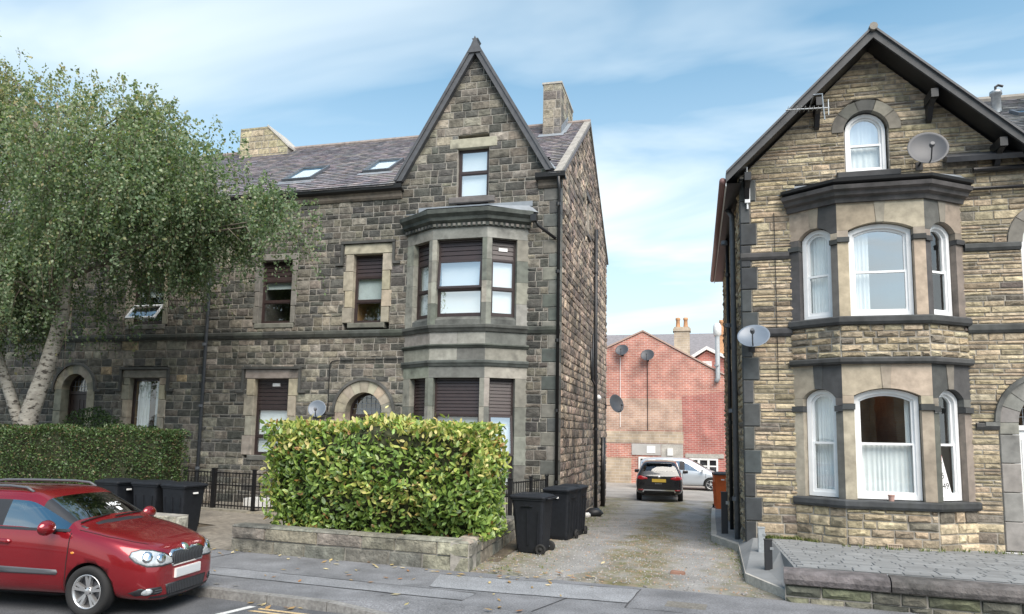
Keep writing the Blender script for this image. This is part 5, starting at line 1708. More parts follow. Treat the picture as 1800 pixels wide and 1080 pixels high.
panel([(-3.42, 1.10), (-1.85, 1.10), (-1.85, 1.72), (-3.42, 1.72)], .05, 'far_render', 'lintel_panel')
panel([(-1.83, .9), (-.66, .9), (-.66, 1.72), (-1.83, 1.72)], .04, 'concrete', 'meter_panel')
panel([(-2.6, 1.22), (-2.15, 1.22), (-2.15, 1.6), (-2.6, 1.6)], .07, 'paper', 'notice')
panel([(-1.5, 1.1), (-1.2, 1.1), (-1.2, 1.5), (-1.5, 1.5)], .12, 'white_paint', 'meter_box')
FBK = Fr((0, BYB, 0), (1, 0, 0))
for (a, b) in ((-3.05, -1.85), (-.35, 1.15)):
    q = MB(); ring(q, FBK, outline(a, b, -.1, 1.0), outline(a + .1, b - .1, .0, .9), .002, .08)
    k = 3
    for i in range(1, k): fbox(q, FBK, a + (b - a) * i / k - .06, a + (b - a) * i / k + .06, 0, .9, .004, .076)
    fbox(q, FBK, a + .1, b - .1, .55, .62, .005, .075)
    w = q.build('window', M['white_paint'], BB)
    q = MB(); q.add([FBK.p(a + .1, 0, .02), FBK.p(b - .1, 0, .02), FBK.p(b - .1, .9, .02), FBK.p(a + .1, .9, .02)], [(0, 1, 2, 3)]); q.build('pane', mat('dark_pane', (.02, .022, .025), .1) if 'dark_pane' not in M else M['dark_pane'], w)
q = MB(); fbox(q, FBK, -.55, 1.45, 1.02, 1.24, .0, .06); q.build('lintel', M['concrete'], BB)
# verge and roof
for (a, b) in (((-9.7, 4.82), (-2.8, 7.95)), ((-2.8, 7.95), (5.7, 3.12))):
    q = MB(); q.hexa([(a[0], BYB - .06, a[1]), (b[0], BYB - .06, b[1]), (b[0], BYB + 6, b[1]), (a[0], BYB + 6, a[1]), (a[0], BYB - .06, a[1] + .09), (b[0], BYB - .06, b[1] + .09), (b[0], BYB + 6, b[1] + .09), (a[0], BYB + 6, a[1] + .09)])
    q.build('roof', mat('roof_edge', (.42, .30, .25), .8) if 'roof_edge' not in M else M['roof_edge'], BB)
pipe(BB, [(1.2, BYB - .12, 7.6), (1.2, BYB - .12, 5.3), (1.1, BYB - .2, 5.1)], .13, 'steel_grey', name='flue')
m = MB(); m.lathe([(.13, 0), (.22, .1), (.22, .55), (.14, .7)], (1.2, BYB - .12, 7.6), (0, 0, 1), 12); m.build('flue_cap', M['white_paint'], BB, smooth=True)
m = MB(); m.tube([(-2.55, BYB - .03, 6.3), (-2.55, BYB - .03, 2.45)], .02, 5); m.build('cable', M['black_paint'], BB)
m = MB(); m.tube([(-4.05, BYB - .03, 6.5), (-4.05, BYB - .03, 2.6)], .02, 5); m.build('cable', M['white_paint'], BB)
dish('satellite_dish', 'left one of two grey satellite dishes high on the brick gable', (-3.92, BYB - .35, 6.85), (-.1, -.85, .5), .36, 'dish', stalk=(0, .34, -.2))
dish('satellite_dish', 'right one of two grey satellite dishes high on the brick gable', (-2.52, BYB - .35, 6.55), (-.1, -.85, .5), .37, 'dish', stalk=(0, .34, -.2))

# far terrace
FT = world_thing('terrace_house', 'distant slate-roofed house with white-edged dormer above the brick wall', 'house', (0, 52, -.4))
m = MB(); m.box((-20, 50, -.6), (14, 58, 6.3)); m.build('wall', M['brick_pale'], FT)
m = MB(); m.prism([(-20.3, 49.7, 6.2), (-20.3, 54, 9.75), (-20.3, 58.3, 6.2)], (34.6, 0, 0)); m.build('roof', M['slate_far'], FT)
def stack(name, label, x, y, z0, z1, w, pots, material):
    t = world_thing(name, label, 'chimney', (x, y, z0))
    q = MB(); q.box((x - w / 2, y - w * .45, z0), (x + w / 2, y + w * .45, z1)); q.build('shaft', M[material], t)
    q = MB(); q.box((x - w / 2 - .08, y - w * .45 - .08, z1 - .3), (x + w / 2 + .08, y + w * .45 + .08, z1 - .12)); q.build('cap_course', M[material], t)
    for i in range(pots):
        px = x + (i - (pots - 1) / 2) * w * .5
        q = MB(); q.lathe([(.17, 0), (.15, .15), (.13, .5), (.17, .55), (.16, .7), (.1, .7)], (px, y, z1), (0, 0, 1), 12); q.build('pot', M['terracotta'], t, smooth=True)
stack('chimney_stack', 'stone chimney with clay pots rising behind the brick gable', -.85, 50.6, 6.2, 9.7, 1.05, 2, 'rubble_pale')
stack('chimney_stack', 'chimney with orange clay pots just left of the golden house', 1.72, 47.6, 4, 9.0, .8, 1, 'terracotta')
dm = world_thing('brick_dormer', 'small brick gable with white bargeboards beyond the yard wall', 'building', (.85, 46, -.4))
m = MB(); m.prism([(-.45, 46, -.5), (2.6, 46, -.5), (2.6, 46, 6.55), (.72, 46, 7.5), (-.45, 46, 6.7)], (0, 3, 0)); m.build('wall', M['brick_deep'], dm)
for (a, b) in (((-.8, 6.62), (.72, 7.58)), ((.72, 7.58), (2.8, 6.5))):
    q = MB(); q.hexa([(a[0], 45.7, a[1]), (b[0], 45.7, b[1]), (b[0], 49, b[1]), (a[0], 49, a[1]), (a[0], 45.7, a[1] + .2), (b[0], 45.7, b[1] + .2), (b[0], 49, b[1] + .2), (a[0], 49, a[1] + .2)]); q.build('bargeboard', M['white_paint'], dm)
F46 = Fr((0, 46, 0), (1, 0, 0))
q = MB(); ring(q, F46, outline(.42, 1.02, 5.5, 6.85), outline(.5, .94, 5.58, 6.77), .005, .06); w = q.build('window', M['white_paint'], dm)
q = MB(); fbox(q, F46, .5, .94, 5.58, 6.77, .004, .01); q.build('pane', M['blind'], w)

# ------------------------------------------------------------------ garden walls on the left
def tint_gw(c): return jit(rnd.choice([(.235, .215, .175), (.19, .18, .15), (.26, .235, .185), (.15, .15, .125)]), .15)
GWL = world_thing('garden_wall', 'low weathered stone wall of big blocks below the yellow-green hedge', 'wall', st(-.8, PW + .15))
ta, tb_ = st_of(-8.02, 11.29)[0], st_of(-3.45, 10.82)[0]
F1 = Fr(st(0, PW), SD)
core = MB(); pcs = []
top = lambda u: .47 - .06 * (u - ta) / (tb_ - ta)
pcs += masonry(F1, -.12, .215, lambda v: (ta, tb_), [], lambda: .33, lambda h: rnd.uniform(.55, .95), tint_gw, proud=.03, gap=.014, rough=.45, core=core, thick=.3, bev=.014)
pcs += masonry(F1, .215, .43, lambda v: (ta, tb_), [], lambda: .22, lambda h: rnd.uniform(.6, 1.1), tint_gw, proud=.04, gap=.014, rough=.45, core=core, thick=.3, bev=.014)
corner = st(tb_, PW); back = Vector((-3.62, 14.6, 0))
F2 = Fr(corner, back - corner); L2 = (back - corner).length
pcs += masonry(F2, -.12, .215, lambda v: (.0, L2), [], lambda: .33, lambda h: rnd.uniform(.5, .9), tint_gw, proud=.03, gap=.014, rough=.45, core=core, thick=.3, bev=.014)
pcs += masonry(F2, .215, .43, lambda v: (.0, L2), [], lambda: .22, lambda h: rnd.uniform(.6, 1.1), tint_gw, proud=.04, gap=.014, rough=.45, core=core, thick=.3, bev=.014)
F0 = Fr(st(ta, PW + .3), -SN)
pcs += masonry(F0, -.12, .43, lambda v: (0, .3), [], lambda: .28, lambda h: .4, tint_gw, proud=.03, gap=.014, rough=.4, bev=.04)
core.build('wall_core', M['mortar_dark'], GWL)
# flat tops of the copings
FT1 = Fr(st(0, PW, .43), SD, SN); FT1.N = Vector((0, 0, 1))
for f, a, b in ((FT1, ta, tb_), (Fr(corner + Vector((0, 0, .43)), back - corner, Vector((-1, 0, 0))), 0.0, L2)):
    f.N = Vector((0, 0, 1))
    u = a
    while u < b - .05:
        w_ = min(rnd.uniform(.6, 1.1), b - u)
        if b - u - w_ < .25: w_ = b - u
        pcs.append(stone_piece(f, u, u + w_, u, u + w_, -.035, .31, .03, .012, tint_gw(None), .3, .03))
        u += w_
emit(pcs, 'stone', GWL, M['stone_sooty'])
GW2 = world_thing('garden_wall', 'stub end of a low stone wall half hidden behind the red car', 'wall', st(-8, PW + .2))
te = st_of(-9.32, 11.45)[0]
core = MB(); pcs = []
for (a, b, pr) in ((-.12, .25, .03), (.25, .52, .04)):
    pcs += masonry(F1, a, b, lambda v: (te - 12, te), [], lambda: .3, lambda h: rnd.uniform(.6, 1.0), lambda c: jit((.30, .275, .23), .15), proud=pr, gap=.014, rough=.45, core=core, thick=.3, bev=.014)
F3 = Fr(st(te, PW), SN)
pcs += masonry(F3, -.12, .52, lambda v: (0, .3), [], lambda: .3, lambda h: .4, lambda c: jit((.30, .275, .23), .15), proud=.03, gap=.014, rough=.35, bev=.04)
core.build('wall_core', M['mortar_dark'], GW2)
emit(pcs, 'stone', GW2, M['stone_sooty'])

# ------------------------------------------------------------------ railings
def railing(name, label, path, zb=.12, h=.92, posts=()):
    t = world_thing(name, label, 'railing', (*path[0], 0))
    for i in range(len(path) - 1):
        a, b = Vector((*path[i], 0)), Vector((*path[i + 1], 0)); L = (b - a).length
        fr = Fr(a, b - a)
        q = MB(); fbox(q, fr, -.12, L + .12, -.1, .11, -.14, .14, jit((.25, .225, .18), .1)); q.build('kerb', M['ashlar_clean'], t)
        for z in (zb + .06, zb + h * .62, zb + h - .04):
            q = MB(); fbox(q, fr, 0, L, z, z + .03, -.012, .012); q.build('rail', M['black_paint'], t)
        n = int(L / .105)
        q = MB(); fbox(q, fr, -.008, .008, zb, zb + h, -.008, .008)
        base = None
        for k in range(1, n):
            if base is None:
                base = q.build('baluster', M['black_paint'], t); base.location = fr.U * (L * k / n)
            else:
                c = base.copy(); COL.objects.link(c); c.parent = t; c.location = fr.U * (L * k / n)
        for (x, w) in posts[i]:
            q = MB(); fbox(q, fr, x - w, x + w, .0, zb + h + .06, -w, w); fbox(q, fr, x - w - .012, x + w + .012, zb + h + .06, zb + h + .09, -w - .012, w + .012); q.build('post', M['black_paint'], t)
    return t
railing('railing', 'black iron railing before the dark house, left of the yellow-green hedge', [(-13.1, 16.35), (-10.75, 16.0), (-8.6, 16.2)], posts=[((0, .04), (1.0, .05), (2.33, .035)), ((1.2, .03),)])
railing('railing', 'short black iron railing behind the bins at the corner of the dark house', [(-6.2, 16.1), (-4.12, 16.1), (-3.62, 17.75)], posts=[((0, .03), (2.05, .045)), ((.9, .03), (1.7, .03))])
q = MB(); q.box((-11.9, 17.2, .04), (-11.2, 17.7, .28)); o = q.build('cellar_kerb', M['white_paint'], None); tag(o, 'white painted kerb block behind the left iron railing', 'kerb')

# ------------------------------------------------------------------ greenery
def leaf_cloud(name, C, D, Nn, ln, wd, tints, material, parent=None, fold=.0):
    """many leaves as one mesh: centre, axis, side normal, length, width, tint (numpy arrays)"""
    n = len(C)
    D = D / np.linalg.norm(D, axis=1)[:, None]
    S = np.cross(D, Nn); S /= (np.linalg.norm(S, axis=1)[:, None] + 1e-9)
    Up = np.cross(S, D)
    l = ln[:, None]; w = wd[:, None]
    v = np.empty((n, 4, 3))
    v[:, 0] = C - D * l * .5
    v[:, 1] = C + S * w * .5 + Up * w * fold - D * l * .05
    v[:, 2] = C + D * l * .5
    v[:, 3] = C - S * w * .5 + Up * w * fold - D * l * .05
    me = bpy.data.meshes.new(name)
    me.vertices.add(n * 4); me.vertices.foreach_set('co', v.reshape(-1))
    me.loops.add(n * 4); me.loops.foreach_set('vertex_index', np.arange(n * 4, dtype=np.int32))
    me.polygons.add(n); me.polygons.foreach_set('loop_start', np.arange(0, n * 4, 4, dtype=np.int32))
    at = me.attributes.new('tint', 'FLOAT_COLOR', 'FACE')
    at.data.foreach_set('color', np.concatenate([tints, np.ones((n, 1))], 1).astype(np.float32).reshape(-1))
    me.materials.append(M[material]); me.update(calc_edges=True); me.validate()
    o = bpy.data.objects.new(name, me); link(o, parent)
    if parent is not None: o.location = -org(parent)
    return o
rng = np.random.default_rng(5)
def pick(cols, p, n, amt=.2):
    c = np.array(cols)[rng.choice(len(cols), n, p=p)]
    return c * (1 + rng.uniform(-amt, amt, (n, 1))) * (1 + rng.uniform(-.06, .06, (n, 3)))

# --- laurel hedge
LH = world_thing('laurel_hedge', 'yellow-green laurel hedge clipped square above the low garden wall', 'hedge', (-5.5, 12.1, .3))
def hedge_box(P, top_round=.25):
    """unit sample (s along, a face id) -> point and outward normal on a lumpy box in street coordinates"""
    pass
H0, H1 = st_of(-7.8, 11.75)[0], st_of(-3.42, 11.4)[0]
HN0, HN1, HZ0, HZ1 = PW + .42, PW + 1.75, .38, 2.32
n = 11000
face = rng.choice(5, n, p=[.48, .19, .11, .17, .05])
s = rng.random(n); r2 = rng.random(n); dep = rng.random(n) ** 1.4 * .24
P = np.zeros((n, 3)); N_ = np.zeros((n, 3))
T = H0 + (H1 - H0) * s; Nn_ = HN0 + (HN1 - HN0) * r2; Zz = HZ0 + (HZ1 - HZ0) * r2
def lump(t, k):
    e = np.clip((t - H0) / .8, 0, 1); e2 = np.clip((H1 - t) / .8, 0, 1)
    rd = (1 - np.sqrt(1 - (1 - e) ** 2) + 1 - np.sqrt(1 - (1 - e2) ** 2)) * .42
    return .09 * np.sin(t * 2.3 + k) + .06 * np.sin(t * 5.1 + 2 * k) + .03 * np.sin(t * 11 + k) + (rd if k == 1 else -rd)
tt = T.copy(); nn = Nn_.copy(); zz = Zz.copy()
f = face == 0
nn[f] = HN0 + dep[f] + lump(T[f], 1) + .07 * np.sin(Zz[f] * 4 + T[f]) + (1 - np.sqrt(1 - np.clip(1 - (HZ1 - Zz[f]) / .6, 0, 1) ** 2)) * .4 + np.clip(.9 - Zz[f], 0, 1) * .35
N_[f] = [0, -1, .15]
f = face == 1
zz[f] = HZ1 - dep[f] + lump(T[f], 3) * .8 + (rng.random(f.sum()) < .06) * rng.uniform(.05, .18, f.sum()); N_[f] = [0, 0, 1]
f = face == 2
tt[f] = H0 + dep[f] + np.clip(1.2 - Zz[f], 0, 1) * .25 + .06 * np.sin(Zz[f] * 5); nn[f] = HN0 + (HN1 - HN0) * s[f]; N_[f] = [-1, 0, .2]
f = face == 3
tt[f] = H1 - dep[f] + .05 * np.sin(Zz[f] * 5); nn[f] = HN0 + (HN1 - HN0) * s[f]; N_[f] = [1, 0, .2]
f = face == 4
nn[f] = HN1 - dep[f]; N_[f] = [0, 1, .2]
W = np.array([K0[:]]) + tt[:, None] * np.array([SD[:]]) + nn[:, None] * np.array([SN[:]]); W[:, 2] = zz
Nw = N_[:, :1] * np.array([SD[:]]) + N_[:, 1:2] * np.array([SN[:]]) + N_[:, 2:] * np.array([[0, 0, 1]])
D = Nw * .55 + rng.normal(0, .55, (n, 3)) + np.array([0, 0, .25])
Nl = Nw * .8 + np.array([0, -.1, .6]) + rng.normal(0, .45, (n, 3))
hfac = (zz - HZ0) / (HZ1 - HZ0)
patch = np.array([mnoise.noise(Vector((a * .9, b * 1.3, 2.2))) for a, b in zip(tt, zz)])
yel = np.clip(.03 + .55 * hfac ** 1.8 + .75 * patch, 0, .9)
ty = pick([(.47, .47, .14), (.54, .49, .20), (.37, .44, .11), (.56, .43, .15)], [.34, .22, .36, .08], n, .18)
tg = pick([(.16, .25, .06), (.23, .33, .08), (.11, .18, .055), (.28, .38, .095)], [.3, .32, .18, .2], n, .2)
tint_l = np.where((rng.random(n) < yel)[:, None], ty, tg)
brown = rng.random(n) < .025; tint_l[brown] = (.30, .16, .06)
ln = rng.uniform(.09, .16, n); wd = ln * rng.uniform(.36, .46, n)
# leaf shape: six outline points folded along the midrib
LV = np.array([(-.5, 0, 0), (-.2, .5, .07), (.2, .46, .06), (.5, 0, -.06), (.2, -.46, .06), (-.2, -.5, .07), (-.18, 0, .0), (.22, 0, .0)])
LF = [(0, 6, 1), (6, 7, 2, 1), (7, 3, 2), (0, 5, 6), (5, 4, 7, 6), (4, 3, 7)]
def leaf_basis(i):
    d = Vector(D[i]).normalized(); sv = d.cross(Vector(Nl[i])).normalized(); u = sv.cross(d)
    return d, sv, u
def visible(i):
    p = Vector(W[i]); return (p - CAMP).length + (3 if face[i] in (2, 4) else 0) + dep[i] * 20
order = sorted(range(n), key=visible)
single = set(order[:300])
m = MB()
leaf_meshes = []
for (c, cols) in enumerate([(.50, .48, .16), (.38, .44, .11), (.24, .34, .08), (.16, .25, .06), (.55, .49, .20)]):
    q = MB(); q.add([tuple(x) for x in LV * np.array([1, .42, .42])], LF, cols)
    o = q.build('leaf', M['laurel_leaf']); leaf_meshes.append((np.array(cols), o.data)); bpy.data.objects.remove(o)
lo = org(LH)
for i in range(n):
    d, sv, u = leaf_basis(i)
    if i in single:
        me = min(leaf_meshes, key=lambda q: ((q[0] - tint_l[i]) ** 2).sum())[1]
        o = bpy.data.objects.new('leaf', me); link(o, LH)
        p = Vector(W[i]) - lo; k = ln[i]
        o.matrix_local = Matrix(((d.x * k, sv.x * k, u.x * k, p.x), (d.y * k, sv.y * k, u.y * k, p.y), (d.z * k, sv.z * k, u.z * k, p.z), (0, 0, 0, 1)))
    else:
        m.add([Vector(W[i]) + d * x * ln[i] + sv * y * wd[i] + u * z * wd[i] for x, y, z in LV], LF, tuple(tint_l[i]))
o = m.build('more_leaves', M['laurel_leaf'], LH); o['kind'] = 'stuff'
# dark woody inside
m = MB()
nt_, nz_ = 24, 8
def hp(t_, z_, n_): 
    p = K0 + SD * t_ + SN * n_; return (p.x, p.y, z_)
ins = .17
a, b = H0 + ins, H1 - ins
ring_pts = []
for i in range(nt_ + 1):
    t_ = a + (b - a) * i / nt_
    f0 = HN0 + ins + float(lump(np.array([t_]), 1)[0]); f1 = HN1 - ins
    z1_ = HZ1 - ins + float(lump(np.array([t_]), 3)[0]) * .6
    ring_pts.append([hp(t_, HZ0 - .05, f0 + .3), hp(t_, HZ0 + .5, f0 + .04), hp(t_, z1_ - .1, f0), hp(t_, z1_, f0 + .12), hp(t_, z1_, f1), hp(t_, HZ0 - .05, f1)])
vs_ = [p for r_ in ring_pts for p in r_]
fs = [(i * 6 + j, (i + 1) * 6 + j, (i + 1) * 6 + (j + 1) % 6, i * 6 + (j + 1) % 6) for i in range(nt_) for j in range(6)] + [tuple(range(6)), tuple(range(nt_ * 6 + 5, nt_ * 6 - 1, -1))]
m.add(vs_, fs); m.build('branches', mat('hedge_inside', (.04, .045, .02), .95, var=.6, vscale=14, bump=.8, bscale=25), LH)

# --- small-leaved hedges and shrubs
def clipped(name, label, cat, x0, x1, y0, y1, z0, z1, n, cols, p, size, parent=None, lumpk=1.0):
    t = world_thing(name, label, cat, ((x0 + x1) / 2, (y0 + y1) / 2, z0))
    area = [(x1 - x0) * (z1 - z0), (x1 - x0) * (y1 - y0), (y1 - y0) * (z1 - z0), (y1 - y0) * (z1 - z0) * .3]
    area = np.array(area) / sum(area)
    fc = rng.choice(4, n, p=area)
    a, b = rng.random(n), rng.random(n); dp = rng.random(n) ** 1.5 * .16
    X = x0 + (x1 - x0) * a; Y_ = y0 + (y1 - y0) * b; Z_ = z0 + (z1 - z0) * b; Nw = np.zeros((n, 3))
    Yc = Y_.copy(); Zc = Z_.copy(); Xc = X.copy()
    lp = lambda t, q: lumpk * (.05 * np.sin(t * 3.1 + q) + .035 * np.sin(t * 7.3 + 2 * q) + .02 * np.sin(t * 17))
    k = fc == 0; Yc[k] = y0 + dp[k] + lp(X[k], 1) + .04 * np.sin(Z_[k] * 6 + X[k] * 2); Nw[k] = [0, -1, .2]
    k = fc == 1; Zc[k] = z1 - dp[k] + lp(X[k], 2); Nw[k] = [0, 0, 1]
    k = fc == 2; Xc[k] = x1 - dp[k]; Yc[k] = y0 + (y1 - y0) * a[k]; Nw[k] = [1, 0, .2]
    k = fc == 3; Xc[k] = x0 + dp[k]; Yc[k] = y0 + (y1 - y0) * a[k]; Nw[k] = [-1, 0, .2]
    C = np.stack([Xc, Yc, Zc], 1)
    Dv = Nw * .5 + rng.normal(0, .6, (n, 3)) + [0, 0, .2]; Nl_ = Nw + rng.normal(0, .6, (n, 3)) + [0, 0, .4]
    l = rng.uniform(.7, 1.3, n) * size
    tn = pick(cols, p, n, .3)
    leaf_cloud('foliage', C, Dv, Nl_, l, l * .5, tn, 'privet_leaf', t, .1)
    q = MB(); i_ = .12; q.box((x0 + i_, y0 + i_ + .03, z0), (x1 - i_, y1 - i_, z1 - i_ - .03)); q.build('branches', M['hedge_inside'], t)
    return t
clipped('privet_hedge', 'dark green clipped hedge behind the red car and the bins', 'hedge', -24, -10.95, 12.95, 13.75, 0, 2.12, 60000,
        [(.055, .095, .032), (.085, .14, .045), (.04, .065, .026), (.13, .10, .05), (.11, .165, .06)], [.3, .27, .2, .13, .1], .058)
def shrub(name, label, c, r, n, cols, p, size):
    t = world_thing(name, label, 'shrub', (c[0], c[1], 0))
    u = rng.normal(0, 1, (n, 3)); u /= np.linalg.norm(u, axis=1)[:, None]
    rr = 1 - rng.random(n) ** 2 * .35
    rr *= 1 + .12 * np.sin(u[:, 0] * 6) * np.cos(u[:, 2] * 5)
    C = np.array(c) + u * rr[:, None] * np.array(r)
    k = C[:, 2] > .02; C = C[k]; u = u[k]; nn_ = len(C)
    leaf_cloud('foliage', C, u * .5 + rng.normal(0, .6, (nn_, 3)), u + rng.normal(0, .5, (nn_, 3)), rng.uniform(.7, 1.3, nn_) * size, rng.uniform(.4, .6, nn_) * size, pick(cols, p, nn_, .3), 'privet_leaf', t, .1)
    q = MB()
    for k in range(7):
        a = rnd.uniform(0, 6.28); q.tube([(c[0] + .08 * math.cos(a), c[1] + .08 * math.sin(a), 0), (c[0] + r[0] * .6 * math.cos(a), c[1] + r[1] * .6 * math.sin(a), c[2] + r[2] * .4)], [.03, .008], 6)
    q.build('stems', M['twig'], t)
shrub('round_shrub', 'rounded dark green shrub before the arched door behind the birch', (-16.5, 16.6, 1.35), (1.0, .8, 1.35), 9000, [(.05, .09, .03), (.08, .13, .045), (.035, .06, .025)], [.4, .35, .25], .07)
shrub('round_shrub', 'narrow dark shrub under the ground floor window by the grey pipe', (-14.6, 16.7, 1.0), (.7, .6, 1.2), 6000, [(.06, .10, .035), (.09, .14, .05), (.04, .065, .028)], [.4, .35, .25], .07)

# --- weeping birch
BT = world_thing('birch_tree', 'tall silver birch with hanging small-leaved foliage at the left', 'tree', (-16.4, 14.3, 0))
def bz(*a): return Vector(a)
tr = MB()
trunk = [bz(-16.45, 14.3, -.1), bz(-16.3, 14.3, 1.2), bz(-16.15, 14.3, 2.4), bz(-15.75, 14.3, 3.6), bz(-15.4, 14.3, 4.9), bz(-15.3, 14.3, 6.6), bz(-15.6, 14.3, 8.6), bz(-16.2, 14.3, 10.6)]
tr.tube(trunk, [.30, .25, .22, .185, .16, .12, .08, .03], 14)
tr.tube([bz(-16.3, 14.3, 1.9), bz(-16.75, 14.25, 2.9), bz(-17.4, 14.2, 4.2), bz(-18, 14, 6.4), bz(-18.3, 14, 8.5)], [.15, .13, .11, .07, .03], 10)
tr.build('trunk', M['bark'], BT, smooth=True)
limbs = []
blobs = [((-15.8, 14.2, 7.6), (3.6, 2.6, 3.4), .30), ((-18.3, 14.2, 9.6), (2.6, 2.2, 2.9), .17), ((-12.3, 14.0, 7.9), (2.3, 1.9, 1.7), .15), ((-10.1, 13.8, 6.9), (1.7, 1.4, 1.15), .08), ((-16.4, 13.6, 5.7), (2.5, 1.4, 1.5), .12), ((-14.2, 14.0, 9.3), (2.3, 1.8, 1.5), .09), ((-19.5, 14, 5.6), (2.2, 1.6, 2.4), .07), ((-18.8, 14.2, 11.2), (1.6, 1.3, 1.4), .05), ((-17.6, 13.7, 5.2), (1.7, 1.2, 1.4), .06)]
srcs = [bz(-15.4, 14.3, 4.9), bz(-15.3, 14.3, 6.6), bz(-15.6, 14.3, 8.6), bz(-15.5, 14.3, 5.8), bz(-18, 14, 6.4)]
lm = MB()
for (c, r, p) in blobs:
    for k in range(7):
        e = Vector((c[0] + rnd.uniform(-.5, .5) * r[0], c[1] + rnd.uniform(-.5, .5) * r[1], c[2] + rnd.uniform(-.3, .45) * r[2]))
        s0 = min(srcs, key=lambda q: (q - e).length + abs(q.z - e.z + 1))
        mid_ = s0.lerp(e, .5) + Vector((rnd.uniform(-.2, .2), rnd.uniform(-.2, .2), .35))
        lm.tube([s0, mid_, e, e + Vector((rnd.uniform(-.3, .6), rnd.uniform(-.2, .2), -.35))], [.06, .035, .014, .005], 6)
lm.build('limbs', mat('limb_bark', (.16, .14, .11), .9, var=.4, vscale=6), BT, smooth=True)
Cs, Ds, depth_ = [], [], []
tw = MB()
for (c, r, p) in blobs:
    ns = int(5000 * p)
    nc = max(7, int(105 * p))
    cl = rng.normal(0, 1, (nc, 3)); cl /= np.linalg.norm(cl, axis=1)[:, None]; cl *= rng.random((nc, 1)) ** .4
    csz = rng.uniform(.12, .26, nc)
    for k in range(ns):
        q = rng.integers(nc)
        u = cl[q] + rng.normal(0, csz[q], 3)
        if np.linalg.norm(u) > 1.12: u *= rng.uniform(.72, 1.24) / np.linalg.norm(u)
        s0 = np.array(c) + u * np.array(r)
        u = u / (np.linalg.norm(u) + 1e-6)
        if s0[2] < 3.0: continue
        L = rng.uniform(.5, 1.7) * (.75 if c[0] > -13 else 1)
        if s0[2] > c[2] + r[2] * .5: L *= .6
        nl = int(L * 36)
        sway = rng.normal(0, .16, 2)
        h = np.linspace(0, 1, nl)
        arch = np.array([u[0] * .35, u[1] * .35])
        x = s0[0] + (sway[0] * h + arch[0] * np.sqrt(h)) * L; y = s0[1] + (sway[1] * h + arch[1] * np.sqrt(h)) * L
        z = s0[2] + .25 * np.sin(h * 2.2) * L * (1 if u[2] > 0 else .3) - L * h ** 1.4
        pts = np.stack([x, y, z], 1) + rng.normal(0, .045, (nl, 3))
        Cs.append(pts); Ds.append(np.tile(rng.normal(0, .3, 3) + [0, 0, -.7], (nl, 1)) + rng.normal(0, .6, (nl, 3)))
        if k % 4 == 0: tw.tube([(x[i], y[i], z[i]) for i in (0, nl // 2, nl - 1)], [.007, .005, .003], 4, caps=False)
C = np.concatenate(Cs); Dv = np.concatenate(Ds)
# the curtain of twigs ends unevenly: low by the trunk, higher where the wall shows through, low again at the right
zlow = np.interp(C[:, 0], [-20, -15.2, -14.4, -13.6, -12.9, -12.2, -8], [3.6, 4.0, 4.7, 6.1, 6.0, 5.1, 5.5])
zlow = zlow + .35 * np.sin(C[:, 0] * 6.1) + .2 * np.sin(C[:, 0] * 17 + C[:, 1] * 5)
keep = C[:, 2] > zlow + rng.normal(0, .12, len(C)); C = C[keep]; Dv = Dv[keep]; n = len(C)
l = rng.uniform(.05, .10, n)
tn = pick([(.155, .215, .115), (.20, .265, .15), (.10, .155, .085), (.29, .335, .22), (.32, .31, .16)], [.30, .31, .14, .19, .06], n, .25)
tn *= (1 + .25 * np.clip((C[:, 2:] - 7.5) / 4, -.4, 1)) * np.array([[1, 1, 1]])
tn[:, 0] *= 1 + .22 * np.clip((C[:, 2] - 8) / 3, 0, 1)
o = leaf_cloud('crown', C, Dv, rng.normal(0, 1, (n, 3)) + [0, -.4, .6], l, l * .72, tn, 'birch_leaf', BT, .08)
o = tw.build('twigs', M['twig'], BT); o['kind'] = 'stuff'

# ------------------------------------------------------------------ the far side of the street, seen only mirrored in glass and paint
OP = world_thing('brick_terrace', 'orange brick gabled terrace mirrored in the bay windows of the golden house', 'building', (4, -17, -.1))
brick_mat('brick_orange', (.55, .30, .14), (.48, .24, .11), (.5, .42, .33))
for (x0, x1, h, gz_) in ((-16, -8.5, 6.0, 8.8), (-8, 1.5, 6.2, 9.4), (2, 10, 6.2, 9.6), (11, 22, 5.6, 8.2)):
    m = MB(); m.prism([(x0, -17, -.2), (x1, -17, -.2), (x1, -17, h), ((x0 + x1) / 2, -17, gz_), (x0, -17, h)], (0, -8, 0)); m.build('wall', M['brick_orange'], OP)
    FO = Fr((0, -17, 0), (-1, 0, 0))
    for k in range(2):
        for z in (1.0, 3.9):
            c = x0 + (x1 - x0) * (.28 + .44 * k)
            q = MB(); fbox(q, FO, -c - .55, -c + .55, z, z + 1.5, 0, .05); w = q.build('window', M['white_paint'], OP)
            q = MB(); fbox(q, FO, -c - .46, -c + .46, z + .09, z + 1.41, .05, .056); q.build('pane', M['dark_pane'], w)
# ------------------------------------------------------------------ cars
def ring_pts(s):
    x, w, zb, belt, yb, zt, yt, zr, yr, zc = s
    zl = min(zb + .10, belt - .2)
    return [(0, zb), (w * .80, zb), (w * .955, zl), (w * 1.0, zb + (belt - zb) * .42), (w * .995, zb + (belt - zb) * .78), (yb, belt), (yt, zt), (yr, zr), (yr * .55, zr + (zc - zr) * .75), (0, zc)]

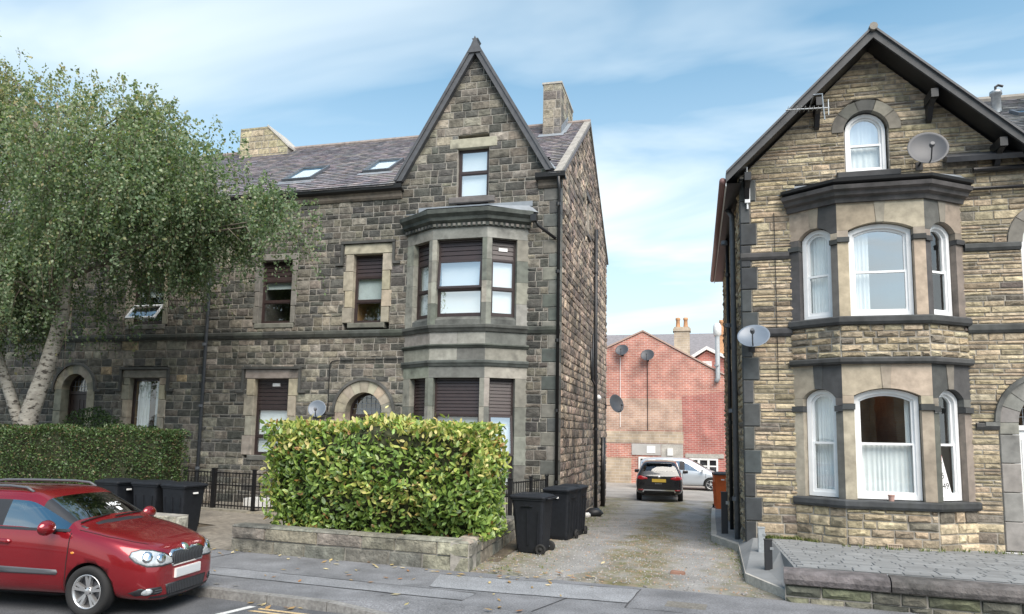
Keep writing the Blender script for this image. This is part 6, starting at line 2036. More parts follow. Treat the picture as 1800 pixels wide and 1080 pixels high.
def car_shell(name, stations, glassf, mats, parent, wheels, wr_, solver='EXACT'):
    """lofted, subdivided body with the wheel wells cut out; glassf(i, j) -> material index of the face between stations i, i+1 and ring points j, j+1"""
    bm = bmesh.new()
    rows_ = []
    for s in stations:
        half = ring_pts(s)
        full = half + [(-y, z) for y, z in reversed(half[1:-1])]
        rows_.append([bm.verts.new((s[0], y, z)) for y, z in full])
    k = len(rows_[0])
    for i in range(len(rows_) - 1):
        for j in range(k):
            f = bm.faces.new((rows_[i][j], rows_[i][(j + 1) % k], rows_[i + 1][(j + 1) % k], rows_[i + 1][j]))
            jj = j if j < 9 else 17 - j
            f.material_index = glassf(i, jj)
            f.smooth = True
    for r_, rev in ((rows_[0], False), (rows_[-1], True)):
        # cap each end with quads across
        for j in range(9):
            a, b = j, j + 1
            c, d = (k - b) % k, (k - a) % k
            vs_ = [r_[a], r_[b], r_[c], r_[d]]
            vs_ = [v for q, v in enumerate(vs_) if v not in vs_[:q]]
            if len(vs_) < 3: continue
            f = bm.faces.new(vs_ if rev else vs_[::-1]); f.smooth = True; f.material_index = 0
    bmesh.ops.recalc_face_normals(bm, faces=bm.faces)
    me = bpy.data.meshes.new(name); bm.to_mesh(me); bm.free()
    for m in mats: me.materials.append(M[m])
    o = bpy.data.objects.new(name, me); COL.objects.link(o)
    sb = o.modifiers.new('s', 'SUBSURF'); sb.levels = 2; sb.render_levels = 2
    dark = len(mats) - 1
    cutters = []
    for wx in wheels:
        for sy in (-1, 1):
            c = bmesh.new()
            bmesh.ops.create_cone(c, cap_ends=True, segments=40, radius1=wr_, radius2=wr_, depth=.5)
            cm = bpy.data.meshes.new('c'); 
            for f in c.faces: f.material_index = dark
            c.to_mesh(cm); c.free()
            for m in mats: cm.materials.append(M[m])
            co = bpy.data.objects.new('cutter', cm); COL.objects.link(co)
            co.location = (wx, sy * .83, .30 * wr_ / .34); co.rotation_euler = (R(90), 0, 0)
            md = o.modifiers.new('b', 'BOOLEAN'); md.operation = 'DIFFERENCE'; md.object = co; md.solver = solver
            cutters.append(co)
    bpy.context.view_layer.update()
    ev = o.evaluated_get(bpy.context.evaluated_depsgraph_get())
    me2 = bpy.data.meshes.new_from_object(ev)
    tree = BVHTree.FromObject(o, bpy.context.evaluated_depsgraph_get())
    bpy.data.objects.remove(o)
    for c in cutters: bpy.data.objects.remove(c)
    o2 = bpy.data.objects.new(name, me2)
    link(o2, parent)
    return o2, tree

class Skin:
    """lays trim on a car body by casting onto its surface"""
    def __init__(s, tree, car, zm=None): s.t = tree; s.car = car; s.zm = zm
    def hit(s, axis, a, b, sgn):
        if s.zm and axis != 'z': b = s.zm(b)
        if axis == 'x': o = Vector((sgn * 4, a, b)); d = Vector((-sgn, 0, 0))
        elif axis == 'y': o = Vector((a, sgn * 3, b)); d = Vector((0, -sgn, 0))
        elif axis == 'd': # from ahead and one side: a runs across, sgn picks the side
            o = Vector((1.5, 0, b)) + Vector((.66, sgn * .75, 0)) * 4 + Vector((.75, -sgn * .66, 0)) * a; d = Vector((-.66, -sgn * .75, 0))
        else: o = Vector((a, b, 4)); d = Vector((0, 0, -1))
        h = s.t.ray_cast(o, d)
        return (h[0], h[1]) if h[0] is not None else (None, None)
    def patch(s, name, material, outl, axis, sgn, off=.006, bulge=0.0, parent=None, rings=4, smooth=True):
        cy = sum(p[0] for p in outl) / len(outl); cz = sum(p[1] for p in outl) / len(outl)
        pts = []
        # densify the outline
        for i in range(len(outl)):
            a, b = outl[i], outl[(i + 1) % len(outl)]
            for k in range(3): pts.append((a[0] + (b[0] - a[0]) * k / 3, a[1] + (b[1] - a[1]) * k / 3))
        n = len(pts); vs_ = []
        last = None
        for r_ in range(rings + 1):
            q = 1 - r_ / (rings + .001)
            for (a, b) in pts:
                p, nr = s.hit(axis, cy + (a - cy) * q, cz + (b - cz) * q, sgn)
                if p is None:
                    p, nr = last if last else (Vector((0, 0, 0)), Vector((1, 0, 0)))
                last = (p, nr)
                vs_.append(p + nr * (off + bulge * (1 - q * q)))
        fs = [(r_ * n + i, r_ * n + (i + 1) % n, (r_ + 1) * n + (i + 1) % n, (r_ + 1) * n + i) for r_ in range(rings) for i in range(n)]
        # skirt so that the trim has thickness
        b0 = len(vs_)
        for i in range(n):
            p = vs_[i]; vs_.append(p - (Vector((.66, sgn * .75, 0)) if axis == 'd' else Vector((sgn, 0, 0)) if axis == 'x' else Vector((0, sgn, 0)) if axis == 'y' else Vector((0, 0, 1))) * (off + .01))
        fs += [(i, b0 + i, b0 + (i + 1) % n, (i + 1) % n) for i in range(n)]
        return MB().add(vs_, fs).build(name, M[material], parent or s.car, smooth=smooth)
    def line(s, name, material, pts, axis, sgn, w=.008, off=.003, parent=None):
        vs_ = []
        dens = []
        for i in range(len(pts) - 1):
            for k in range(6): dens.append(tuple(pts[i][q] + (pts[i + 1][q] - pts[i][q]) * k / 6 for q in (0, 1)))
        dens.append(pts[-1])
        for i, p in enumerate(dens):
            a = dens[max(0, i - 1)]; b = dens[min(len(dens) - 1, i + 1)]
            d = Vector((b[0] - a[0], b[1] - a[1])).normalized(); nn_ = Vector((-d.y, d.x)) * w / 2
            for sg in (1, -1):
                h, nr = s.hit(axis, p[0] + nn_.x * sg, p[1] + nn_.y * sg, sgn)
                if h is None: h, nr = (vs_[-2] if len(vs_) > 1 else Vector((0, 0, 0))), Vector((0, 0, 0))
                vs_.append(h + nr * off)
        fs = [(2 * i, 2 * i + 1, 2 * i + 3, 2 * i + 2) for i in range(len(dens) - 1)]
        return MB().add(vs_, fs).build(name, M[material], parent or s.car)

def wheel(car, x, y, r, width=.2, spokes=5, twin=True):
    s = 1 if y > 0 else -1
    ax = (0, s, 0)
    m = MB()
    rr = r * .66
    m.lathe([(rr, -.08), (r * .90, -.095), (r * .975, -.075), (r, -.04), (r, .05), (r * .98, .085), (r * .90, .10), (rr * 1.02, .085), (rr, .06)], (x, y, r), ax, 40)
    w = m.build('wheel', M['tyre'], car, smooth=True)
    m = MB(); m.lathe([(rr, .06), (rr * 1.02, .088), (rr * .95, .085), (rr * .93, .03), (rr * .93, -.08)], (x, y, r), ax, 40); m.build('rim', M['alloy'], w, smooth=True)
    m = MB(); m.lathe([(.001, -.02), (rr * .95, -.02)], (x, y, r), ax, 30); m.lathe([(.001, .0), (rr * .62, .0), (rr * .62, -.015)], (x, y, r), ax, 30); m.build('brake_disc', M['trim_grey'], w)
    o = Vector((x, y, r)); A = Vector(ax)
    for k in range(spokes):
        t = 2 * math.pi * k / spokes + .3
        for dt in ((-.16, .16) if twin else (0,)):
            d0 = Vector((math.cos(t + dt * .5), 0, math.sin(t + dt * .5))); d1 = Vector((math.cos(t + dt), 0, math.sin(t + dt)))
            sd = Vector((-d1.z, 0, d1.x))
            a = o + d0 * rr * .16; b = o + d1 * rr * .97
            wa, wb = .017, .022
            m = MB()
            m.hexa([a - sd * wa + A * .02, a + sd * wa + A * .02, b + sd * wb + A * .03, b - sd * wb + A * .03, a - sd * wa * .8 + A * .062, a + sd * wa * .8 + A * .062, b + sd * wb * .8 + A * .075, b - sd * wb * .8 + A * .075])
            m.build('spoke', M['alloy'], w)
    m = MB(); m.lathe([(.001, .075), (.03, .073), (.055, .06), (.06, .01)], o, ax, 20); m.build('hub_cap', M['alloy'], w, smooth=True)
    for k in range(5):
        t = 2 * math.pi * k / 5 + .9
        m = MB(); m.lathe([(.001, .07), (.01, .07), (.01, .05)], o + Vector((math.cos(t), 0, math.sin(t))) * .045, ax, 8); m.build('wheel_bolt', M['trim_black'], w)
    return w
def mirror_y(o): return [(-a, b) for a, b in reversed(o)]
glass_mat('car_glass', 5.2, (.30, .34, .34))

# ---- the red estate car
CR = thing('parked_car', 'dark red estate car with silver wheels and roof rails at the kerb', 'car', (-8.319, 7.879, -.108), R(4))
CR.scale = (.95, .95, .98)
stn = [(-2.12, .70, .42, .90, .66, 1.18, .54, 1.25, .46, 1.27), (-2.02, .80, .27, .94, .775, 1.34, .60, 1.415, .52, 1.44), (-1.62, .82, .21, .955, .80, 1.385, .625, 1.455, .55, 1.475),
       (-1.16, .825, .20, .955, .803, 1.40, .632, 1.468, .56, 1.488), (-.18, .826, .19, .95, .803, 1.41, .635, 1.474, .562, 1.494), (-.08, .826, .19, .95, .803, 1.41, .635, 1.474, .562, 1.494), (.20, .826, .19, .948, .803, 1.40, .63, 1.46, .56, 1.48),
       (.34, .826, .19, .946, .803, 1.375, .625, 1.43, .55, 1.452), (1.00, .825, .19, .945, .79, .985, .70, 1.005, .64, 1.03), (1.10, .825, .19, .925, .785, .965, .69, .985, .62, 1.005),
       (1.48, .82, .20, .86, .765, .90, .67, .922, .58, .94), (1.72, .80, .17, .80, .71, .835, .62, .855, .52, .87), (1.90, .75, .16, .765, .645, .795, .56, .815, .47, .825), (2.02, .68, .155, .71, .57, .745, .50, .76, .42, .768), (2.09, .59, .16, .63, .49, .67, .42, .685, .36, .69), (2.12, .48, .20, .56, .39, .595, .34, .61, .28, .615)]
def gf(i, j):
    if j == 0: return 3
    if 1 <= i <= 7 and j == 5: return 2 if i == 4 else 1
    if i == 7 and j == 6: return 2
    if i == 7 and j in (7, 8): return 1
    return 0
def zlift(z):
    k = min(1, max(0, (z - .28) / .3)); q = min(1, max(0, (z - 1.08) / .3))
    return z + .055 * k * k * (3 - 2 * k) * (1 - q * q * (3 - 2 * q))
stn = [(s_[0], s_[1], s_[2], zlift(s_[3]), s_[4], zlift(s_[5]), s_[6], zlift(s_[7]), s_[8], zlift(s_[9])) for s_ in stn]
body, tree = car_shell('body', stn, gf, ['car_red', 'car_glass', 'trim_black', 'underside'], CR, (1.30, -1.16), .345)
sk = Skin(tree, CR, zlift)
for wx in (1.30, -1.16):
    for sy in (-1, 1): wheel(CR, wx, sy * .735, .305)
# headlamps wrap round the corner, so they are laid on from ahead and to the side
HL = [(-.36, .665), (-.335, .715), (-.24, .735), (-.10, .72), (.04, .675), (.14, .615), (.175, .565), (.16, .545), (.02, .535), (-.16, .545), (-.29, .60)]
HL = [(a + .10, b + .01) for a, b in HL]
for sg in (1, -1):
    h = sk.patch('headlight', 'lamp_clear', HL, 'd', -sg, .006, .012)
    sk.line('lamp_edge', 'trim_black', HL + [HL[0]], 'd', -sg, .012, .007, parent=h)
    for (ca, cz, r_) in ((-.06, .655, .062), (.10, .63, .055)):
        sk.patch('reflector', 'chrome', [(ca + r_ * math.cos(t * .6283), cz + r_ * math.sin(t * .6283)) for t in range(10)], 'd', -sg, .020, .004, parent=h, rings=2)
    f_ = [(-.73, .30), (-.70, .345), (-.50, .345), (-.47, .30), (-.50, .265), (-.69, .26)]
    fo = f_ if sg == 1 else mirror_y(f_)
    fg = sk.patch('fog_lamp_housing', 'trim_black', fo, 'x', 1, .004)
    sk.patch('fog_lamp', 'lamp_clear', [(-.635 * sg + .036 * math.cos(t * .6283), .303 + .036 * math.sin(t * .6283)) for t in range(10)], 'x', 1, .012, .006, parent=fg, rings=2)
    for z in (.29, .315): sk.line('fog_slat', 'trim_grey', [(-.58 * sg, z), (-.49 * sg, z)], 'x', 1, .01, .012, parent=fg)
GRL = [(-.35, .60), (-.34, .66), (-.28, .695), (-.12, .70), (-.06, .675), (.06, .675), (.12, .70), (.28, .695), (.34, .66), (.35, .60), (.30, .525), (-.30, .525)]
g1 = sk.patch('grille', 'chrome', [(a * 1.04, .61 + (b - .61) * 1.12) for a, b in GRL], 'x', 1, .005)
sk.patch('grille_mesh', 'trim_black', [(a * .95, .607 + (b - .61) * .86) for a, b in GRL], 'x', 1, .010, parent=g1)
for k in range(-9, 10):
    y = k * .033
    sk.line('grille_slat', 'trim_grey', [(y, .545), (y, .66 if abs(y) < .1 else .675)], 'x', 1, .010, .017, parent=g1)
bd = sk.patch('badge', 'chrome', [(.048 * math.cos(t * .5236), .702 + .048 * math.sin(t * .5236)) for t in range(12)], 'x', 1, .016, .006, rings=3)
sk.patch('badge_face', mat('badge_green', (.10, .16, .12), .3).name, [(.033 * math.cos(t * .5236), .702 + .033 * math.sin(t * .5236)) for t in range(12)], 'x', 1, .026, .002, rings=2, parent=bd)
sk.patch('lower_grille', 'trim_black', [(-.42, .355), (.42, .355), (.38, .225), (-.38, .225)], 'x', 1, .005)
for k in range(-11, 12): sk.line('grille_slat', 'trim_grey', [(k * .033, .24), (k * .033, .345)], 'x', 1, .008, .011)
fx = sk.hit('x', 0, .44, 1)[0].x
m = MB(); m.box((fx - .02, -.265, .415), (fx + .022, .265, .53)); pl = m.build('number_plate', M['white_paint'], CR)
m = MB(); m.box((fx + .02, -.25, .427), (fx + .025, .25, .518)); m.build('plate_face', M['plate'], pl)
sk.line('chin', 'trim_black', [(-.6, .235), (-.3, .215), (.3, .215), (.6, .235)], 'x', 1, .03, .004)
for sg in (-1, 1):
    sk.line('panel_gap', 'underside', [(.98, .93), (.985, .7), (.97, .45), (.93, .24)], 'y', sg, .012)
    sk.line('panel_gap', 'underside', [(-.12, .93), (-.13, .5), (-.13, .24)], 'y', sg, .012)
    sk.line('sill_trim', 'trim_black', [(.92, .205), (-.13, .20), (-.82, .205)], 'y', sg, .05, .004)
    sk.line('sill_line', 'underside', [(.93, .245), (-.13, .235), (-.85, .24)], 'y', sg, .010)
    sk.line('belt_trim', 'trim_black', [(.95, .955), (.5, .958), (-.1, .962), (-1.6, .965)], 'y', sg, .03, .006)
    sk.patch('rub_strip', 'trim_grey', [(.84, .50), (.86, .475), (.84, .452), (-.10, .447), (-.10, .51)], 'y', sg, .010, rings=2)
    sk.patch('rub_strip', 'trim_grey', [(-.14, .51), (-.14, .447), (-.78, .447), (-.80, .51)], 'y', sg, .010, rings=2)
    hd = sk.patch('door_handle', 'car_red', [(.13, .80), (.11, .825), (-.07, .835), (-.09, .81), (-.07, .785), (.11, .775)], 'y', sg, .022, .006, rings=2)
    sk.patch('indicator', 'lamp_amber', [(1.08, .70), (1.06, .715), (1.03, .71), (1.03, .69), (1.06, .685)], 'y', sg, .006, rings=2)
    # door mirror
    m = MB(); o_ = Vector((.76, sg * .95, 1.06))
    prof = []
    vs_, fs = [], []
    for i in range(9):
        a = -math.pi / 2 + math.pi * i / 8
        for k in range(14):
            b = 2 * math.pi * k / 14
            ex = .055 * (1 if math.cos(b) > 0 else .35)
            vs_.append(o_ + Vector((ex * math.cos(a) * math.cos(b) * 1.6, sg * .135 * math.sin(a), .095 * math.cos(a) * math.sin(b))))
    fs = [(i * 14 + k, i * 14 + (k + 1) % 14, (i + 1) * 14 + (k + 1) % 14, (i + 1) * 14 + k) for i in range(8) for k in range(14)]
    m.add(vs_, fs); mr_ = m.build('door_mirror', M['car_red'], CR, smooth=True)
    m = MB(); m.tube([(.74, sg * .79, .995), (.755, sg * .87, 1.02), (.76, sg * .92, 1.035)], [.03, .025, .02], 8); m.build('mirror_arm', M['trim_black'], mr_, smooth=True)
    # roof rail
    z = lambda x: sk.hit('z', x, sg * .55, 1)[0].z
    pts = [(.16, sg * .55, z(.16)), (.05, sg * .55, z(.05) + .045)] + [(x, sg * .55, z(x) + .055) for x in (-.2, -.6, -1.0, -1.4)] + [(-1.65, sg * .55, z(-1.65) + .045), (-1.75, sg * .55, z(-1.75))]
    m = MB(); m.tube(pts, .018, 8); m.build('roof_rail', M['trim_grey'], CR, smooth=True)
    sk.line('bonnet_gap', 'underside', [(1.05, sg * .72), (1.45, sg * .69), (1.75, sg * .60), (1.9, sg * .52)], 'z', 1, .009)
# wipers, cowl and stickers on the windscreen
WS0 = Vector((1.02, 0, 1.085)); WST = Vector((.34, 0, 1.455))
Vw = (WST - WS0).normalized()
FWs = Fr(WS0, (0, 1, 0), Vw)
sk.patch('scuttle', 'trim_black', [(1.10, -.66), (1.10, .66), (1.01, .66), (1.01, -.66)], 'z', 1, .004, rings=2)
def on_screen(y, v):
    p = WS0 + Vw * v
    h = sk.hit('z', p.x, y, 1)[0]
    return h
for (ya, yb_, va, vb) in ((-.62, -.05, .06, .12), (-.02, .55, .05, .10)):
    m = MB(); pts = [on_screen(ya + (yb_ - ya) * k / 6, va + (vb - va) * k / 6) + Vector((.01, 0, .012)) for k in range(7)]
    m.tube(pts, .009, 5); m.build('wiper', M['underside'], CR)
p = on_screen(.20, .26)
ft = Fr(p - FWs.U * 0, FWs.U, FWs.V)
text(CR, 'HBC', .115, ft, .0, .05, .03, 'paper')
m = MB(); fbox(m, ft, -.03, .03, -.10, -.02, .026, .030); m.build('permit', M['paper'], CR)
# inside
m = MB()
for (x0, x1, y) in ((-.45, .05, -.36), (-.45, .05, .36)):
    m.box((x0, y - .24, .35), (x1, y + .24, .58)); m.hexa([(x0 - .12, y - .23, .5), (x0 + .02, y - .23, .5), (x0 + .02, y + .23, .5), (x0 - .12, y + .23, .5), (x0 - .25, y - .19, 1.12), (x0 - .15, y - .19, 1.12), (x0 - .15, y + .19, 1.12), (x0 - .25, y + .19, 1.12)])
    m.box((x0 - .27, y - .12, 1.14), (x0 - .17, y + .12, 1.32))
m.build('front_seats', M['trim_black'], CR, bevel=.03)
m = MB(); m.box((-1.3, -.6, .4), (-1.15, .6, 1.1)); m.build('rear_seat', M['trim_black'], CR, bevel=.03)
m = MB(); m.hexa([(.55, -.72, .6), (.98, -.72, .6), (.98, .72, .6), (.55, .72, .6), (.62, -.70, .93), (.97, -.70, .96), (.97, .70, .96), (.62, .70, .93)]); m.build('dashboard', M['trim_black'], CR, bevel=.02)
m = MB(); m.lathe([(.165, -.012), (.18, 0), (.165, .012), (.15, 0), (.165, -.012)], (.5, -.36, .9), (.8, 0, -.6), 20); m.build('steering_wheel', M['trim_black'], CR, smooth=True)

# ---- the black car seen from behind
CB = thing('parked_car', 'black sport utility car seen from behind in the yard', 'car', (-1.45, 31.0, -.44), R(91))
stb = [(-2.17, .72, .50, .92, .72, .98, .66, 1.0, .6, 1.01), (-2.13, .86, .38, .99, .83, 1.05, .77, 1.07, .70, 1.08), (-2.06, .90, .30, 1.03, .865, 1.12, .79, 1.15, .72, 1.17), (-1.84, .915, .26, 1.05, .875, 1.44, .66, 1.52, .58, 1.55), (-1.66, .92, .24, 1.05, .88, 1.48, .67, 1.575, .60, 1.60),
       (-1.2, .92, .22, 1.03, .88, 1.49, .68, 1.59, .61, 1.61), (-.2, .92, .22, 1.0, .885, 1.49, .69, 1.59, .62, 1.61), (-.1, .92, .22, 1.0, .885, 1.49, .69, 1.59, .62, 1.61), (.35, .92, .22, .99, .88, 1.46, .68, 1.54, .61, 1.56), (1.0, .92, .22, 1.0, .86, 1.05, .76, 1.07, .7, 1.09),
       (1.5, .91, .24, .94, .83, .99, .7, 1.01, .62, 1.03), (1.95, .84, .26, .82, .74, .86, .62, .88, .54, .9), (2.14, .7, .3, .65, .6, .68, .5, .7, .44, .71), (2.18, .55, .36, .55, .5, .58, .42, .6, .36, .6)]
def gfb(i, j):
    if j == 0: return 3
    if 3 <= i <= 8 and j == 5: return 2 if i in (3, 6) else 1
    if i == 2 and j in (7, 8): return 1
    if i == 8 and j in (7, 8): return 1
    return 0
glass_mat('rear_glass', 1.9, (.2, .22, .24))
body, tree = car_shell('body', stb, gfb, ['car_black', 'rear_glass', 'trim_black', 'underside'], CB, (1.33, -1.30), .37)
skb = Skin(tree, CB)
for wx in (1.33, -1.30):
    for sy in (-1, 1): wheel(CB, wx, sy * .81, .335, twin=False)
for sg in (1, -1):
    q = [(-.87, .90), (-.86, 1.0), (-.70, 1.03), (-.46, .96), (-.44, .90), (-.66, .87)]
    skb.patch('rear_lamp', 'lamp_red', q if sg == 1 else mirror_y(q), 'x', -1, .008, .01)
    q = [(-.86, .46), (-.86, .50), (-.6, .50), (-.6, .46)]
    skb.patch('reflector', 'lamp_red', q if sg == 1 else mirror_y(q), 'x', -1, .006, rings=2)
    m = MB(); o_ = Vector((.72, sg * 1.02, 1.08)); m.box(o_ - Vector((.06, .11, .07)), o_ + Vector((.06, .11, .07))); m.build('door_mirror', M['car_black'], CB, bevel=.03)
rx = skb.hit('x', 0, .82, -1)[0].x
m = MB(); m.box((rx - .015, -.27, .79), (rx + .01, .27, .91)); pl = m.build('number_plate', M['plate_yellow'], CB)
skb.patch('badge', 'chrome', [(.05 * math.cos(t * .6283), .985 + .05 * math.sin(t * .6283)) for t in range(10)], 'x', -1, .008, rings=2)
skb.line('bumper_strip', 'chrome', [(-.62, .40), (-.58, .475), (.58, .475), (.62, .40)], 'x', -1, .05, .006)
skb.line('panel_gap', 'underside', [(-.72, .95), (-.66, .66), (.66, .66), (.72, .95)], 'x', -1, .012, .004)
skb.line('lower_bumper', 'trim_grey', [(-.7, .36), (.7, .36)], 'x', -1, .08, .004)
m = MB(); m.box((-1.98, -.5, 1.50), (-1.72, .5, 1.53)); m.build('rear_spoiler', M['car_black'], CB, bevel=.012)
for k in range(5):
    skb.patch('badge_letter', 'chrome', [(-.11 + k * .055, .715), (-.11 + k * .055, .75), (-.075 + k * .055, .75), (-.075 + k * .055, .715)], 'x', -1, .008, rings=1, smooth=False)

# ---- the silver car across the yard
CS = thing('parked_car', 'silver people carrier parked side-on behind the black car', 'car', (-.60, 36.9, -.45), R(-2))
CS.scale = (.97, .97, .97)
sts = [(-2.20, .74, .42, .90, .70, 1.18, .60, 1.25, .52, 1.27), (-2.10, .84, .28, .95, .82, 1.42, .66, 1.50, .58, 1.53), (-1.6, .87, .22, .96, .85, 1.50, .69, 1.575, .6, 1.60), (-.95, .875, .2, .95, .855, 1.525, .70, 1.60, .61, 1.62), (-.85, .875, .2, .95, .855, 1.525, .70, 1.60, .61, 1.62), (-.05, .875, .2, .93, .855, 1.52, .70, 1.59, .61, 1.61), (.05, .875, .2, .93, .855, 1.515, .70, 1.585, .61, 1.605),
       (.40, .875, .2, .92, .85, 1.46, .68, 1.52, .6, 1.545), (1.25, .87, .2, .92, .82, .97, .74, 1.0, .68, 1.03), (1.4, .86, .2, .89, .81, .93, .72, .96, .64, .98), (1.75, .82, .21, .80, .75, .83, .64, .86, .56, .875), (2.05, .74, .23, .66, .64, .69, .54, .71, .46, .72), (2.16, .62, .27, .52, .52, .55, .44, .57, .38, .575), (2.2, .5, .3, .46, .44, .48, .38, .49, .32, .5)]
def gfs(i, j):
    if j == 0: return 3
    if 1 <= i <= 7 and j == 5: return 2 if i in (3, 5) else 1
    if i == 7 and j in (7, 8): return 1
    if i == 0 and j in (7, 8): return 1
    return 0
body, tree = car_shell('body', sts, gfs, ['car_silver', 'car_glass', 'trim_black', 'underside'], CS, (1.35, -1.30), .36, 'FAST')
sks = Skin(tree, CS)
for wx in (1.35, -1.30):
    for sy in (-1, 1): wheel(CS, wx, sy * .77, .32, twin=False)
for sg in (-1, 1):
    sks.line('panel_gap', 'underside', [(1.12, .9), (1.1, .5), (1.05, .25)], 'y', sg, .014)
    sks.line('panel_gap', 'underside', [(0, .92), (.0, .25)], 'y', sg, .014)
    sks.line('panel_gap', 'underside', [(-.9, .92), (-.85, .6), (-.8, .3)], 'y', sg, .014)
    sks.patch('door_handle', 'chrome', [(.15, .82), (.15, .85), (-.02, .85), (-.02, .82)], 'y', sg, .02, rings=2)
    m = MB(); o_ = Vector((.95, sg * .98, 1.02)); m.box(o_ - Vector((.06, .1, .07)), o_ + Vector((.06, .1, .07))); m.build('door_mirror', M['car_silver'], CS, bevel=.03)
    q = [(-.74, .70), (-.70, .80), (-.5, .78), (-.46, .68), (-.6, .64)]
    sks.patch('headlight', 'lamp_clear', q if sg == 1 else mirror_y(q), 'x', 1, .006, .01)
    sks.patch('rear_lamp', 'lamp_red', [(a * 1.05, b + .25) for a, b in (q if sg == 1 else mirror_y(q))], 'x', -1, .006)
sks.patch('grille', 'trim_black', [(-.35, .5), (-.35, .6), (.35, .6), (.35, .5)], 'x', 1, .005)

# ------------------------------------------------------------------ wheelie bins
def make_bin(label, loc, rz, body_m='bin_plastic', lid_m='bin_plastic', h=1.0, open_=0.0, group=None, name='wheelie_bin'):
    """back (hinge, wheels) on +x"""
    t = thing(name, label, 'bin', loc, rz, group)
    def rr(cx, cy, w, d, z, c=.05):
        pts = []
        for (sx, sy) in ((1, 1), (-1, 1), (-1, -1), (1, -1)):
            a0 = {(1, 1): 0, (-1, 1): 90, (-1, -1): 180, (1, -1): 270}[(sx, sy)]
            for k in range(4):
                a = R(a0 + 30 * k); pts.append((cx + sx * (w / 2 - c) + c * math.cos(a), cy + sy * (d / 2 - c) + c * math.sin(a), z))
        return pts
    m = MB(); n = 16
    levels = [rr(.02, 0, .46, .42, .03), rr(.02, 0, .50, .44, .10), rr(.0, 0, .60, .53, h * .78), rr(-.005, 0, .63, .55, h * .9), rr(-.005, 0, .67, .58, h * .905), rr(-.005, 0, .67, .58, h * .945)]
    vs_ = [p for l in levels for p in l]
    fs = [(i * n + k, i * n + (k + 1) % n, (i + 1) * n + (k + 1) % n, (i + 1) * n + k) for i in range(len(levels) - 1) for k in range(n)] + [tuple(range(n - 1, -1, -1)), tuple(range((len(levels) - 1) * n, len(levels) * n))]
    m.add(vs_, fs); b = m.build('body', M[body_m], t)
    m = MB()
    levels = [rr(-.01, 0, .71, .61, h * .935), rr(-.01, 0, .71, .61, h * .965), rr(-.01, 0, .66, .56, h * .985), rr(-.02, 0, .46, .40, h * 1.01)]
    vs_ = [p for l in levels for p in l]
    fs = [(i * n + k, i * n + (k + 1) % n, (i + 1) * n + (k + 1) % n, (i + 1) * n + k) for i in range(len(levels) - 1) for k in range(n)] + [tuple(range(n - 1, -1, -1)), tuple(range((len(levels) - 1) * n, len(levels) * n))]
    m.add(vs_, fs); l = m.build('lid', M[lid_m], t, bevel=.006)
    m = MB(); m.tube([(.33, -.2, h * .93), (.40, -.2, h * .945), (.41, -.17, h * .945), (.41, .17, h * .945), (.40, .2, h * .945), (.33, .2, h * .93)], .017, 8); m.build('handle', M[lid_m], t, smooth=True)
    for s in (-1, 1):
        m = MB(); m.lathe([(.001, -.025), (.07, -.025), (.098, -.02), (.10, 0), (.098, .02), (.07, .025), (.06, .012), (.03, .012), (.028, .03), (.001, .03)], (.255, s * .255, .10), (0, s, 0), 22); m.build('wheel', M['tyre'], t, smooth=True)
    m = MB(); m.tube([(.255, -.24, .10), (.255, .24, .10)], .012, 6); m.build('axle', M['galvanised'], t)
    for s in (-1, 1):
        for fx_ in (-.22, .0, .22):
            m = MB(); m.hexa([(fx_ * .85 - .012, s * .215, .16), (fx_ * .85 + .012, s * .215, .16), (fx_ * .85 + .012, s * .245, .16), (fx_ * .85 - .012, s * .245, .16),
                              (fx_ - .012, s * .25, h * .74), (fx_ + .012, s * .25, h * .74), (fx_ + .012, s * .283, h * .74), (fx_ - .012, s * .283, h * .74)]); m.build('moulded_rib', M[body_m], t)
    m = MB(); m.box((-.12, -.296, h * .80), (.10, -.274, h * .815)); m.box((-.05, -.30, h * .805), (.05, -.272, h * .83)); m.build('rim_lug', M[body_m], t)
    m = MB(); m.box((-.345, -.06, h * .80), (-.322, .05, h * .83)); m.build('sticker', M['paper'], t)
    return t
zb = lambda x, y: drive_z(x, y) + hgt(x, y) - .01
make_bin('black wheelie bin nearest the street beside the garden wall, wheels to the right', (-2.93, 13.05, zb(-2.93, 13.05)), R(-8), h=1.06)
make_bin('black wheelie bin in the middle of the three by the dark house', (-2.78, 15.15, zb(-2.78, 15.15)), R(80), h=1.10)
make_bin('black wheelie bin hardest against the side wall, farthest of three', (-2.72, 16.15, zb(-2.72, 16.15)), R(84), h=1.12)
make_bin('black wheelie bin left of the path, nearest the iron railing', (-10.08, 12.55, .0), R(170), h=1.04)
make_bin('middle black wheelie bin of the row behind the red car', (-10.85, 12.62, .0), R(176), h=1.05)
make_bin('leftmost black wheelie bin, only its lid seen above the red car', (-11.7, 12.55, .0), R(172), h=1.06)
make_bin('orange bin with a black lid beside the golden house wall', (.86, 26.4, -.40), R(95), 'orange_plastic', 'trim_black', h=1.32)

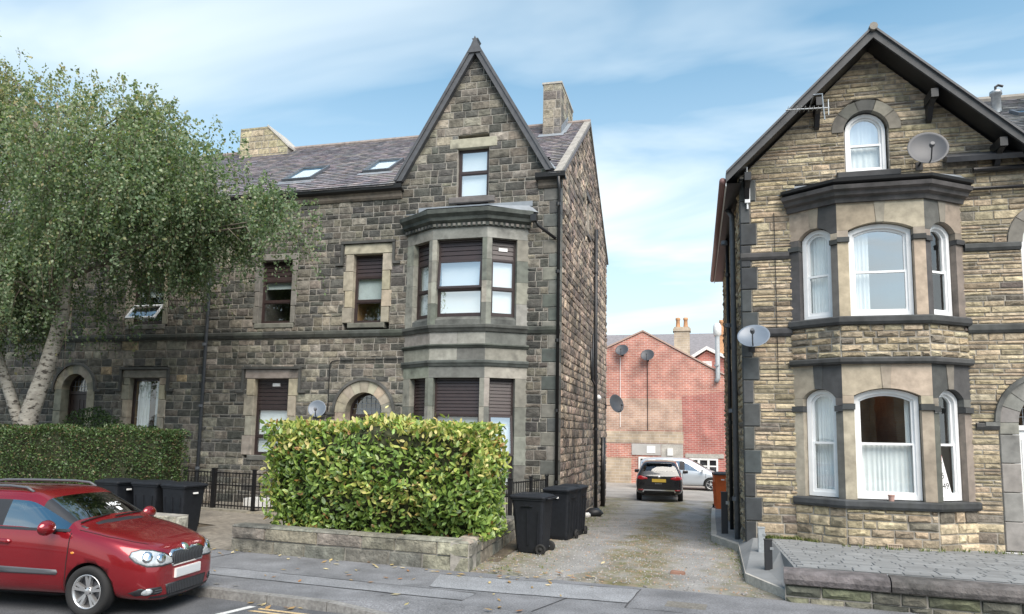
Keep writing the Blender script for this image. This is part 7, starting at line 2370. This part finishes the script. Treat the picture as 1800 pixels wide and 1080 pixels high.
# ------------------------------------------------------------------ posts on the right
def post(name, label, loc, w, h, material, cap=True):
    t = thing(name, label, 'post', loc)
    m = MB(); m.hexa([(-w, -w, -.1), (w, -w, -.1), (w, w, -.1), (-w, w, -.1), (-w, -w, h), (w, -w, h), (w, w, h), (-w, w, h)]); m.build('shaft', M[material], t, bevel=.008)
    m = MB(); m.box((-w - .006, -w - .006, h), (w + .006, w + .006, h + .015)); m.build('cap', M[material], t)
    m = MB(); m.box((w * .4, -w - .012, h * .72), (w * 1.3, -w + .002, h * .80)); m.build('lock', M['galvanised'], t)
post('bollard', 'short black square bollard on the paving by the street wall', (1.05, 11.72, .13), .055, .47, 'trim_black')
post('bollard', 'short grey steel post behind the short black bollard', (1.06, 13.0, .20), .055, .43, 'steel_grey')
post('bollard', 'tall black square post on the kerb beside the drainpipes', (.60, 16.7, .03), .07, .90, 'trim_black')

# ------------------------------------------------------------------ odds and ends
m = MB()
def lumpbag(c, r, seed):
    vs_ = []; fs = []
    for i in range(7):
        a = -math.pi / 2 + math.pi * i / 6
        for k in range(12):
            b = 2 * math.pi * k / 12
            q = Vector((math.cos(a) * math.cos(b), math.cos(a) * math.sin(b), math.sin(a)))
            s_ = 1 + .3 * mnoise.noise(q * 2.3 + Vector((seed, 0, 0)))
            vs_.append(Vector(c) + Vector((q.x * r[0], q.y * r[1], q.z * r[2])) * s_)
    fs = [(i * 12 + k, i * 12 + (k + 1) % 12, (i + 1) * 12 + (k + 1) % 12, (i + 1) * 12 + k) for i in range(6) for k in range(12)]
    return vs_, fs
z_ = zb(-3.1, 22.0)
o = MB().add(*lumpbag((-3.02, 22.0, z_ + .12), (.26, .2, .15), 1)).build('rubbish_bag', M['trim_black'], None, smooth=True); tag(o, 'black rubbish bag dumped at the foot of the side wall', 'bag')
o = MB().add(*lumpbag((-3.18, 21.6, z_ + .08), (.12, .1, .09), 4)).build('rubbish_bag', M['white_paint'], None, smooth=True); tag(o, 'small white plastic bag against the black rubbish bag', 'bag')
z_ = zb(-.25, 11.9)
m = MB(); m.hexa([(-.42, 11.75, z_), (-.2, 11.7, z_), (-.17, 11.82, z_), (-.4, 11.87, z_), (-.41, 11.76, z_ + .06), (-.21, 11.72, z_ + .055), (-.18, 11.81, z_ + .06), (-.39, 11.86, z_ + .065)])
o = m.build('broken_brick', M['terracotta_red'], None, bevel=.012); tag(o, 'broken reddish brick sunk in the gravel of the driveway', 'brick')
# fallen leaves
m = MB()
for i in range(150):
    q = rnd.random()
    if q < .45: t_, n_ = rnd.uniform(-5, 3), PW - abs(rnd.gauss(0, .35)); z = .006
    elif q < .65: t_, n_ = rnd.uniform(-5, 1), -abs(rnd.gauss(.02, .12)) - .02; z = -.104
    elif q < .8: t_, n_ = rnd.uniform(-5, 4), rnd.uniform(.2, 2.5); z = .006
    else: t_, n_ = rnd.uniform(1.6, 3.4), PW + abs(rnd.gauss(0, .8)); z = .03
    p = st(t_, n_); a = rnd.uniform(0, 6.28); l = rnd.uniform(.03, .075)
    d = Vector((math.cos(a), math.sin(a), rnd.uniform(-.1, .25))) * l; s_ = Vector((-math.sin(a), math.cos(a), rnd.uniform(-.2, .3))) * l * .4
    c = Vector((p.x, p.y, z + .012))
    m.add([c - d, c + s_, c + d, c - s_], [(0, 1, 2, 3)], jit(rnd.choice([(.36, .24, .10), (.45, .36, .16), (.28, .15, .07), (.5, .42, .25)]), .2))
o = m.build('fallen_leaves', M['dead_leaf'], None); tag(o, 'dry fallen leaves scattered over the pavement and the gutter', 'leaves', kind='stuff')
# grass and weeds
m = MB()
def tuft(x, y, z, h, n=7):
    for k in range(n):
        a = rnd.uniform(0, 6.28); l = h * rnd.uniform(.5, 1.2); b = Vector((x + rnd.uniform(-.03, .03), y + rnd.uniform(-.03, .03), z))
        o = Vector((math.cos(a), math.sin(a), 0)); sd = Vector((-o.y, o.x, 0)) * .006
        m.add([b - sd, b + sd, b + o * l * .4 + Vector((0, 0, l * .7)) + sd * .6, b + o * l * .4 + Vector((0, 0, l * .7)) - sd * .6, b + o * l * .8 + Vector((0, 0, l * .85))], [(0, 1, 2, 3), (3, 2, 4)], jit(rnd.choice([(.14, .19, .05), (.2, .22, .08), (.24, .22, .1), (.1, .15, .04)]), .2))
for i in range(900):
    q = rnd.random()
    if q < .42:
        y = rnd.uniform(10.9, 27); x = XL + .05 + abs(rnd.gauss(0, .5)) if y > 15 else -3.3 + rnd.gauss(.25, .4)
        tuft(x, y, drive_z(x, y) + hgt(x, y), rnd.uniform(.02, .06), 4)
    elif q < .62:
        y = rnd.uniform(11, 26); x = -.95 + rnd.gauss(0, .25)
        tuft(x, y, drive_z(x, y) + hgt(x, y), rnd.uniform(.012, .035), 4)
    elif q < .8:
        y = rnd.uniform(11.5, 24); k = 0
        for k in range(5):
            if kp[k][1] <= y <= kp[k + 1][1]: break
        f_ = (y - kp[k][1]) / (kp[k + 1][1] - kp[k][1]); x = kp[k][0] + (kp[k + 1][0] - kp[k][0]) * min(1, max(0, f_)) - abs(rnd.gauss(.05, .12))
        tuft(x, y, drive_z(x, y) + hgt(x, y), rnd.uniform(.02, .05), 4)
    else:
        x = rnd.uniform(1.15, 2.1) if rnd.random() < .7 else rnd.uniform(2.2, 5.2)
        y = (YR if x < 1.78 else YR - .68 * min(1, (x - 1.78) / .77) if x < 4 else YR - .5) - .05 - abs(rnd.gauss(0, .05))
        tuft(x, y, .31, rnd.uniform(.03, .08), 6)
o = m.build('grass_tufts', M['grass_blade'], None); tag(o, 'short weeds and grass along the driveway edges', 'grass', kind='stuff')
